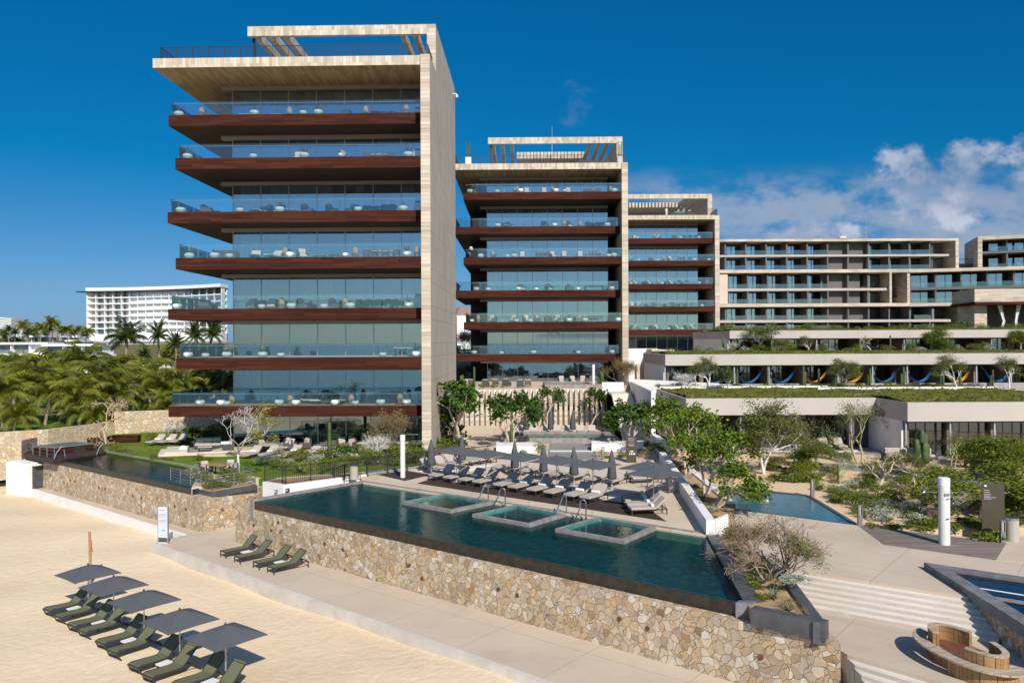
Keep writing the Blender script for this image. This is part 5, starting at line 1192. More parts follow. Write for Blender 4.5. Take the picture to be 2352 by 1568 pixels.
F2 = ['p1089 o1152 p1225 o1328 P1406 q1423', 'o1084 j1098 c1128 o1186 c1178 c1210 o1218 c1237 c1263 P1307 c1279 p1344 j1330 d1355 d1365 d1378 P1420 T1362 q1428', 'p1094 o1121 p1191 c1199 o1232 c1262 c1311 o1328 T1366 P1406 q1424', 'P1104 c1136 o1165 p1181 c1200 d1236 d1248 d1260 c1270 c1296 c1333 d1358 d1374 o1398 P1410 T1366 q1426', 'p1143 g1160 c1173 c1252 p1274 j1296 j1332 c1307 d1349 d1360 d1372 d1384 P1395 T1366 q1420', 'p1079 l1091 o1142 l1158 c1187 j1188 p1196 c1210 l1218 c1250 j1269 P1277 o1297 c1305 l1329 d1345 d1353 d1364 d1375 j1403 P1411 T1360 q1424']
for i, it in enumerate(F2): furnish(O2, Y1*.5, 'middle', BN6[i], lv2[i][0], lv2[i][2], S(it))
BN5 = ['lowest','second-lowest','middle','second-highest','top']
F3 = ['c1458 o1484 c1508 o1535 c1555 o1566 c1590 q1628', 'c1452 c1467 c1502 j1520 c1545 d1565 d1575 d1590 o1612', 'o1449 c1458 c1490 j1512 o1521 c1540 d1560 d1578 o1606 q1625', 'c1452 o1466 c1495 o1510 j1524 c1540 d1560 d1570 d1585 o1595 o1628', 'c1458 o1463 j1503 c1511 c1549 o1562 d1572 d1585 d1598 o1605']
for i, it in enumerate(F3): furnish(O3, 0, 'farthest', BN5[i], lv3[i][0], lv3[i][2], S(it))
# middle tower's roof terrace and ground terrace
def tallpot():
    t = thing('planter', 'tall white pot with three upright cactus stems', 'planter'); MB().prism([(-.35,-.35),(.35,-.35),(.35,.35),(-.35,.35)],0,.95).build('pot', WHITE2, t); c = MB()
    for x, h in ((-.2,2.9),(0,2.5),(.18,2.8)): c.tube([(x,0,.9),(x*1.1,0,h*.6),(x*1.2,0,h)],.06,7)
    c.build('cactus', L_CACT, t); return t
TP = Stamp(tallpot)
for u, l in ((1076,'tall white pot with cactus stems at the left of the middle tower roof'), (1424,'tall white pot with cactus stems at the right of the middle tower roof')): p = A(u, 377, 99.3); TP.at((p.x, 99.3, 33.77), 0, None, l, 'tall roof pots')
tag(SOF.at((10.5, 100.6, 33.78), 0, (2.2,1,1)), 'long dark sofa on the middle tower roof terrace', 'sofa')
tag(SOF.at((30.5, 141.5, 33.68), 0, (2.2,1,1)), 'long dark sofa on the farthest tower roof terrace', 'sofa')
o_ = [ARM.at((x, y, 6.63), r) for x, y, r in ((-5.2,89.5,.2),(-3.0,90,3.0),(-.6,91,2.7),(.9,89.2,3.1),(6.0,97,.1),(7.4,97,.3),(8.6,97.3,-.2))]; rank(o_, 'grey cushioned armchair', "on the middle tower's ground terrace", 'armchairs on the ground terrace of the middle tower')
o_ = [LNG.at((x, y, 6.63), r) for x, y, r in ((-4.6,92.5,2.8),(-1.8,92.2,2.9),(1.8,91,3.1))]; rank(o_, 'taupe lounger seen end on', "on the middle tower's ground terrace", 'loungers on the ground terrace of the middle tower')
o_ = [LNG.at((-21.5+i*2.3, 64.9+.2*i, 2.73), 1.2) for i in range(0)]
# ------------------------------------------------------------------ pool deck
E1, E2 = V(.79,-.61,0), V(.61,.79,0); AR = math.atan2(E2.y, E2.x)-math.pi/2       # lounger heads point along E2
def lrow(pts, rz, what, where, group, z=ZD, towel=(), st=LNG, off=(.34,1.0)):
    c, s = math.cos(rz), math.sin(rz); out = []; tw = []
    for i, (u, v) in enumerate(pts):
        p = G(u, v, z) if len((u, v)) == 2 else None; p = p+V(c*off[0]-s*off[1], s*off[0]+c*off[1], 0); o = st.at(p, rz+R4.uniform(-.02,.02)); out.append(o)
        if i in towel: tw.append(TWL.at(p+V(-s*.18, c*.18, .41), rz))
    rank(out, what, where, group)
    if tw: rank(tw, 'rolled white towel', 'on '+where.split(' ',1)[1] if where.startswith('in ') else where, 'rolled towels '+where)
    return out
us = [984,1017.5,1052,1084,1131,1165.5,1208.4,1248,1294.5,1331]; lrow([(u, 1102.5+(u-984)*.151) for u in us], AR, 'taupe lounger', 'in the front row beside the hot tubs', 'front row of pool loungers', towel=range(2,10))
us = [1128,1157,1193,1229,1260,1297,1342,1382]; lrow([(u, 1083+(u-1128)*.135) for u in us], AR, 'taupe lounger', 'in the second row behind the open parasols', 'second row of pool loungers')
lrow([(1009,1087),(1039,1080.5),(1062,1075.3),(1085,1071),(1105.5,1067.5),(1128,1064)], AR+math.pi/2, 'taupe lounger', 'in the row along the black bar fence', 'loungers along the fence')
lrow([(1441.5,1178),(1433,1168),(1429,1158.5),(1427,1150)], AR-.75, 'taupe lounger', 'in the right row by the long white wall', 'right row of pool loungers', towel=range(4))
lrow([(1428,1086),(1434,1092),(1440,1099),(1446,1107)], AR-.75, 'taupe lounger', 'under the parasols at the far right of the deck', 'far right pool loungers')
lrow([(u, 1001) for u in (1160,1187,1219,1246,1272.7,1299,1327.7,1355)], 0, 'taupe lounger', 'in the row before the slatted screen wall', 'loungers before the screen wall', z=ZD+.01)
UMB, CLO, BUM = Stamp(mk_umbrella(1.2,2.3,.34)), Stamp(mk_closed), Stamp(mk_umbrella(1.05,2.15,.42,False))
def utop(u, v, z, h): y = (CZ-z-h)*F/(v-784+ROLL*(u-1176)); return V((u-1176)/F*y, y, z)
UR = math.atan2(E2.y, E2.x)+math.pi/4
rank([UMB.at(utop(u, v, ZD, 2.3), UR) for u, v in ((1047,1024.5),(1114.5,1031.5),(1194.6,1038),(1277.4,1046),(1360.5,1054.5),(1500,1073),(1486,1060))], 'open square charcoal parasol', 'on the pool deck', 'open parasols on the pool deck')
rank([CLO.at(utop(u, v, ZD, 2.43), R4.uniform(0,1)) for u, v in ((989,1008),(1059.6,998),(1181,1011.6),(1247,1019),(1317,1025),(1404,1032))], 'closed charcoal parasol', 'behind the open parasols', 'closed parasols on the pool deck')
rank([CLO.at(G(u, 1001, ZD), 0) for u in (1208,1264.7,1315.5)], 'closed charcoal parasol', 'before the slatted screen wall', 'closed parasols before the screen wall')
# lawn
lrow([(333,1024),(360,1023.5),(386.6,1022.5)], -.28, 'taupe lounger on the lawn', 'left of the white bare tree', 'three loungers on the left lawn', z=2.6, towel=(0,1))
lrow([(553,1054),(592,1054),(647,1052.5),(692,1055)], -.30, 'taupe lounger on the lawn', 'behind the black fence', 'loungers on the lawn behind the fence', z=2.6, towel=(0,1,2,3))
lrow([(640,1037)], -.1, 'taupe lounger', 'on the stone terrace behind the silver shrub', 'terrace loungers', z=2.72)
o_ = [ARM.at(G(u,v,2.73), r) for u, v, r in ((668,1030,1.0),(700,1031,-.8),(786,1029,.4),(806,1029,-.3))]; rank(o_, 'low armchair with pale cushions', "on the tallest tower's ground terrace", 'armchairs on the ground terrace of the tallest tower')
o_ = [ARM.at(G(u,v,2.73), r) for u, v, r in ((606,1036,1.2),(660,1034,-1.2))]; rank(o_, 'dark armchair beside the round table', "on the tallest tower's ground terrace", 'chairs by the round table')
tag(Stamp(mk_table(1.6,1.6,.72,TAN,BRONZE,True)).at(G(616,1040,2.73)), 'round pale table on the stone terrace of the tallest tower', 'table')
tag(Stamp(mk_table(4.2,1.0,.74,TAN)).at(G(880,1036,2.73)), 'long pale table behind the bare thicket of twigs', 'table')
sk = thing('sunken_seat_wall', 'low pale stone walls and steps of the sunken seating corner', 'wall', G(430,1046,2.6), .35)
MB().box(0,7.2,0,.45,0,.20).build('wall', STUCW, sk); MB().box(-2.2,0,.1,3.8,0,.18).box(-1.7,0,.11,3.8,.18,.36).build('steps', STUCW, sk); MB().box(0.01,7.1,.46,5.4,0,.07).build('floor', SLATE, sk)
SFC = Stamp(mk_sofa(2.3, CUSH)); p = G(495,1038,2.67); tag(SFC.at(p+V(.6,1.2,0), -1.2), 'grey sofa with pale pillows in the sunken seating corner', 'sofa'); tag(SFC.at(p+V(-1.6,2.6,0), .25), 'grey sofa along the back of the sunken seating corner', 'sofa')
tag(Stamp(mk_table(1.1,.8,.4,TAN)).at(p+V(-1.1,.6,0), .3), 'low table in the sunken seating corner', 'table')
t = tag(MB().blob((0,0,.3),.38,.38,.3,R4,10,7,.03).build('pouf', WHITE, None, True), 'round white pouf at the sunken seating steps', 'pouf'); t.location = p+V(-2.6,-.2,0)
tw = [TWL.at(p+V(.45,1.0,.50), .4, (1.3,1.6,1.6), 'white pillow on the grey sofa of the sunken seating corner')]; tw[0]['category'] = 'pillow'; tw[0].name = 'pillow'
# table set at the end of the private pool
p = G(497,1093,2.6); tag(Stamp(mk_table(1.5,.9,.74,LWOOD)).at(p+V(0,.3,.03), -.5), 'small teak table by the grey planter box', 'table'); rank([ARM.at(p+V(x,y,.03), r, .9) for x,y,r in ((-1.1,1.0,.9),(1.0,.4,-1.2),(.4,1.5,0))], 'dark wicker chair', 'at the small teak table', 'chairs at the teak table')
struct('pool_end_terrace', MB().prism(poly([(440,1120),(575,1102),(600,1098),(540,1084),(455,1090)], 2.6), 1.5, 2.615), DECKC)
# ------------------------------------------------------------------ beach and path
BL, PL = Stamp(mk_beachlounger(True)), Stamp(mk_beachlounger(False)); BR = math.atan2(.83,.56)-math.pi/2
ft = [(97.5,1404),(122,1419),(152.7,1442),(177,1458),(217.7,1485.5),(243.7,1504.5),(292.5,1536),(325,1560),(392,1584),(432,1612)]; out = []
for u, v in ft:
    p = G(u, v, -.36); c, s = math.cos(BR), math.sin(BR); p = p+V(c*.33-s*.95, s*.33+c*.95, 0); p.z = sandz(p.x, p.y); out.append(BL.at(p, BR))
rank(out, 'olive sling lounger', 'on the beach sand', 'olive loungers on the sand')
SDT = Stamp(mk_table(.5,.5,.3,WHITE,BRONZE)); tb = []; um = []
for k in range(5):
    a, b = out[2*k].location, out[2*k+1].location; m = (a+b)/2; tb.append(SDT.at(m+V(.05,.05,0), BR)); um.append(BUM.at(m+V(.36,.62,-.05), UR))
rank(tb, 'small white side table', 'between the beach loungers', 'side tables on the beach'); rank(um, 'open square charcoal parasol', 'over the olive loungers on the beach', 'beach parasols')
PR = math.atan2(.7,.71)-math.pi/2; ft = [(507,1277.5),(539,1290),(582,1303),(615,1314)]; out = []
for u, v in ft: p = G(u, v, 0); c, s = math.cos(PR), math.sin(PR); out.append(PL.at(p+V(c*.33-s*.95, s*.33+c*.95, 0), PR))
rank(out, 'olive sling lounger', 'on the path against the stone wall', 'olive loungers on the path')
rank([SDT.at((out[i].location+out[i+1].location)/2, PR) for i in (0,2)], 'small white side table', 'between the path loungers', 'side tables on the path')
ps = thing('signpost', 'weathered wooden post with a small red flag in the sand', 'post', G(207,1330,-.3)); h = 2.45
MB().tube([(0,0,-.2),(.01,0,h*.5),(-.02,0,h)],[.075,.07,.065],8).build('post', LWOOD, ps, True); MB().sheet([(.07+.03*i+.02*math.sin(j*2),-.02+.03*math.sin(i*2+j),h*.82-.13*j*(1+.1*i)) for j in range(5) for i in range(3)],3).build('flag', RED, ps)
# free-standing sign with lines of text at the path
def panel(label, P, w, h, rz, m, lines, seed, d=.08, frame=None, tc_=WHITE, x0=.1):
    t = thing('sign', label, 'sign', P, rz); MB().box(-w/2,w/2,-d/2,d/2,0,h).build('board', m, t); r = random.Random(seed)
    for (z, ht_, a, b) in lines:
        l = MB(); x = -w/2+w*a
        while x < -w/2+w*b:
            q = r.uniform(.4,1.3)*ht_*1.2; l.box(x, min(x+q,w/2-.02), -d/2-.004, -d/2+.001, h*z, h*z+ht_); x += q+ht_*.5
        l.build('lettering', tc_, t)
    return t
BOARDL = plain('pale_sign_board', (0.55,0.58,0.64), 0.4, 0.06); BOARDB = plain('brown_sign_board', (0.060,0.050,0.028), 0.6, 0.1)
sg = panel('tall pale information sign standing on the path by the ramp', G(375,1247,0), .62, 2.15, -.2, BOARDL, [(.90,.03,.1,.6),(.80,.018,.1,.8),(.76,.018,.1,.85),(.72,.018,.1,.7),(.64,.018,.1,.85),(.60,.018,.1,.8),(.56,.018,.1,.6),(.35,.05,.4,.7)], 3, tc_=GRAYDK)
MB().box(-.29,.29,-.046,-.0405,.08,.34).build('dark_field', GRAYDK, sg)
for x in (-.34,.31): MB().box(x,x+.03,-.05,.05,0,2.2).build('frame', STEEL2, sg)
panel('dark brown sign with white text on the pool deck near the white wall', G(1450,1062,ZD), .75, 2.0, -.05, BOARDB, [(.9,.03,.2,.8),(.84,.02,.2,.8),(.78,.02,.25,.75),(.70,.02,.2,.8),(.66,.02,.2,.8),(.62,.02,.25,.75),(.40,.1,.35,.65),(.3,.12,.3,.7)], 5)
bs = panel('tall brown direction sign beside the garden tree at the right', G(2281,1225,ZD), .95, 2.35, -.22, BOARDB, [(.86,.02,.1,.3),(.82,.02,.1,.32),(.78,.02,.1,.4),(.75,.02,.1,.34),(.72,.02,.1,.62),(.69,.02,.1,.4)], 7)
MB().prism([(-.38,-.046),(-.28,-.046),(-.38,-.0405)],2.2,2.28).build('arrow', WHITE, bs)
# white columns
def column(label, P, h, r, shower=False):
    t = thing('column', label, 'column', P); MB().lathe([(r,0),(r,h*.62),(r*1.0,h*.88)],24).build('shaft', plain('whitewashed_concrete', (0.70,0.68,0.64), 0.7, 0.10, 1.8), t, True) if 'WCOL' not in globals() else None
    MB().lathe([(r*1.02,h*.882),(r*1.02,h),(0,h)],24).build('cap', WHITE2, t, True)
    if shower:
        for a in (2.8, .3): MB().tube([(0,0,h*.78),(math.cos(a)*.95,math.sin(a)*.5-.1,h*.79)],.018,6).lathe([(.11,0),(.11,.03)],10,(math.cos(a)*.95,math.sin(a)*.5-.1,h*.765)).build('shower_arm', STEEL, t)
        MB().tube([(-.02,-r-.06,h*.70),(.08,-r-.02,h*.70)],.03,6).box(-.1,.1,-r-.03,-r+.02,h*.74,h*.78).build('tap', STEEL, t); MB().tube([(-.04,-r-.05,h*.40),(.06,-r-.03,h*.40)],.03,6).build('tap', STEEL, t)
    return t
column('slim white column standing on the dark timber pad of the pool deck', G(925,1096,ZD), 2.85, .17); column('thick white shower column on the weathered timber deck', G(2169,1249,ZD), 2.95, .235, True)
column('slim white shower column before the middle tower', V(9.0,88.2,6.6), 2.6, .16)
def bin_(label, P, h=.95, r=.27):
    t = thing('litter_bin', label, 'bin', P); MB().lathe([(r,0),(r,h*.9)],18).build('body', plain('beige_bin_metal', (0.42,0.38,0.32), 0.5, 0.06), t, True); MB().lathe([(r*1.01,h*.9),(r*1.01,h),(r*.7,h*1.01),(0,h*.99)],18).build('lid', STEEL, t, True); return t
bin_('beige cylindrical litter bin beside the black stair fence', G(813,1100,ZD)); bin_('steel litter bin against the long white wall', G(1545,1129,ZD), 1.0, .28); bin_('beige cylindrical litter bin at the right edge of the plaza', G(2324,1241,ZD), 1.05, .29)
def bollard():
    t = thing('bollard_light', 'grey bollard light', 'bollard'); MB().box(-.11,.11,-.06,.06,0,.5).box(-.11,-.07,-.06,.06,.5,.95).box(.07,.11,-.06,.06,.5,.95).box(-.11,.11,-.06,.06,.95,1.0).build('post', GRAYST, t); MB().box(-.03,.03,-.03,.03,.5,.95).build('lamp', TAN, t); return t
BO = Stamp(bollard)
for (u, v), l in zip(((1866,1140),(1975,1206),(2303,1246),(1385,1056)), ('grey slotted bollard light at the far end of the blue garden pool','grey slotted bollard light where plaza meets timber deck','grey slotted bollard light beside the right litter bin','grey slotted bollard light beside the sloped walk')): BO.at(G(u,v,ZD), .1, None, l, 'bollard lights')
# fire pit with a ring bench
fp = thing('fire_pit_bench', 'curved timber fire pit with crescent bench and rusty plate on the landing', 'fire pit', (13.80,24.25,ZL), .20); fp.scale = (.62,.74,.88)
def ering(mb, ax, bx, w, z0, z1, a0, a1, n=40, lean=0):
    for k in range(n):
        q = [rad(a0+(a1-a0)*(k+i)/n) for i in (0,1)]; po = [V(math.cos(x)*ax,math.sin(x)*bx,0) for x in q]; pi_ = [V(math.cos(x)*(ax-w),math.sin(x)*(bx-w),0) for x in q]
        mb.prism([XY(po[0]*(1-0)),XY(po[1]),XY(pi_[1]),XY(pi_[0])], z0, z1)
    return mb
ering(MB(), 1.08,1.95,.28, 0,.48, 0,360).build('drum', BENCHW, fp); MB().prism([(math.cos(rad(a))*.80,math.sin(rad(a))*1.66) for a in range(0,360,12)],.02,.46).build('rusty_plate', RUST, fp)
ering(MB(), 1.08,1.95,.26, .482,.95, 20,150).build('backrest', BENCHW, fp); ering(MB(), 1.08,1.95,.26, .482,.95, 205,345).build('backrest', BENCHW, fp)
for a0, a1 in ((20,150),(205,345)): ering(MB(), 1.10,1.97,.30, .951,.985, a0, a1).build('backrest_cap', BENCHT, fp)
ering(MB(), 1.07,1.94,.27, .481,.50, 150,205).build('seat', BENCHT, fp)
ering(MB(), 1.78,2.62,.62, .55,.61, 95,305).build('bench_top', BENCHT, fp); ering(MB(), 1.5,2.3,.25, 0,.549, 190,300).build('bench_base', BENCHW, fp)
# suite patio furniture
rank([LNG.at(G(u,v,ZD+.01), -.1) for u, v in ((1894,1030),(1929,1031))], 'taupe lounger', 'on the white patio of the nearest suites', 'patio loungers')
tag(SFC.at(G(1838,1017,ZD+.01)+V(0,1.5,0), 0, (1.3,1,1)), 'dark sofa on the patio of the nearest suites', 'sofa'); tag(Stamp(mk_table(2.2,.6,.42,LWOOD)).at(G(1845,1024,ZD+.01)), 'long teak bench table on the patio of the nearest suites', 'table')
tag(SFC.at(V(30.0,60.2,ZD+.01), 0, (1.7,1,1)), 'long grey sofa with pale cushions before the right suites', 'sofa')
t = tag(MB().lathe([(.3,0),(.38,.2),(.3,.45),(0,.46)],14).build('stool', WHITE, None, True), 'round white stone stool before the grey sofa at the right', 'stool'); t.location = G(2156,1021,ZD)
t = tag(MB().lathe([(.5,0),(.9,.35),(1.0,.7),(.85,.72),(.5,.5),(0,.45)],14).build('fire_bowl', COPING, None, True), 'broad stone fire bowl on the suite patio', 'bowl'); t.location = G(2010,1022,ZD)
# hammocks
def mk_ham(m):
    def f():
        o = MB(); n, w = 14, .34; pts = []
        for i in range(n+1):
            t = i/n*2-1; z = .55+1.15*(t*t)+.25*abs(t)**6; x = 1.42*t; ww = w*math.sqrt(max(.02,1-t**4))*(.8)
            for j in range(5): q = j/4*2-1; pts.append((x, q*ww, z+.22*q*q*math.sqrt(max(0,1-t**4))))
        o.sheet(pts, 5); v = list(o.v); fs = list(o.f); o.add([(x,y,z-.03) for x,y,z in v],[tuple(reversed(q)) for q in fs]); ob = thing('hammock', 'hammock', 'hammock'); o.build('cloth', m, ob, 'all')
        c = MB()
        for s in (-1,1): c.tube([(s*1.4,0,1.9),(s*1.72,.1,2.3)],.02,5)
        c.build('ropes', TAN, ob); return ob
    return f
HB, HYE, HT = Stamp(mk_ham(BLU)), Stamp(mk_ham(YEL)), Stamp(mk_ham(TURQ))
def ham(lst, y, zf, row):
    by = {}
    for u, k in lst: by.setdefault(k,[]).append({'b':HB,'y':HYE,'t':HT}[k].at(((u-1176)/F*y, y+1.0, zf-.18), 0))
    for k, o in by.items(): rank(o, {'b':'deep blue','y':'golden yellow','t':'turquoise'}[k]+' hammock', f'in the {row} row of suites', f"{ {'b':'blue','y':'yellow','t':'turquoise'}[k]} hammocks of the {row} row")
ham([(1576,'b'),(1648,'b'),(1725,'b'),(1801,'b'),(1877,'y'),(1963,'y'),(2040,'b'),(2122,'b'),(2210,'y'),(2305,'b')], SB_Y, 6.85, 'middle'); ham([(1712,'y'),(1764,'t')], SC_Y, 9.65, 'highest')
# security camera, ball, people, car
t = thing('security_camera', 'small white security camera near the top of the tallest tower side wall', 'camera', (O1[0]+.45+.3,82.6,CZ+(784-216)/F*82.6)); MB().tube([(-.4,0,0),(0,0,.05),(.1,-.1,-.1)],.05,6).build('arm', WHITE2, t); MB().lathe([(.0,-.42),(.13,-.35),(.13,-.12),(.05,-.1)],10,(.1,-.1,0)).build('dome', WHITE2, t, True)
p = A(1082,574,101.0); t = thing('paper_lantern', 'small red and white round lantern on the left end of a middle tower balcony', 'lantern', p); m = MB().blob((0,0,.15),.26,.26,.26,R4,12,8,0.0); m.mi = [1 if (i//12)%3 == 1 else 0 for i in range(len(m.f))]; m.build('globe', [WHITE2, RED], t, True); MB().tube([(0,0,-.6),(0,0,-.1)],.02,5).build('stem', BLACKM, t)
def person(label, P, rz, shirt, trousers, arms, hair=BRONZE):
    t = thing('person', label, 'person', P, rz); bm = [V(0,0,.95)]; E = []; Rr = [.14]
    def add(par, p, r): bm.append(V(*p)); E.append((par, len(bm)-1)); Rr.append(r); return len(bm)-1
    c = add(0,(0,0,1.18),.125); c2 = add(c,(0,0,1.38),.15); nk = add(c2,(0,0,1.51),.055); hd_ = add(nk,(0,-.01,1.60),.085); add(hd_,(0,-.01,1.70),.085)
    for s in (-1,1):
        h = add(0,(s*.09,0,.9),.10); k = add(h,(s*.11,-.02,.5),.065); an = add(k,(s*.11,.03,.09),.04); add(an,(s*.12,-.13,.03),.035)
        sh = add(c2,(s*.19,0,1.40),.06); el = add(sh,(s*.26,arms*.1,1.14),.042); wr = add(el,(s*.22,-.12*(1-arms),.92),.03); add(wr,(s*.21,-.16,.83),.035)
    me = bpy.data.meshes.new('body'); me.from_pydata(bm, E, []); o = bpy.data.objects.new('body', me); COL.objects.link(o); o.parent = t
    sk_ = o.modifiers.new('skin','SKIN'); 
    for i, v in enumerate(me.skin_vertices[0].data if me.skin_vertices else []): pass
    if not me.skin_vertices: me.attributes.new
    o.modifiers.new('sub','SUBSURF').levels = 1; me.materials.append(SKIN)
    if me.skin_vertices:
        for v, r in zip(me.skin_vertices[0].data, Rr): v.radius = (r, r)
        me.skin_vertices[0].data[0].use_root = True
    MB().lathe([(.20,.92),(.165,1.15),(.19,1.36),(.10,1.49),(.07,1.5)],12,sy=.72).build('shirt', shirt, t, True)
    for s in (-1,1): MB().tube([(s*.17,0,1.41),(s*.25,arms*.09,1.2)],[.085,.07],8).build('sleeve', shirt, t, True); MB().tube([(s*.085,0,.96),(s*.11,-.02,.5),(s*.11,.03,.12)],[.125,.085,.07],8).build('trouser_leg', trousers, t, True)
    MB().blob((0,.02,1.685),.105,.115,.10,R4,10,6,.03).build('hair', hair, t, True); return t
SKIN = plain('skin', (0.45,0.26,0.17), 0.6, 0.05)
p = A(1531,497,141.0); person('person in white clothes standing on the farthest tower roof terrace', (p.x,141.0,33.68), .3, WHITE2, WHITE2, .5)
p = A(2056,878,SB_Y+2); person('person in a pink shirt behind the hammocks of the middle suites', (p.x,SB_Y+2.2,6.86), .2, plain('pink_cotton', (0.55,0.22,0.28), 0.9), GRAYDK, .3)
def mkcar(label, P, rz):
    t = thing('parked_car', label, 'car', P, rz)
    prof = [(-2.3,.35),(-2.35,.75),(-2.1,1.0),(-1.2,1.08),(-.6,1.62),(1.5,1.66),(2.1,1.1),(2.3,1.0),(2.35,.4)]
    m = MB(); n = len(prof); m.add([(x,-.85+(.15 if z > 1.2 else 0),z) for x,z in prof]+[(x,.85-(.15 if z > 1.2 else 0),z) for x,z in prof],[tuple(range(n)),tuple(range(n,2*n))[::-1]]+[(i,i+n,(i+1)%n+n,(i+1)%n) for i in range(n)]); m.build('body', WHITE2, t)
    for y in (-.86,.86): MB().prism([(-1.0,y-.01),(1.6,y-.01),(1.6,y+.01),(-1.0,y+.01)],1.12,[1.5,1.55,1.55,1.5]).build('side_window', FARW, t)
    MB().quad((-1.15,-.65,1.14),(-1.15,.65,1.14),(-.66,.6,1.58),(-.66,-.6,1.58)).build('windscreen', FARW, t)
    for x in (-1.45,1.45):
        for y in (-.8,.8): MB().tube([(x,y-.11,.34),(x,y+.11,.34)],.34,14).build('wheel', BLACKM, t)
    return t
p = A(343,846,112); mkcar('white van parked among the palms below the far hotel', (p.x,112,p.z-1.2), .1); tag(MB().box(-5,8,-2,5,-.8,-.02).build('car_park', PAVE), kind='structure').location = (p.x,112,p.z-1.2)

t = thing('handrail', 'black handrail post at the left of the marble stairs', 'handrail', G(1806,1322,ZD)); q_ = G(1772,1246,ZD)-G(1806,1322,ZD)
MB().tube([V(.15,-.5,-.5), V(0,0,.05), V(-.1,.15,.75), V(*q_.xy,.0)*.55+V(0,0,.8)], .03, 6).build('rail', BLACKM, t)
for lb, u0, u1, v0, v1, y in (('long white garden wall behind the palm grove', 300, 395, 835, 850, 150), ('white canopy roofs below the far hotel', 395, 530, 800, 806, 300), ('low white terrace wall beyond the royal palm', 215, 300, 848, 858, 165)):
    w = thing('garden_wall', lb, 'wall', (hx(u0,y), y, hz(v1,u0,y)-1.0)); MB().box(0, hx(u1,y)-hx(u0,y), 0, 1.2, 0, hz(v0,u0,y)-hz(v1,u0,y)+1.0).build('wall', WHITE2, w)
# ------------------------------------------------------------------ plants
def grow(mb, p, d, L, r, lvl, rng, P, tips):
    n = 4; pts = [p]; rr = [r]; q = p
    for i in range(n):
        d = (d+V(rng.gauss(0,1),rng.gauss(0,1),rng.gauss(0,.6))*P['wig']+V(0,0,P['up'])).normalized(); q = q+d*(L/n); pts.append(q); rr.append(max(P['rmin'], r*(1-(1-P['tap'])*(i+1)/n)))
    mb.tube(pts, rr, 6 if lvl >= P['lv']-1 else (5 if lvl > 1 else 3), cap=False)
    if lvl == 0: tips += [pts[-1], pts[2]]; return
    k = rng.randint(*P['kids'])
    for j in range(k):
        t = 1.0 if j < 2 else rng.uniform(.45, .95); i = min(n-1, int(t*n)); b = pts[i]+(pts[min(i+1,n)]-pts[i])*(t*n-i) if t < 1 else pts[-1]
        a = rng.uniform(0, 6.28) if j else P.get('a0', rng.uniform(0,6.28)); o = d.orthogonal().normalized(); o = o*math.cos(a+j*2.4)+d.cross(o)*math.sin(a+j*2.4)
        nd = (d+o*rng.uniform(*P['spr'])); nd.z *= P.get('flat',1); nd.normalize()
        grow(mb, b, nd, L*rng.uniform(*P['len']), rr[-1]*(.85 if j < 2 else .6), lvl-1, rng, P, tips)
def mk_tree(seed, P, bark, leafm, name, trunks=1):
    def f():
        r = random.Random(seed); t = thing(name, name.replace('_',' '), 'tree'); mb = MB(); tips = []
        for k in range(trunks):
            a = 6.28*k/trunks+r.random(); d = V(math.cos(a)*(.35 if trunks > 1 else .08), math.sin(a)*(.35 if trunks > 1 else .08), 1).normalized()
            grow(mb, V(math.cos(a),math.sin(a),0)*(.06 if trunks > 1 else 0)+V(0,0,-.1), d, P['trunk'], P['r'], P['lv'], r, P, tips)
        mb.build('trunk', bark, t, 'all')
        if leafm:
            lf = leafm if isinstance(leafm, list) else [leafm]
            g = np.random.default_rng(seed); ps = []
            for q in tips:
                if 'only' in P and not P['only'](q): continue
                if r.random() < P.get('skip', .0): continue
                c = np.array(q)+g.normal(size=(P['n'],3))*P['clump']*np.array([1,1,P.get('lz',.8)]); ps.append(c)
            if ps: MB().leaves(np.concatenate(ps), P['leaf'], P['asp'], r, P.get('lf',.4)).build('crown', lf[0], t)
        return t
    return f
SG = dict(trunk=1.3, r=.10, lv=4, wig=.13, up=.03, rmin=.014, tap=.72, kids=(2,3), spr=(.55,1.05), len=(.55,.78), n=9, clump=.20, leaf=.235, asp=.95, skip=.2)
SL = dict(SG, n=9, clump=.21, leaf=.20, skip=.25, spr=(.5,.9), rmin=.012)
AC = dict(trunk=1.4, r=.085, lv=4, wig=.14, up=.04, rmin=.009, tap=.72, kids=(2,4), spr=(.5,.95), len=(.6,.8), n=26, clump=.28, leaf=.16, asp=.36, lz=.45, skip=.12, flat=.8)
PV = dict(trunk=1.3, r=.09, lv=5, wig=.13, up=.05, rmin=.008, tap=.72, kids=(2,3), spr=(.4,.75), len=(.6,.78), n=7, clump=.2, leaf=.12, asp=.28, lz=.7, skip=.1)
BW = dict(trunk=1.45, r=.085, lv=6, wig=.16, up=.05, rmin=.008, tap=.72, kids=(2,3), spr=(.45,.85), len=(.66,.84), n=7, clump=.2, leaf=.16, asp=.6)
BT = dict(trunk=1.25, r=.11, lv=6, wig=.25, up=.0, rmin=.010, tap=.72, kids=(2,3), spr=(.9,1.5), len=(.62,.80), flat=.7, n=5, clump=.2, leaf=.12, asp=.5)
FR = dict(trunk=.8, r=.09, lv=5, wig=.2, up=.03, rmin=.014, tap=.76, kids=(2,3), spr=(.7,1.2), len=(.6,.78), n=2, clump=.1, leaf=.1, asp=.4)
TW = dict(trunk=.7, r=.03, lv=4, wig=.13, up=.06, rmin=.006, tap=.7, kids=(2,4), spr=(.3,.65), len=(.65,.85), n=4, clump=.14, leaf=.09, asp=.5)
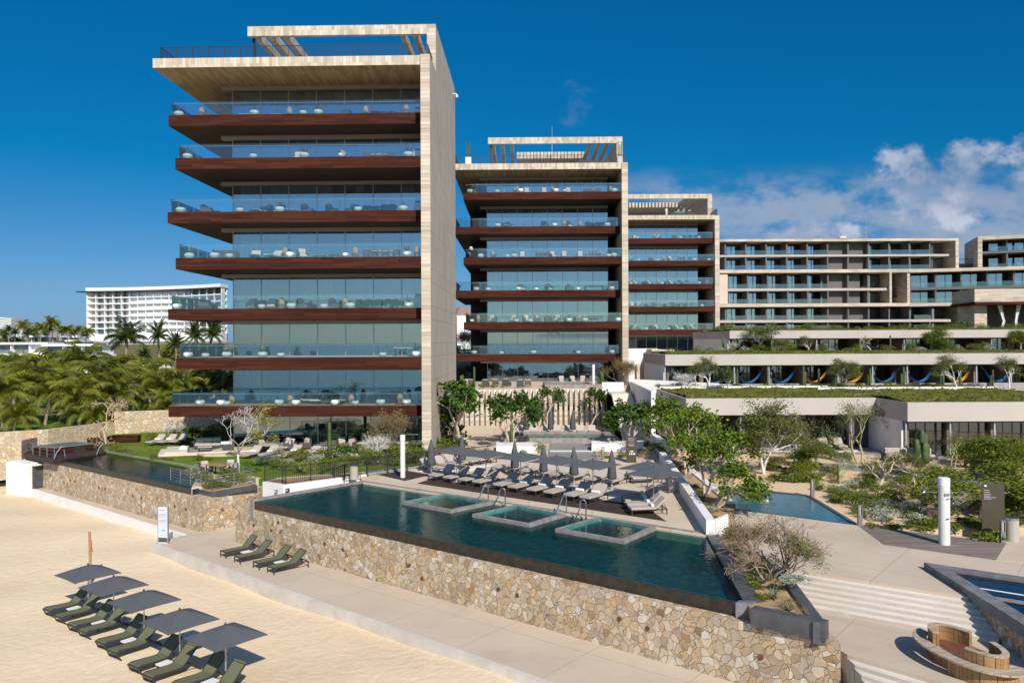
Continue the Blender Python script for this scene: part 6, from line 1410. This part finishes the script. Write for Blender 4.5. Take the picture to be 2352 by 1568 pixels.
MQ = dict(trunk=1.1, r=.13, lv=4, wig=.22, up=-.01, rmin=.012, tap=.74, kids=(3,4), spr=(.7,1.2), len=(.6,.8), n=34, clump=.27, leaf=.14, asp=.42, lz=.5, skip=.1, flat=.75)
SGs = [Stamp(mk_tree(s, SL, BARKB, L_SG, 'sea_grape_tree', 3)) for s in (11,12,13)]; SGd = [Stamp(mk_tree(s, SG, BARKB, L_SGD, 'sea_grape_tree', 2)) for s in (14,15)]; SGs1 = [Stamp(mk_tree(s, SG, BARKB, L_SGD, 'sea_grape_tree', 1)) for s in (16,17)]
ACs = [Stamp(mk_tree(s, AC, BARKW, L_AC, 'acacia_tree', k)) for s, k in ((21,2),(22,1),(23,3))]; PVs = [Stamp(mk_tree(s, PV, GRNBARK, L_AC, 'palo_verde_tree', 2)) for s in (31,32)]
MQs = [Stamp(mk_tree(s, MQ, BARK, L_BUSH, 'mesquite_tree', 1)) for s in (35,36)]; DRs = [Stamp(mk_tree(s, AC, TWIG, L_AC, 'acacia_tree', 2)) for s in (37,)]
FRs = [Stamp(mk_tree(s, FR, BARKB, None, 'frangipani_tree', 1)) for s in (41,42)]; TWs = [Stamp(mk_tree(s, TW, TWIG, L_DRY, 'bare_shrub', 6)) for s in (51,52)]; TWb = Stamp(mk_tree(54, dict(TW, lv=5, n=1, skip=.9, kids=(2,3), spr=(.4,.8), wig=.18, up=.03, rmin=.006), TWIG, L_DRY, 'bare_shrub', 8)); TWg = [Stamp(mk_tree(s, dict(TW, wig=.2, spr=(.5,.9)), BARKW, None, 'bare_shrub', 5)) for s in (53,)]
L_YELG = foliage('yellow_green_leaf', (0.16,0.17,0.015), (0.36,0.33,0.03), None, 2.0, 0.3)
HT_ = {}
def hgt(st):
    if st not in HT_:
        o = st.src; HT_[st] = max(max(v.co.z for v in c.data.vertices) for c in o.children)
    return HT_[st]
def tree(st, u, vb, z, vt, label, group=None, rz=None, wide=1.0, y=None, lean=0):
    p = A(u, vb, y) if y else G(u, vb, z); p = V(p.x, p.y, z); H = A(u, vt, p.y).z-z
    if st.src is None: o = st.at(p, 0)
    else: o = st.at(p, 0)
    s = H/hgt(st); o.scale = (s*wide, s*wide, s); o.rotation_euler = (0, lean, R4.uniform(0, 6.28) if rz is None else rz); o['label'] = label
    if group: o['group'] = group
    return o
tree(SGd[0], 1052, 1024, ZD, 868, 'broad dark leaved sea grape tree beside the tallest tower', y=68, wide=1.0); tree(SGd[1], 1176, 1024, ZD, 893, 'sea grape tree standing left of the sloped walk', wide=1.05)
tree(SGs1[0], 1258, 982, ZD, 886, 'slim young sea grape tree against the middle of the screen wall', y=83.5, wide=.85); tree(SGs1[1], 1355, 982, ZD, 886, 'slim young sea grape tree against the right part of the screen wall', y=83.5, wide=.85)
tree(SGd[1], 1447, 1026, ZD, 912, 'dark sea grape tree before the stair wall', wide=1.1)
tree(SGs[1], 1548, 1040, 3.0, 898, 'tall sea grape tree at the far end of the planted strip', y=62, wide=.8); tree(SGs[2], 1580, 1092, 3.0, 925, 'sea grape tree with yellowing leaves in the middle of the planted strip', wide=.8, lean=.22, rz=.3)
tree(SGs[0], 1622, 1137, 3.0, 985, 'sea grape tree overhanging the blue garden pool', rz=.15, wide=.85, lean=.30); tree(SGs[1], 1650, 1164, 3.0, 1030, 'smallest and nearest sea grape tree leaning over the blue garden pool', rz=-.35, wide=1.05, lean=.5)
tree(SGs[2], 1508, 1010, 3.0, 905, 'bushy sea grape tree just behind the end of the stair wall', y=70, wide=1.0)
GZ = ZD-.045
tree(SGs[2], 1600, 1066, 3.0, 925, 'leafy sea grape tree behind the overhanging one in the planted strip', wide=.85, rz=.9); tree(SGs[1], 1668, 1098, GZ, 975, 'low sea grape tree at the far left corner of the blue garden pool', wide=1.15, rz=2.2)
tree(ACs[0], 1756, 1088, GZ, 900, 'white stemmed acacia before the nearest suites', wide=1.0); tree(PVs[0], 1975, 1066, GZ, 912, 'green barked palo verde tree before the suites', wide=1.0); tree(ACs[2], 2062, 1036, GZ, 908, 'slender white stemmed acacia at the corner of the right suites', wide=.7)
tree(FRs[0], 2018, 1128, GZ, 1030, 'leafless pale frangipani tree in the sandy garden', wide=1.25); tree(MQs[0], 2260, 1195, GZ, 1050, 'wide green mesquite tree behind the brown direction sign', wide=1.7); tree(MQs[1], 2335, 1112, GZ, 985, 'wide green mesquite tree at the right edge of the garden', wide=1.25)
rank([tree(ACs[i%3], u, vb, z, vt, '', y=y, wide=w) for i, (u, vb, vt, z, y, w) in enumerate(((1628,893,812,7.05,80.3,.9),(1600,890,828,7.05,80,.7),(1940,893,818,7.05,80,.8),(2195,897,808,7.05,78,1.1),(2318,896,812,7.05,78,.9),(1672,905,835,7.05,76,.5)))], 'white stemmed acacia', 'on the nearest green roof', 'acacias on the nearest green roof')
rank([tree(st, u, 812, 10.4, vt, '', y=y, wide=w) for st, u, vt, y, w in ((ACs[1],1742,742,96,1.3),(ACs[0],1858,768,95,1.2),(MQs[0],2136,742,95,1.0),(MQs[1],2345,750,95,1.0),(ACs[2],1790,775,96,1.2))], 'small leafy tree', 'on the middle green roof', 'trees on the middle green roof')
tree(FRs[1], 2002, 812, 10.4, 770, 'leafless brown frangipani on the middle green roof', y=95); tree(FRs[0], 1632, 806, 10.2, 772, 'leafless brown tree before the farthest tower', y=116, wide=1.3)
tree(TWs[0], 1424, 876, 6.6, 815, 'tall dry brown shrub at the right corner of the middle tower', y=96, wide=1.0); tree(DRs[0], 1070, 876, 6.0, 836, 'dark leafless shrub between the two nearer towers', y=108)
tree(TWs[1], 1072, 805, 9, 752, 'green shrub with pink flower between the two nearer towers', y=140); 
tree(TWg[0], 1572, 893, 7.0, 850, 'white twiggy shrub at the left end of the nearest green roof', y=79)
ct = tree(Stamp(mk_tree(61, BT, plain('pale_copper_bark', (0.60,0.44,0.30), 0.7, 0.2, 4), None, 'gumbo_limbo_tree', 1)), 247, 1020, 2.6, 905, 'leafless gnarled tree with copper trunk behind the private pool', rz=.6, wide=.8)
wt_ = tree(Stamp(mk_tree(66, dict(BW, only=lambda q: q.x > 1.5 and q.z > 2.2, trunk=1.7), BARKW, L_YELG, 'white_tree', 1)), 547, 1087, 2.6, 915, 'white barked nearly bare tree with some yellow leaves beside the planter box', rz=.0, wide=1.5)
tree(TWg[0], 400, 1012, 2.6, 962, 'small white twiggy tree in the shade under the tallest tower', wide=.9); tree(TWg[0], 868, 1040, 2.7, 988, 'grey twiggy shrub beside the brown thicket', y=61, wide=.9)
tree(TWs[1], 897, 1040, 2.7, 930, 'tall brown thicket of bare twigs before the tallest tower', y=62, wide=.62); tree(TWb, 1765, 1330, ZD-.05, 1172, 'large dry shrub of bare brown twigs in the triangular planter', wide=1.25, rz=2.0); tree(TWs[1], 1718, 1285, ZD-.05, 1195, 'smaller dry brown shrub behind the large bare shrub in the triangular planter', wide=1.2)
tree(Stamp(mk_tree(58, dict(TW, n=5, leaf=.10, skip=.45), TWIG, L_BUSH, 'bare_shrub', 4)), 1800, 1335, ZD-.05, 1215, 'half leafy twiggy shrub at the stairs in the triangular planter', wide=1.1, lean=.55, rz=0)
rank([tree(st, u, v, GZ, vt, '', wide=w) for st, u, v, vt, w in ((MQs[1],1880,1072,1000,1.1),(ACs[1],1825,1062,985,1.0),(PVs[1],2190,1080,985,.9),(ACs[0],2100,1110,1035,1.0),(MQs[0],2215,1070,1000,1.1),(PVs[0],1935,1100,1035,.9))], 'small airy tree', 'in the sandy garden', 'small garden trees')
struct('grove_lawn', MB().prism([(-95,71),(-60,68.5),(-43,70.5),(-37,78),(-24,82),(-22,98),(-95,98)], 0, 3.0), LAWN)
# palms
def frond(mb, base, az, el, L, rng, w=.55, droop=1.0, n=17, leaf=.055):
    d = V(math.cos(az), math.sin(az), 0); s = V(-d.y, d.x, 0); pts = []; tw = rng.uniform(-.3,.3)
    for i in range(n+1):
        t = i/n; a = el-droop*1.7*t*t; pts.append((pts[-1]+(d*math.cos(a)+V(0,0,math.sin(a)))*(L/n)) if pts else base)
    mb.tube([pts[i] for i in range(0,n+1,3)], [.035*(1-.8*i/n) for i in range(0,n+1,3)], 3, cap=False)
    for i in range(2, n+1):
        t = i/n; l = w*L*.42*math.sin(math.pi*min(1,.18+.80*t))**.7; fw = (pts[i]-pts[i-1]).normalized(); 
        for sg in (-1,1):
            for h_ in (0,.5):
                p = pts[i-1]+(pts[i]-pts[i-1])*h_; o = (s*sg+fw*.75+V(0,0,-.55+tw*sg+rng.uniform(-.3,.2))).normalized(); q = p+o*l*rng.uniform(.8,1.1)+V(0,0,-.28*l); m = p+o*l*.5+V(0,0,.05*l)
                b = fw*leaf; mb.add([p-b*.6, m-b, q, m+b, p+b*.6],[(0,1,2,3,4)])
def mk_palm(seed, h, L, nf, leafm, name='coconut_palm', lean=.12, droop=1.0, w=.6, shaft=False, up=1.75):
    def f():
        r = random.Random(seed); t = thing(name, 'palm', 'palm tree'); a = r.uniform(0,6.28); k = 7; pts = [V(math.cos(a)*lean*h*(i/k)**1.6, math.sin(a)*lean*h*(i/k)**1.6, h*i/k-.2*(i==0)) for i in range(k+1)]
        m = MB().tube(pts, [.20-.07*i/k for i in range(k+1)], 8); m.build('trunk', PBARK, t, True)
        if shaft: MB().tube([pts[-1]-V(0,0,1.2), pts[-1]-V(0,0,.6), pts[-1]+V(0,0,.3)],[.13,.18,.08],8).build('crownshaft', L_CACT, t, True)
        c = MB()
        for i in range(nf): g_ = i/nf; frond(c, pts[-1], i*2.4+r.uniform(-.2,.2), 1.5-up*g_+r.uniform(-.15,.15), L*r.uniform(.85,1.1), r, w, droop*r.uniform(.7,1.15))
        c.build('crown', leafm, t); return t
    return f
CP = [Stamp(mk_palm(70+i, 6.0, 4.4, 24, L_PALM, lean=.10+.05*i, droop=1.25, up=1.45, w=.62)) for i in range(4)]; RP = Stamp(mk_palm(80, 8.5, 3.2, 16, L_PALMD, 'royal_palm', .02, .9, .75, True)); DP = [Stamp(mk_palm(85+i, 6.5, 2.6, 26, L_PALMD, 'date_palm', .03, .75, .45)) for i in range(2)]
def palm(st, u, vc, y, label=None, s=None, zg=None):
    p = A(u, vc, y); z0 = terr(p.x, y) if zg is None else zg; H = p.z-z0
    base = 6.0 if st in CP else (8.5 if st is RP else 6.5); sc_ = s or 1.0
    zs = max(sc_, H/base); o = st.at(V(p.x, y, p.z-base*zs-.05), 0); o.scale = (sc_, sc_, zs); o.rotation_euler.z = R4.uniform(0, 6.28)
    if label: o['label'] = label
    return o
g1 = [palm(CP[i%4], u, v, y, s=s) for i, (u, v, y, s) in enumerate(((8,905,84,.95),(52,880,88,1.0),(98,905,86,.95),(150,880,92,1.0),(190,912,84,.9),(232,880,90,1.05),(278,905,88,.9),(318,890,94,.9),(30,848,104,1.0),(110,845,106,1.05),(205,838,104,1.1),(160,850,110,.95),(255,850,108,1.0),(345,865,100,.95),(22,960,78,.75),(172,945,82,.75),(215,958,82,.7)))]
rank(g1, 'coconut palm', 'in the palm grove behind the boundary wall', 'coconut palms in the grove')
g1 = [palm(CP[(i+1)%4], u, v, y, s=s) for i, (u, v, y, s) in enumerate(((385,890,92,.9),(425,895,93,.95),(470,890,95,.95),(515,885,96,.95),(400,935,90,.8),(450,930,91,.8),(505,935,92,.8)))]
g3 = [palm(st, u, v, y, s=s_) for st, u, v, y, s_ in ((DP[0],335,815,190,1.0),(CP[1],395,812,170,1.0),(DP[1],425,822,165,1.0),(CP[2],465,820,150,1.0),(CP[0],510,825,140,1.0),(DP[0],380,832,140,.9),(CP[3],440,845,130,1.0),(CP[1],490,850,125,1.0))]
rank(g3, 'mixed green palm', 'between the grove and the far hotel', 'palms between grove and far hotel')
rank(g1, 'shaded palm', 'behind the lower left balconies of the tallest tower', 'palms behind the tallest tower')
palm(RP, 288, 776, 112, 'tall royal palm rising above the palm grove', 1.15); rank([palm(DP[i%2], u, v, y, s=1.0) for i, (u, v, y) in enumerate(((366,770,150),(448,772,150),(486,768,146),(405,790,160)))], 'date palm', 'before the far white hotel', 'date palms before the far hotel')
g2 = [palm(DP[i%2] if i%3 else CP[i%4], u, v, 318+R4.uniform(-8,14), s=1.0, zg=10.8) for i, (u, v) in enumerate(((5,768),(20,757),(34,764),(48,752),(62,766),(78,760),(92,756),(104,768),(115,758),(122,746),(131,750),(143,762),(156,760),(168,766),(180,758),(192,764),(198,770),(12,775),(70,775)))]
rank(g2, 'distant palm', 'in the far row along the horizon', 'distant palms along the horizon')
# bushes and succulents
def mk_bush(seed, leafm, n, leaf, asp, flat=1.0, name='shrub', lump=4, fl=.3):
    def f():
        r = random.Random(seed); g = np.random.default_rng(seed); t = thing(name, name.replace('_',' '), 'shrub'); cs = []
        for k in range(lump): a = r.uniform(0,6.28); d = r.uniform(.0,.55); cs.append((math.cos(a)*d, math.sin(a)*d, r.uniform(.25,.6), r.uniform(.35,.55)))
        ps = []
        for k in range(n):
            c = cs[k%lump]; v = g.normal(size=3); v /= np.linalg.norm(v); v[2] = abs(v[2])*1.0-.25; q = r.uniform(.6,1.08)*c[3]; ps.append((c[0]+v[0]*q, c[1]+v[1]*q, max(.02,(c[2]+v[2]*q))*flat))
        MB().leaves(np.array(ps), leaf, asp, r, fl).build('leaves', leafm, t); m = MB()
        for k in range(6): a = r.uniform(0,6.28); m.tube([(0,0,-.05),(math.cos(a)*.2,math.sin(a)*.2,.2*flat),(math.cos(a)*.4,math.sin(a)*.4,.5*flat)],[.02,.015,.008],3,cap=False)
        m.build('stems', TWIG, t); return t
    return f
def mk_spiky(seed, leafm, n, L, w, up, droop, name, thick=True):
    def f(): r = random.Random(seed); t = thing(name, name, 'plant'); spike_leaves(MB(), n, L, w, r, up, droop, 0, 4, thick, .05).build('blades', leafm, t); return t
    return f
def mk_cactus(seed, k, h, rr):
    def f():
        r = random.Random(seed); t = thing('columnar_cactus', 'cactus', 'cactus')
        for i in range(k):
            a = r.uniform(0,6.28); d = 0 if i == 0 else r.uniform(.15,.4); hh = h*(1 if i == 0 else r.uniform(.5,.95)); x, y = math.cos(a)*d, math.sin(a)*d
            MB().lathe([(rr*.8,-.05),(rr,.2*hh),(rr*1.02,.7*hh),(rr*.9,.93*hh),(rr*.5,.99*hh),(0,hh)],16,(x,y,0),wob=lambda j,z: 1+.12*(-1)**j).build('stem', L_CACT, t, 'all')
        return t
    return f
BS = {'g': [Stamp(mk_bush(100+i, L_BUSH, 340, .15, .5)) for i in range(3)], 'f': [Stamp(mk_bush(110+i, L_BUSH, 380, .14, .6, .38, 'ground_cover_plant', 6)) for i in range(2)], 's': [Stamp(mk_bush(120+i, L_SILV, 420, .11, .45, .75, 'silver_shrub')) for i in range(3)],
      'd': [Stamp(mk_bush(130+i, L_DRY, 300, .10, .35, .8, 'dry_shrub')) for i in range(2)], 'o': [Stamp(mk_bush(140+i, L_AC, 420, .11, .35, .8, 'olive_green_shrub')) for i in range(3)], 'a': [Stamp(mk_spiky(150+i, L_AGAV, 20, .8, .055, .75, .25, 'agave')) for i in range(2)],
      'y': [Stamp(mk_spiky(155, L_YEL, 22, .8, .03, 1.1, .3, 'yellow_stemmed_plant', False))], 'k': [Stamp(mk_spiky(160+i, L_SPK, 30, .75, .035, .8, .35, 'yucca', False)) for i in range(2)], 'c': [Stamp(mk_cactus(165, 1, 2.2, .11)), Stamp(mk_cactus(166, 2, 2.2, .12))], 'C': [Stamp(mk_cactus(168, 9, 2.1, .15))], 'D': [Stamp(mk_bush(145+i, L_SGD, 340, .17, .6)) for i in range(2)]}
WHAT = {'g': 'leafy green shrub', 'f': 'low spreading green plant', 's': 'silvery rounded shrub', 'd': 'dry brown shrub', 'o': 'olive green shrub', 'a': 'grey green agave', 'y': 'yellow stemmed upright plant', 'k': 'spiky green yucca', 'c': 'tall columnar cactus', 'C': 'large clump of columnar cactus', 'D': 'dark green shrub'}
def plants(lst, where, grpname):
    by = {}
    for i, (k, P, s) in enumerate(lst):
        st = BS[k][R4.randrange(len(BS[k]))]; o = st.at(P, R4.uniform(0,6.28)); q = s*R4.uniform(.9,1.1); o.scale = (q, q, q*R4.uniform(.88,1.12)); by.setdefault(k, []).append(o)
    for k, os_ in by.items(): rank(os_, WHAT[k], where, WHAT[k]+'s '+grpname)
def PG(s, z, sc_=1.0):
    out = []
    for a in s.split():
        k = a[0]; q = [float(x) for x in a[1:].split(',')]; p = G(q[0], q[1], z); out.append((k, p, (q[2] if len(q) > 2 else .8)*sc_))
    return out
gl = PG('a1977,1122,1.1 s1951,1122,.9 a1968,1168,.9 y1978,1180,.9 s2037,1168,1.0 s2018,1165,.8 a2083,1190,.9 a2107,1180,1.1 k2068,1152,.7 g2023,1185,.8 f2056,1216,.9 s2215,1172,1.3 f2229,1206,1.2 f2275,1242,1.2 f2250,1216,1.0 C2118,1062,1.45 c2101,1045,1.3 c2108,1046,1.1 o2095,1098,1.2 o2142,1092,1.1 s2138,1128,.8 d2085,1132,.8 f1920,1130,1.0 k1935,1062,1.0 f1820,1107,1.2 f1790,1104,1.0 f1850,1106,1.0 d1800,1075,.8 g1985,1100,.6 o1990,1180,.9 f1985,1160,.9 s1945,1135,.8 f1930,1148,.9 d2040,1140,.7 o2010,1150,.8 a2155,1160,.7 d2180,1150,.8 y2088,1148,.6 y2120,1146,.6 f2160,1200,.8 d2100,1205,.6 f2145,1212,.8 g2176,1190,.8 f2040,1196,.6 f2088,1212,.6 f2190,1215,.9 f2300,1200,1.0 D2325,1180,1.2 o2290,1165,1.3 s2320,1150,1.0 k1960,1108,.8 k1840,1085,.8 f1860,1075,1.0 a1870,1095,.6 y1905,1080,.7 d1770,1108,.5 c1925,1110,.55 f2000,1210,.6 f2120,1222,.7', GZ)
R5 = random.Random(77); gpol = [(1735,1050),(2350,1052),(2352,1215),(2150,1215),(1985,1195),(1870,1130),(1750,1112)]
def inside(p, q):
    c = False; n = len(q)
    for i in range(n):
        a, b = q[i], q[i-1]
        if (a[1] > p[1]) != (b[1] > p[1]) and p[0] < (b[0]-a[0])*(p[1]-a[1])/(b[1]-a[1])+a[0]: c = not c
    return c
while len(gl) < 265:
    u, v = R5.uniform(1735,2352), 1046+170*R5.random()**1.3
    if inside((u, v), gpol): gl.append((R5.choice('ffgggoosddakk'), G(u, v, GZ), R5.uniform(.4,1.15)))
for lo, hi, wh in ((0,40,'in the garden by the timber deck'),(40,47,'in the middle of the sandy garden'),(47,99,'in the back garden by the suites')): plants([x for x in gl if lo <= x[1].y < hi], wh, wh)
plants(PG('d1560,1060,.7 g1548,1052,.8 f1568,1078,.7 a1593,1118,.55 a1602,1118,.5 k1612,1148,.8 d1618,1152,.7 s1635,1180,.55 f1640,1192,.5 d1585,1098,.5 f1600,1135,.6 f1655,1200,.6 d1575,1088,.6 g1530,1045,.9 D1520,1040,1.0', 3.0), 'in the long planted strip', 'in the planted strip')
plants(PG('f1690,1272,.6 f1688,1255,.45 f1735,1300,.5 a1752,1338,.55 a1776,1375,.6 f1735,1350,.6 f1750,1378,.5 d1812,1398,.6 a1812,1402,.5 d1675,1240,.6 d1840,1418,.5 k1668,1236,.55 f1725,1330,.5 g1745,1322,.6 d1785,1350,.7 d1765,1310,.9', ZD-.06), 'in the triangular planter', 'in the triangular planter')
o = Stamp(mk_bush(199, L_SILV, 900, .20, .28, 1.0, 'silver_shrub', 3, 0)).at(G(1818,1362,ZD-.06)+V(0,0,.25), 0, .62, 'dense grey green round shrub at the corner of the triangular planter', 'round shrub of the triangular planter')
plants(PG('s1158,1032,1.0 s1168,1030,.8 s1240,1028,1.1 g1238,1040,.9 d1375,1048,.9 d1385,1050,.7 f1430,1050,.8 d1425,1046,.6 g1470,1048,.8 d1482,1052,.9 f1130,1052,.7 g1200,1045,.5 c1175,1026,1.1 k1218,1038,.5 f1395,1052,.6 D1495,1035,1.0 g1120,1048,.6', ZD), 'round the sloped walk behind the pool deck', 'round the sloped walk')
plants(PG('D1010,1032,1.3 g1025,1040,1.2 o1000,1045,1.2 d990,1050,1.1 o975,1055,1.0 D1045,1036,1.2 g1085,1046,.7 d1065,1050,.7 o955,1058,1.0 g940,1060,1.0', ZD), 'between the tallest tower and the pool deck', 'beside the tallest tower')
plants(PG('s622,1062,.9 s632,1050,.8 g640,1074,.8 o660,1078,.9 s655,1068,.8 k690,1082,1.0 d720,1078,.8 g745,1080,.9 o770,1075,1.0 y700,1085,.8 g800,1070,.9 o830,1068,1.0 g860,1066,.9 f900,1066,1.0 g765,1050,1.1 g785,1046,1.1 o740,1054,.9 c858,1052,.8 c872,1050,.9 c850,1055,.6 g905,1056,1.1 o930,1056,1.1 s600,1066,.7 d675,1060,.9 d650,1050,.8 c757,1053,1.1 d825,1050,1.0 g955,1050,1.2 o715,1056,1.2 g690,1056,1.1 D805,1056,1.1 g845,1062,1.1 o880,1060,1.2 g960,1062,1.0 s725,1066,.9', 2.7, 1.2), 'behind the black planter fence', 'behind the black fence')
plants(PG('s448,1092,.9 g470,1112,.8 f500,1116,.8 g525,1108,.9 k556,1108,1.0 k548,1100,.8 d440,1100,.8 f480,1120,.6 g490,1122,.7 f515,1118,.8 g540,1112,.7 s470,1104,.7', 2.46, 1.35), 'in the grey planter box', 'in the grey planter box')
plants(PG('o215,1030,1.2 g262,1034,1.0 f275,1038,1.0 o288,1042,.8 d300,1046,.7 g350,1056,.55 d365,1056,.5 f378,1055,.6 f390,1056,.5 y455,1056,.7 g460,1057,.6 d440,1056,.5 f480,1056,.6 d345,1034,.4 o540,1048,.8 s640,1045,1.0 s645,1034,1.0 o525,1046,.6', 2.6), 'on the lawn near the private pool', 'on the lawn')
plants([(k, V(x, y, 2.6), s) for k, x, y, s in (('o',-34,75.5,1.6),('g',-32.3,76.2,1.8),('D',-30.5,75.5,1.5),('g',-31.6,74.6,1.2),('D',-28.5,74,1.3),('f',-30,73.5,1.6),('o',-27,74.5,1.6),('D',-25.6,75,1.8),('f',-33,74.2,1.3),('D',-26.5,78,2.2),('o',-29,79,2.4))], 'along the wall behind the lawn', 'along the lawn wall')
plants([('DDog'[R5.randrange(4)], V((u-1176)/F*y, y, terr((u-1176)/F*y, y)), s*1.5) for u, y, s in [(R5.uniform(-20,520), R5.uniform(84,125), R5.uniform(.9,1.7)) for _ in range(46)]], 'among the palms of the grove', 'in the palm grove')
plants([('oDg'[R5.randrange(3)], V((u-1176)/F*y, y, 10.9), s) for u, y, s in [(R5.uniform(-20,215), R5.uniform(316,345), R5.uniform(2.0,3.8)) for _ in range(34)]], 'between the far palms on the horizon', 'between the far palms')
plants([(R5.choice('oodgfs'), V(R5.uniform(14.5,44), R5.uniform(78.3,81), 7.1), R5.uniform(.35,.85)) for _ in range(34)]+[('c', V((u-1176)/F*82, 82, 7.0), R5.uniform(.6,1.0)) for u in (1693,1763,1845,1917,1998,2075,2280,1880,2160,2205)]+[('C', V(32.6,80.5,7.05), .6)], 'on the nearest green roof', 'on the nearest green roof')
plants([(R5.choice('ooodgfgs'), V(R5.uniform(18,58), R5.uniform(92,96.5), 10.45), R5.uniform(.6,1.5)) for _ in range(46)]+[('c', V((u-1176)/F*95, 95, 10.4), .8) for u in (1660,1772,1975,1990,2045)], 'on the middle green roof', 'on the middle green roof')
plants([(R5.choice('ooogDd'), V(R5.uniform(28,74), R5.uniform(106,117), 13.1), R5.uniform(.7,1.7)) for _ in range(50)], 'on the highest green roof', 'on the highest green roof')
plants([(R5.choice('fffd'), V((u-OXQ)/1, HY+.9, z), s) for OXQ in (0,) for u, z, s in [(hx(R5.uniform(1655,2180)), zz, R5.uniform(.5,.9)) for zz in (hz(584), hz(734), hz(661.5)) for _ in range(9)]], 'on the long hotel wing slabs', 'on the hotel wing slabs')
plants([(R5.choice('ggdfC' if i else 'c'), V(x, y, 6.63), s) for i, (x, y, s) in enumerate(((-4.2,88.0,1.0),(-5.5,88.2,.8),(-3.2,87.6,.7),(-2.0,87.5,.6),(-1.0,87.6,.5),(10.8,88.5,.9),(9.9,89,.8),(10.3,91,1.0),(8.6,92,.6)))], "on the middle tower's ground terrace", 'on the middle tower terrace')
# leafy covering of the green roofs and of the beds, nobody could count its leaves
def cover(name, rects, n, leaf, m, seed):
    g = np.random.default_rng(seed); ps = []
    tot = sum((x1-x0)*(y1-y0) for x0,x1,y0,y1,z in rects)
    for x0,x1,y0,y1,z in rects:
        k = int(n*(x1-x0)*(y1-y0)/tot); y = y0+(y1-y0)*g.random(k)**1.6; ps.append(np.stack([g.uniform(x0,x1,k), y, z+g.uniform(.0,.26,k)],1)[np.sin(y*1.7+g.uniform(-.6,.6,k))+.0*y < 2])
    tag(MB().leaves(np.concatenate(ps), leaf, .6, random.Random(seed), .5).build(name, m), kind='stuff')
L_COV = foliage('ground_cover_leaf', (0.04,0.065,0.008), (0.135,0.155,0.016), (0.26,0.23,0.05), 0.6, 0.25)
cover('ground_cover', [(14.6,31.6,66.3,81,7.08),(30.2,46,61.1,81,7.08),(16.5,60,83.3,97,10.38),(27.2,72,98.3,117,13.05)], 12000, .22, L_COV, 5)
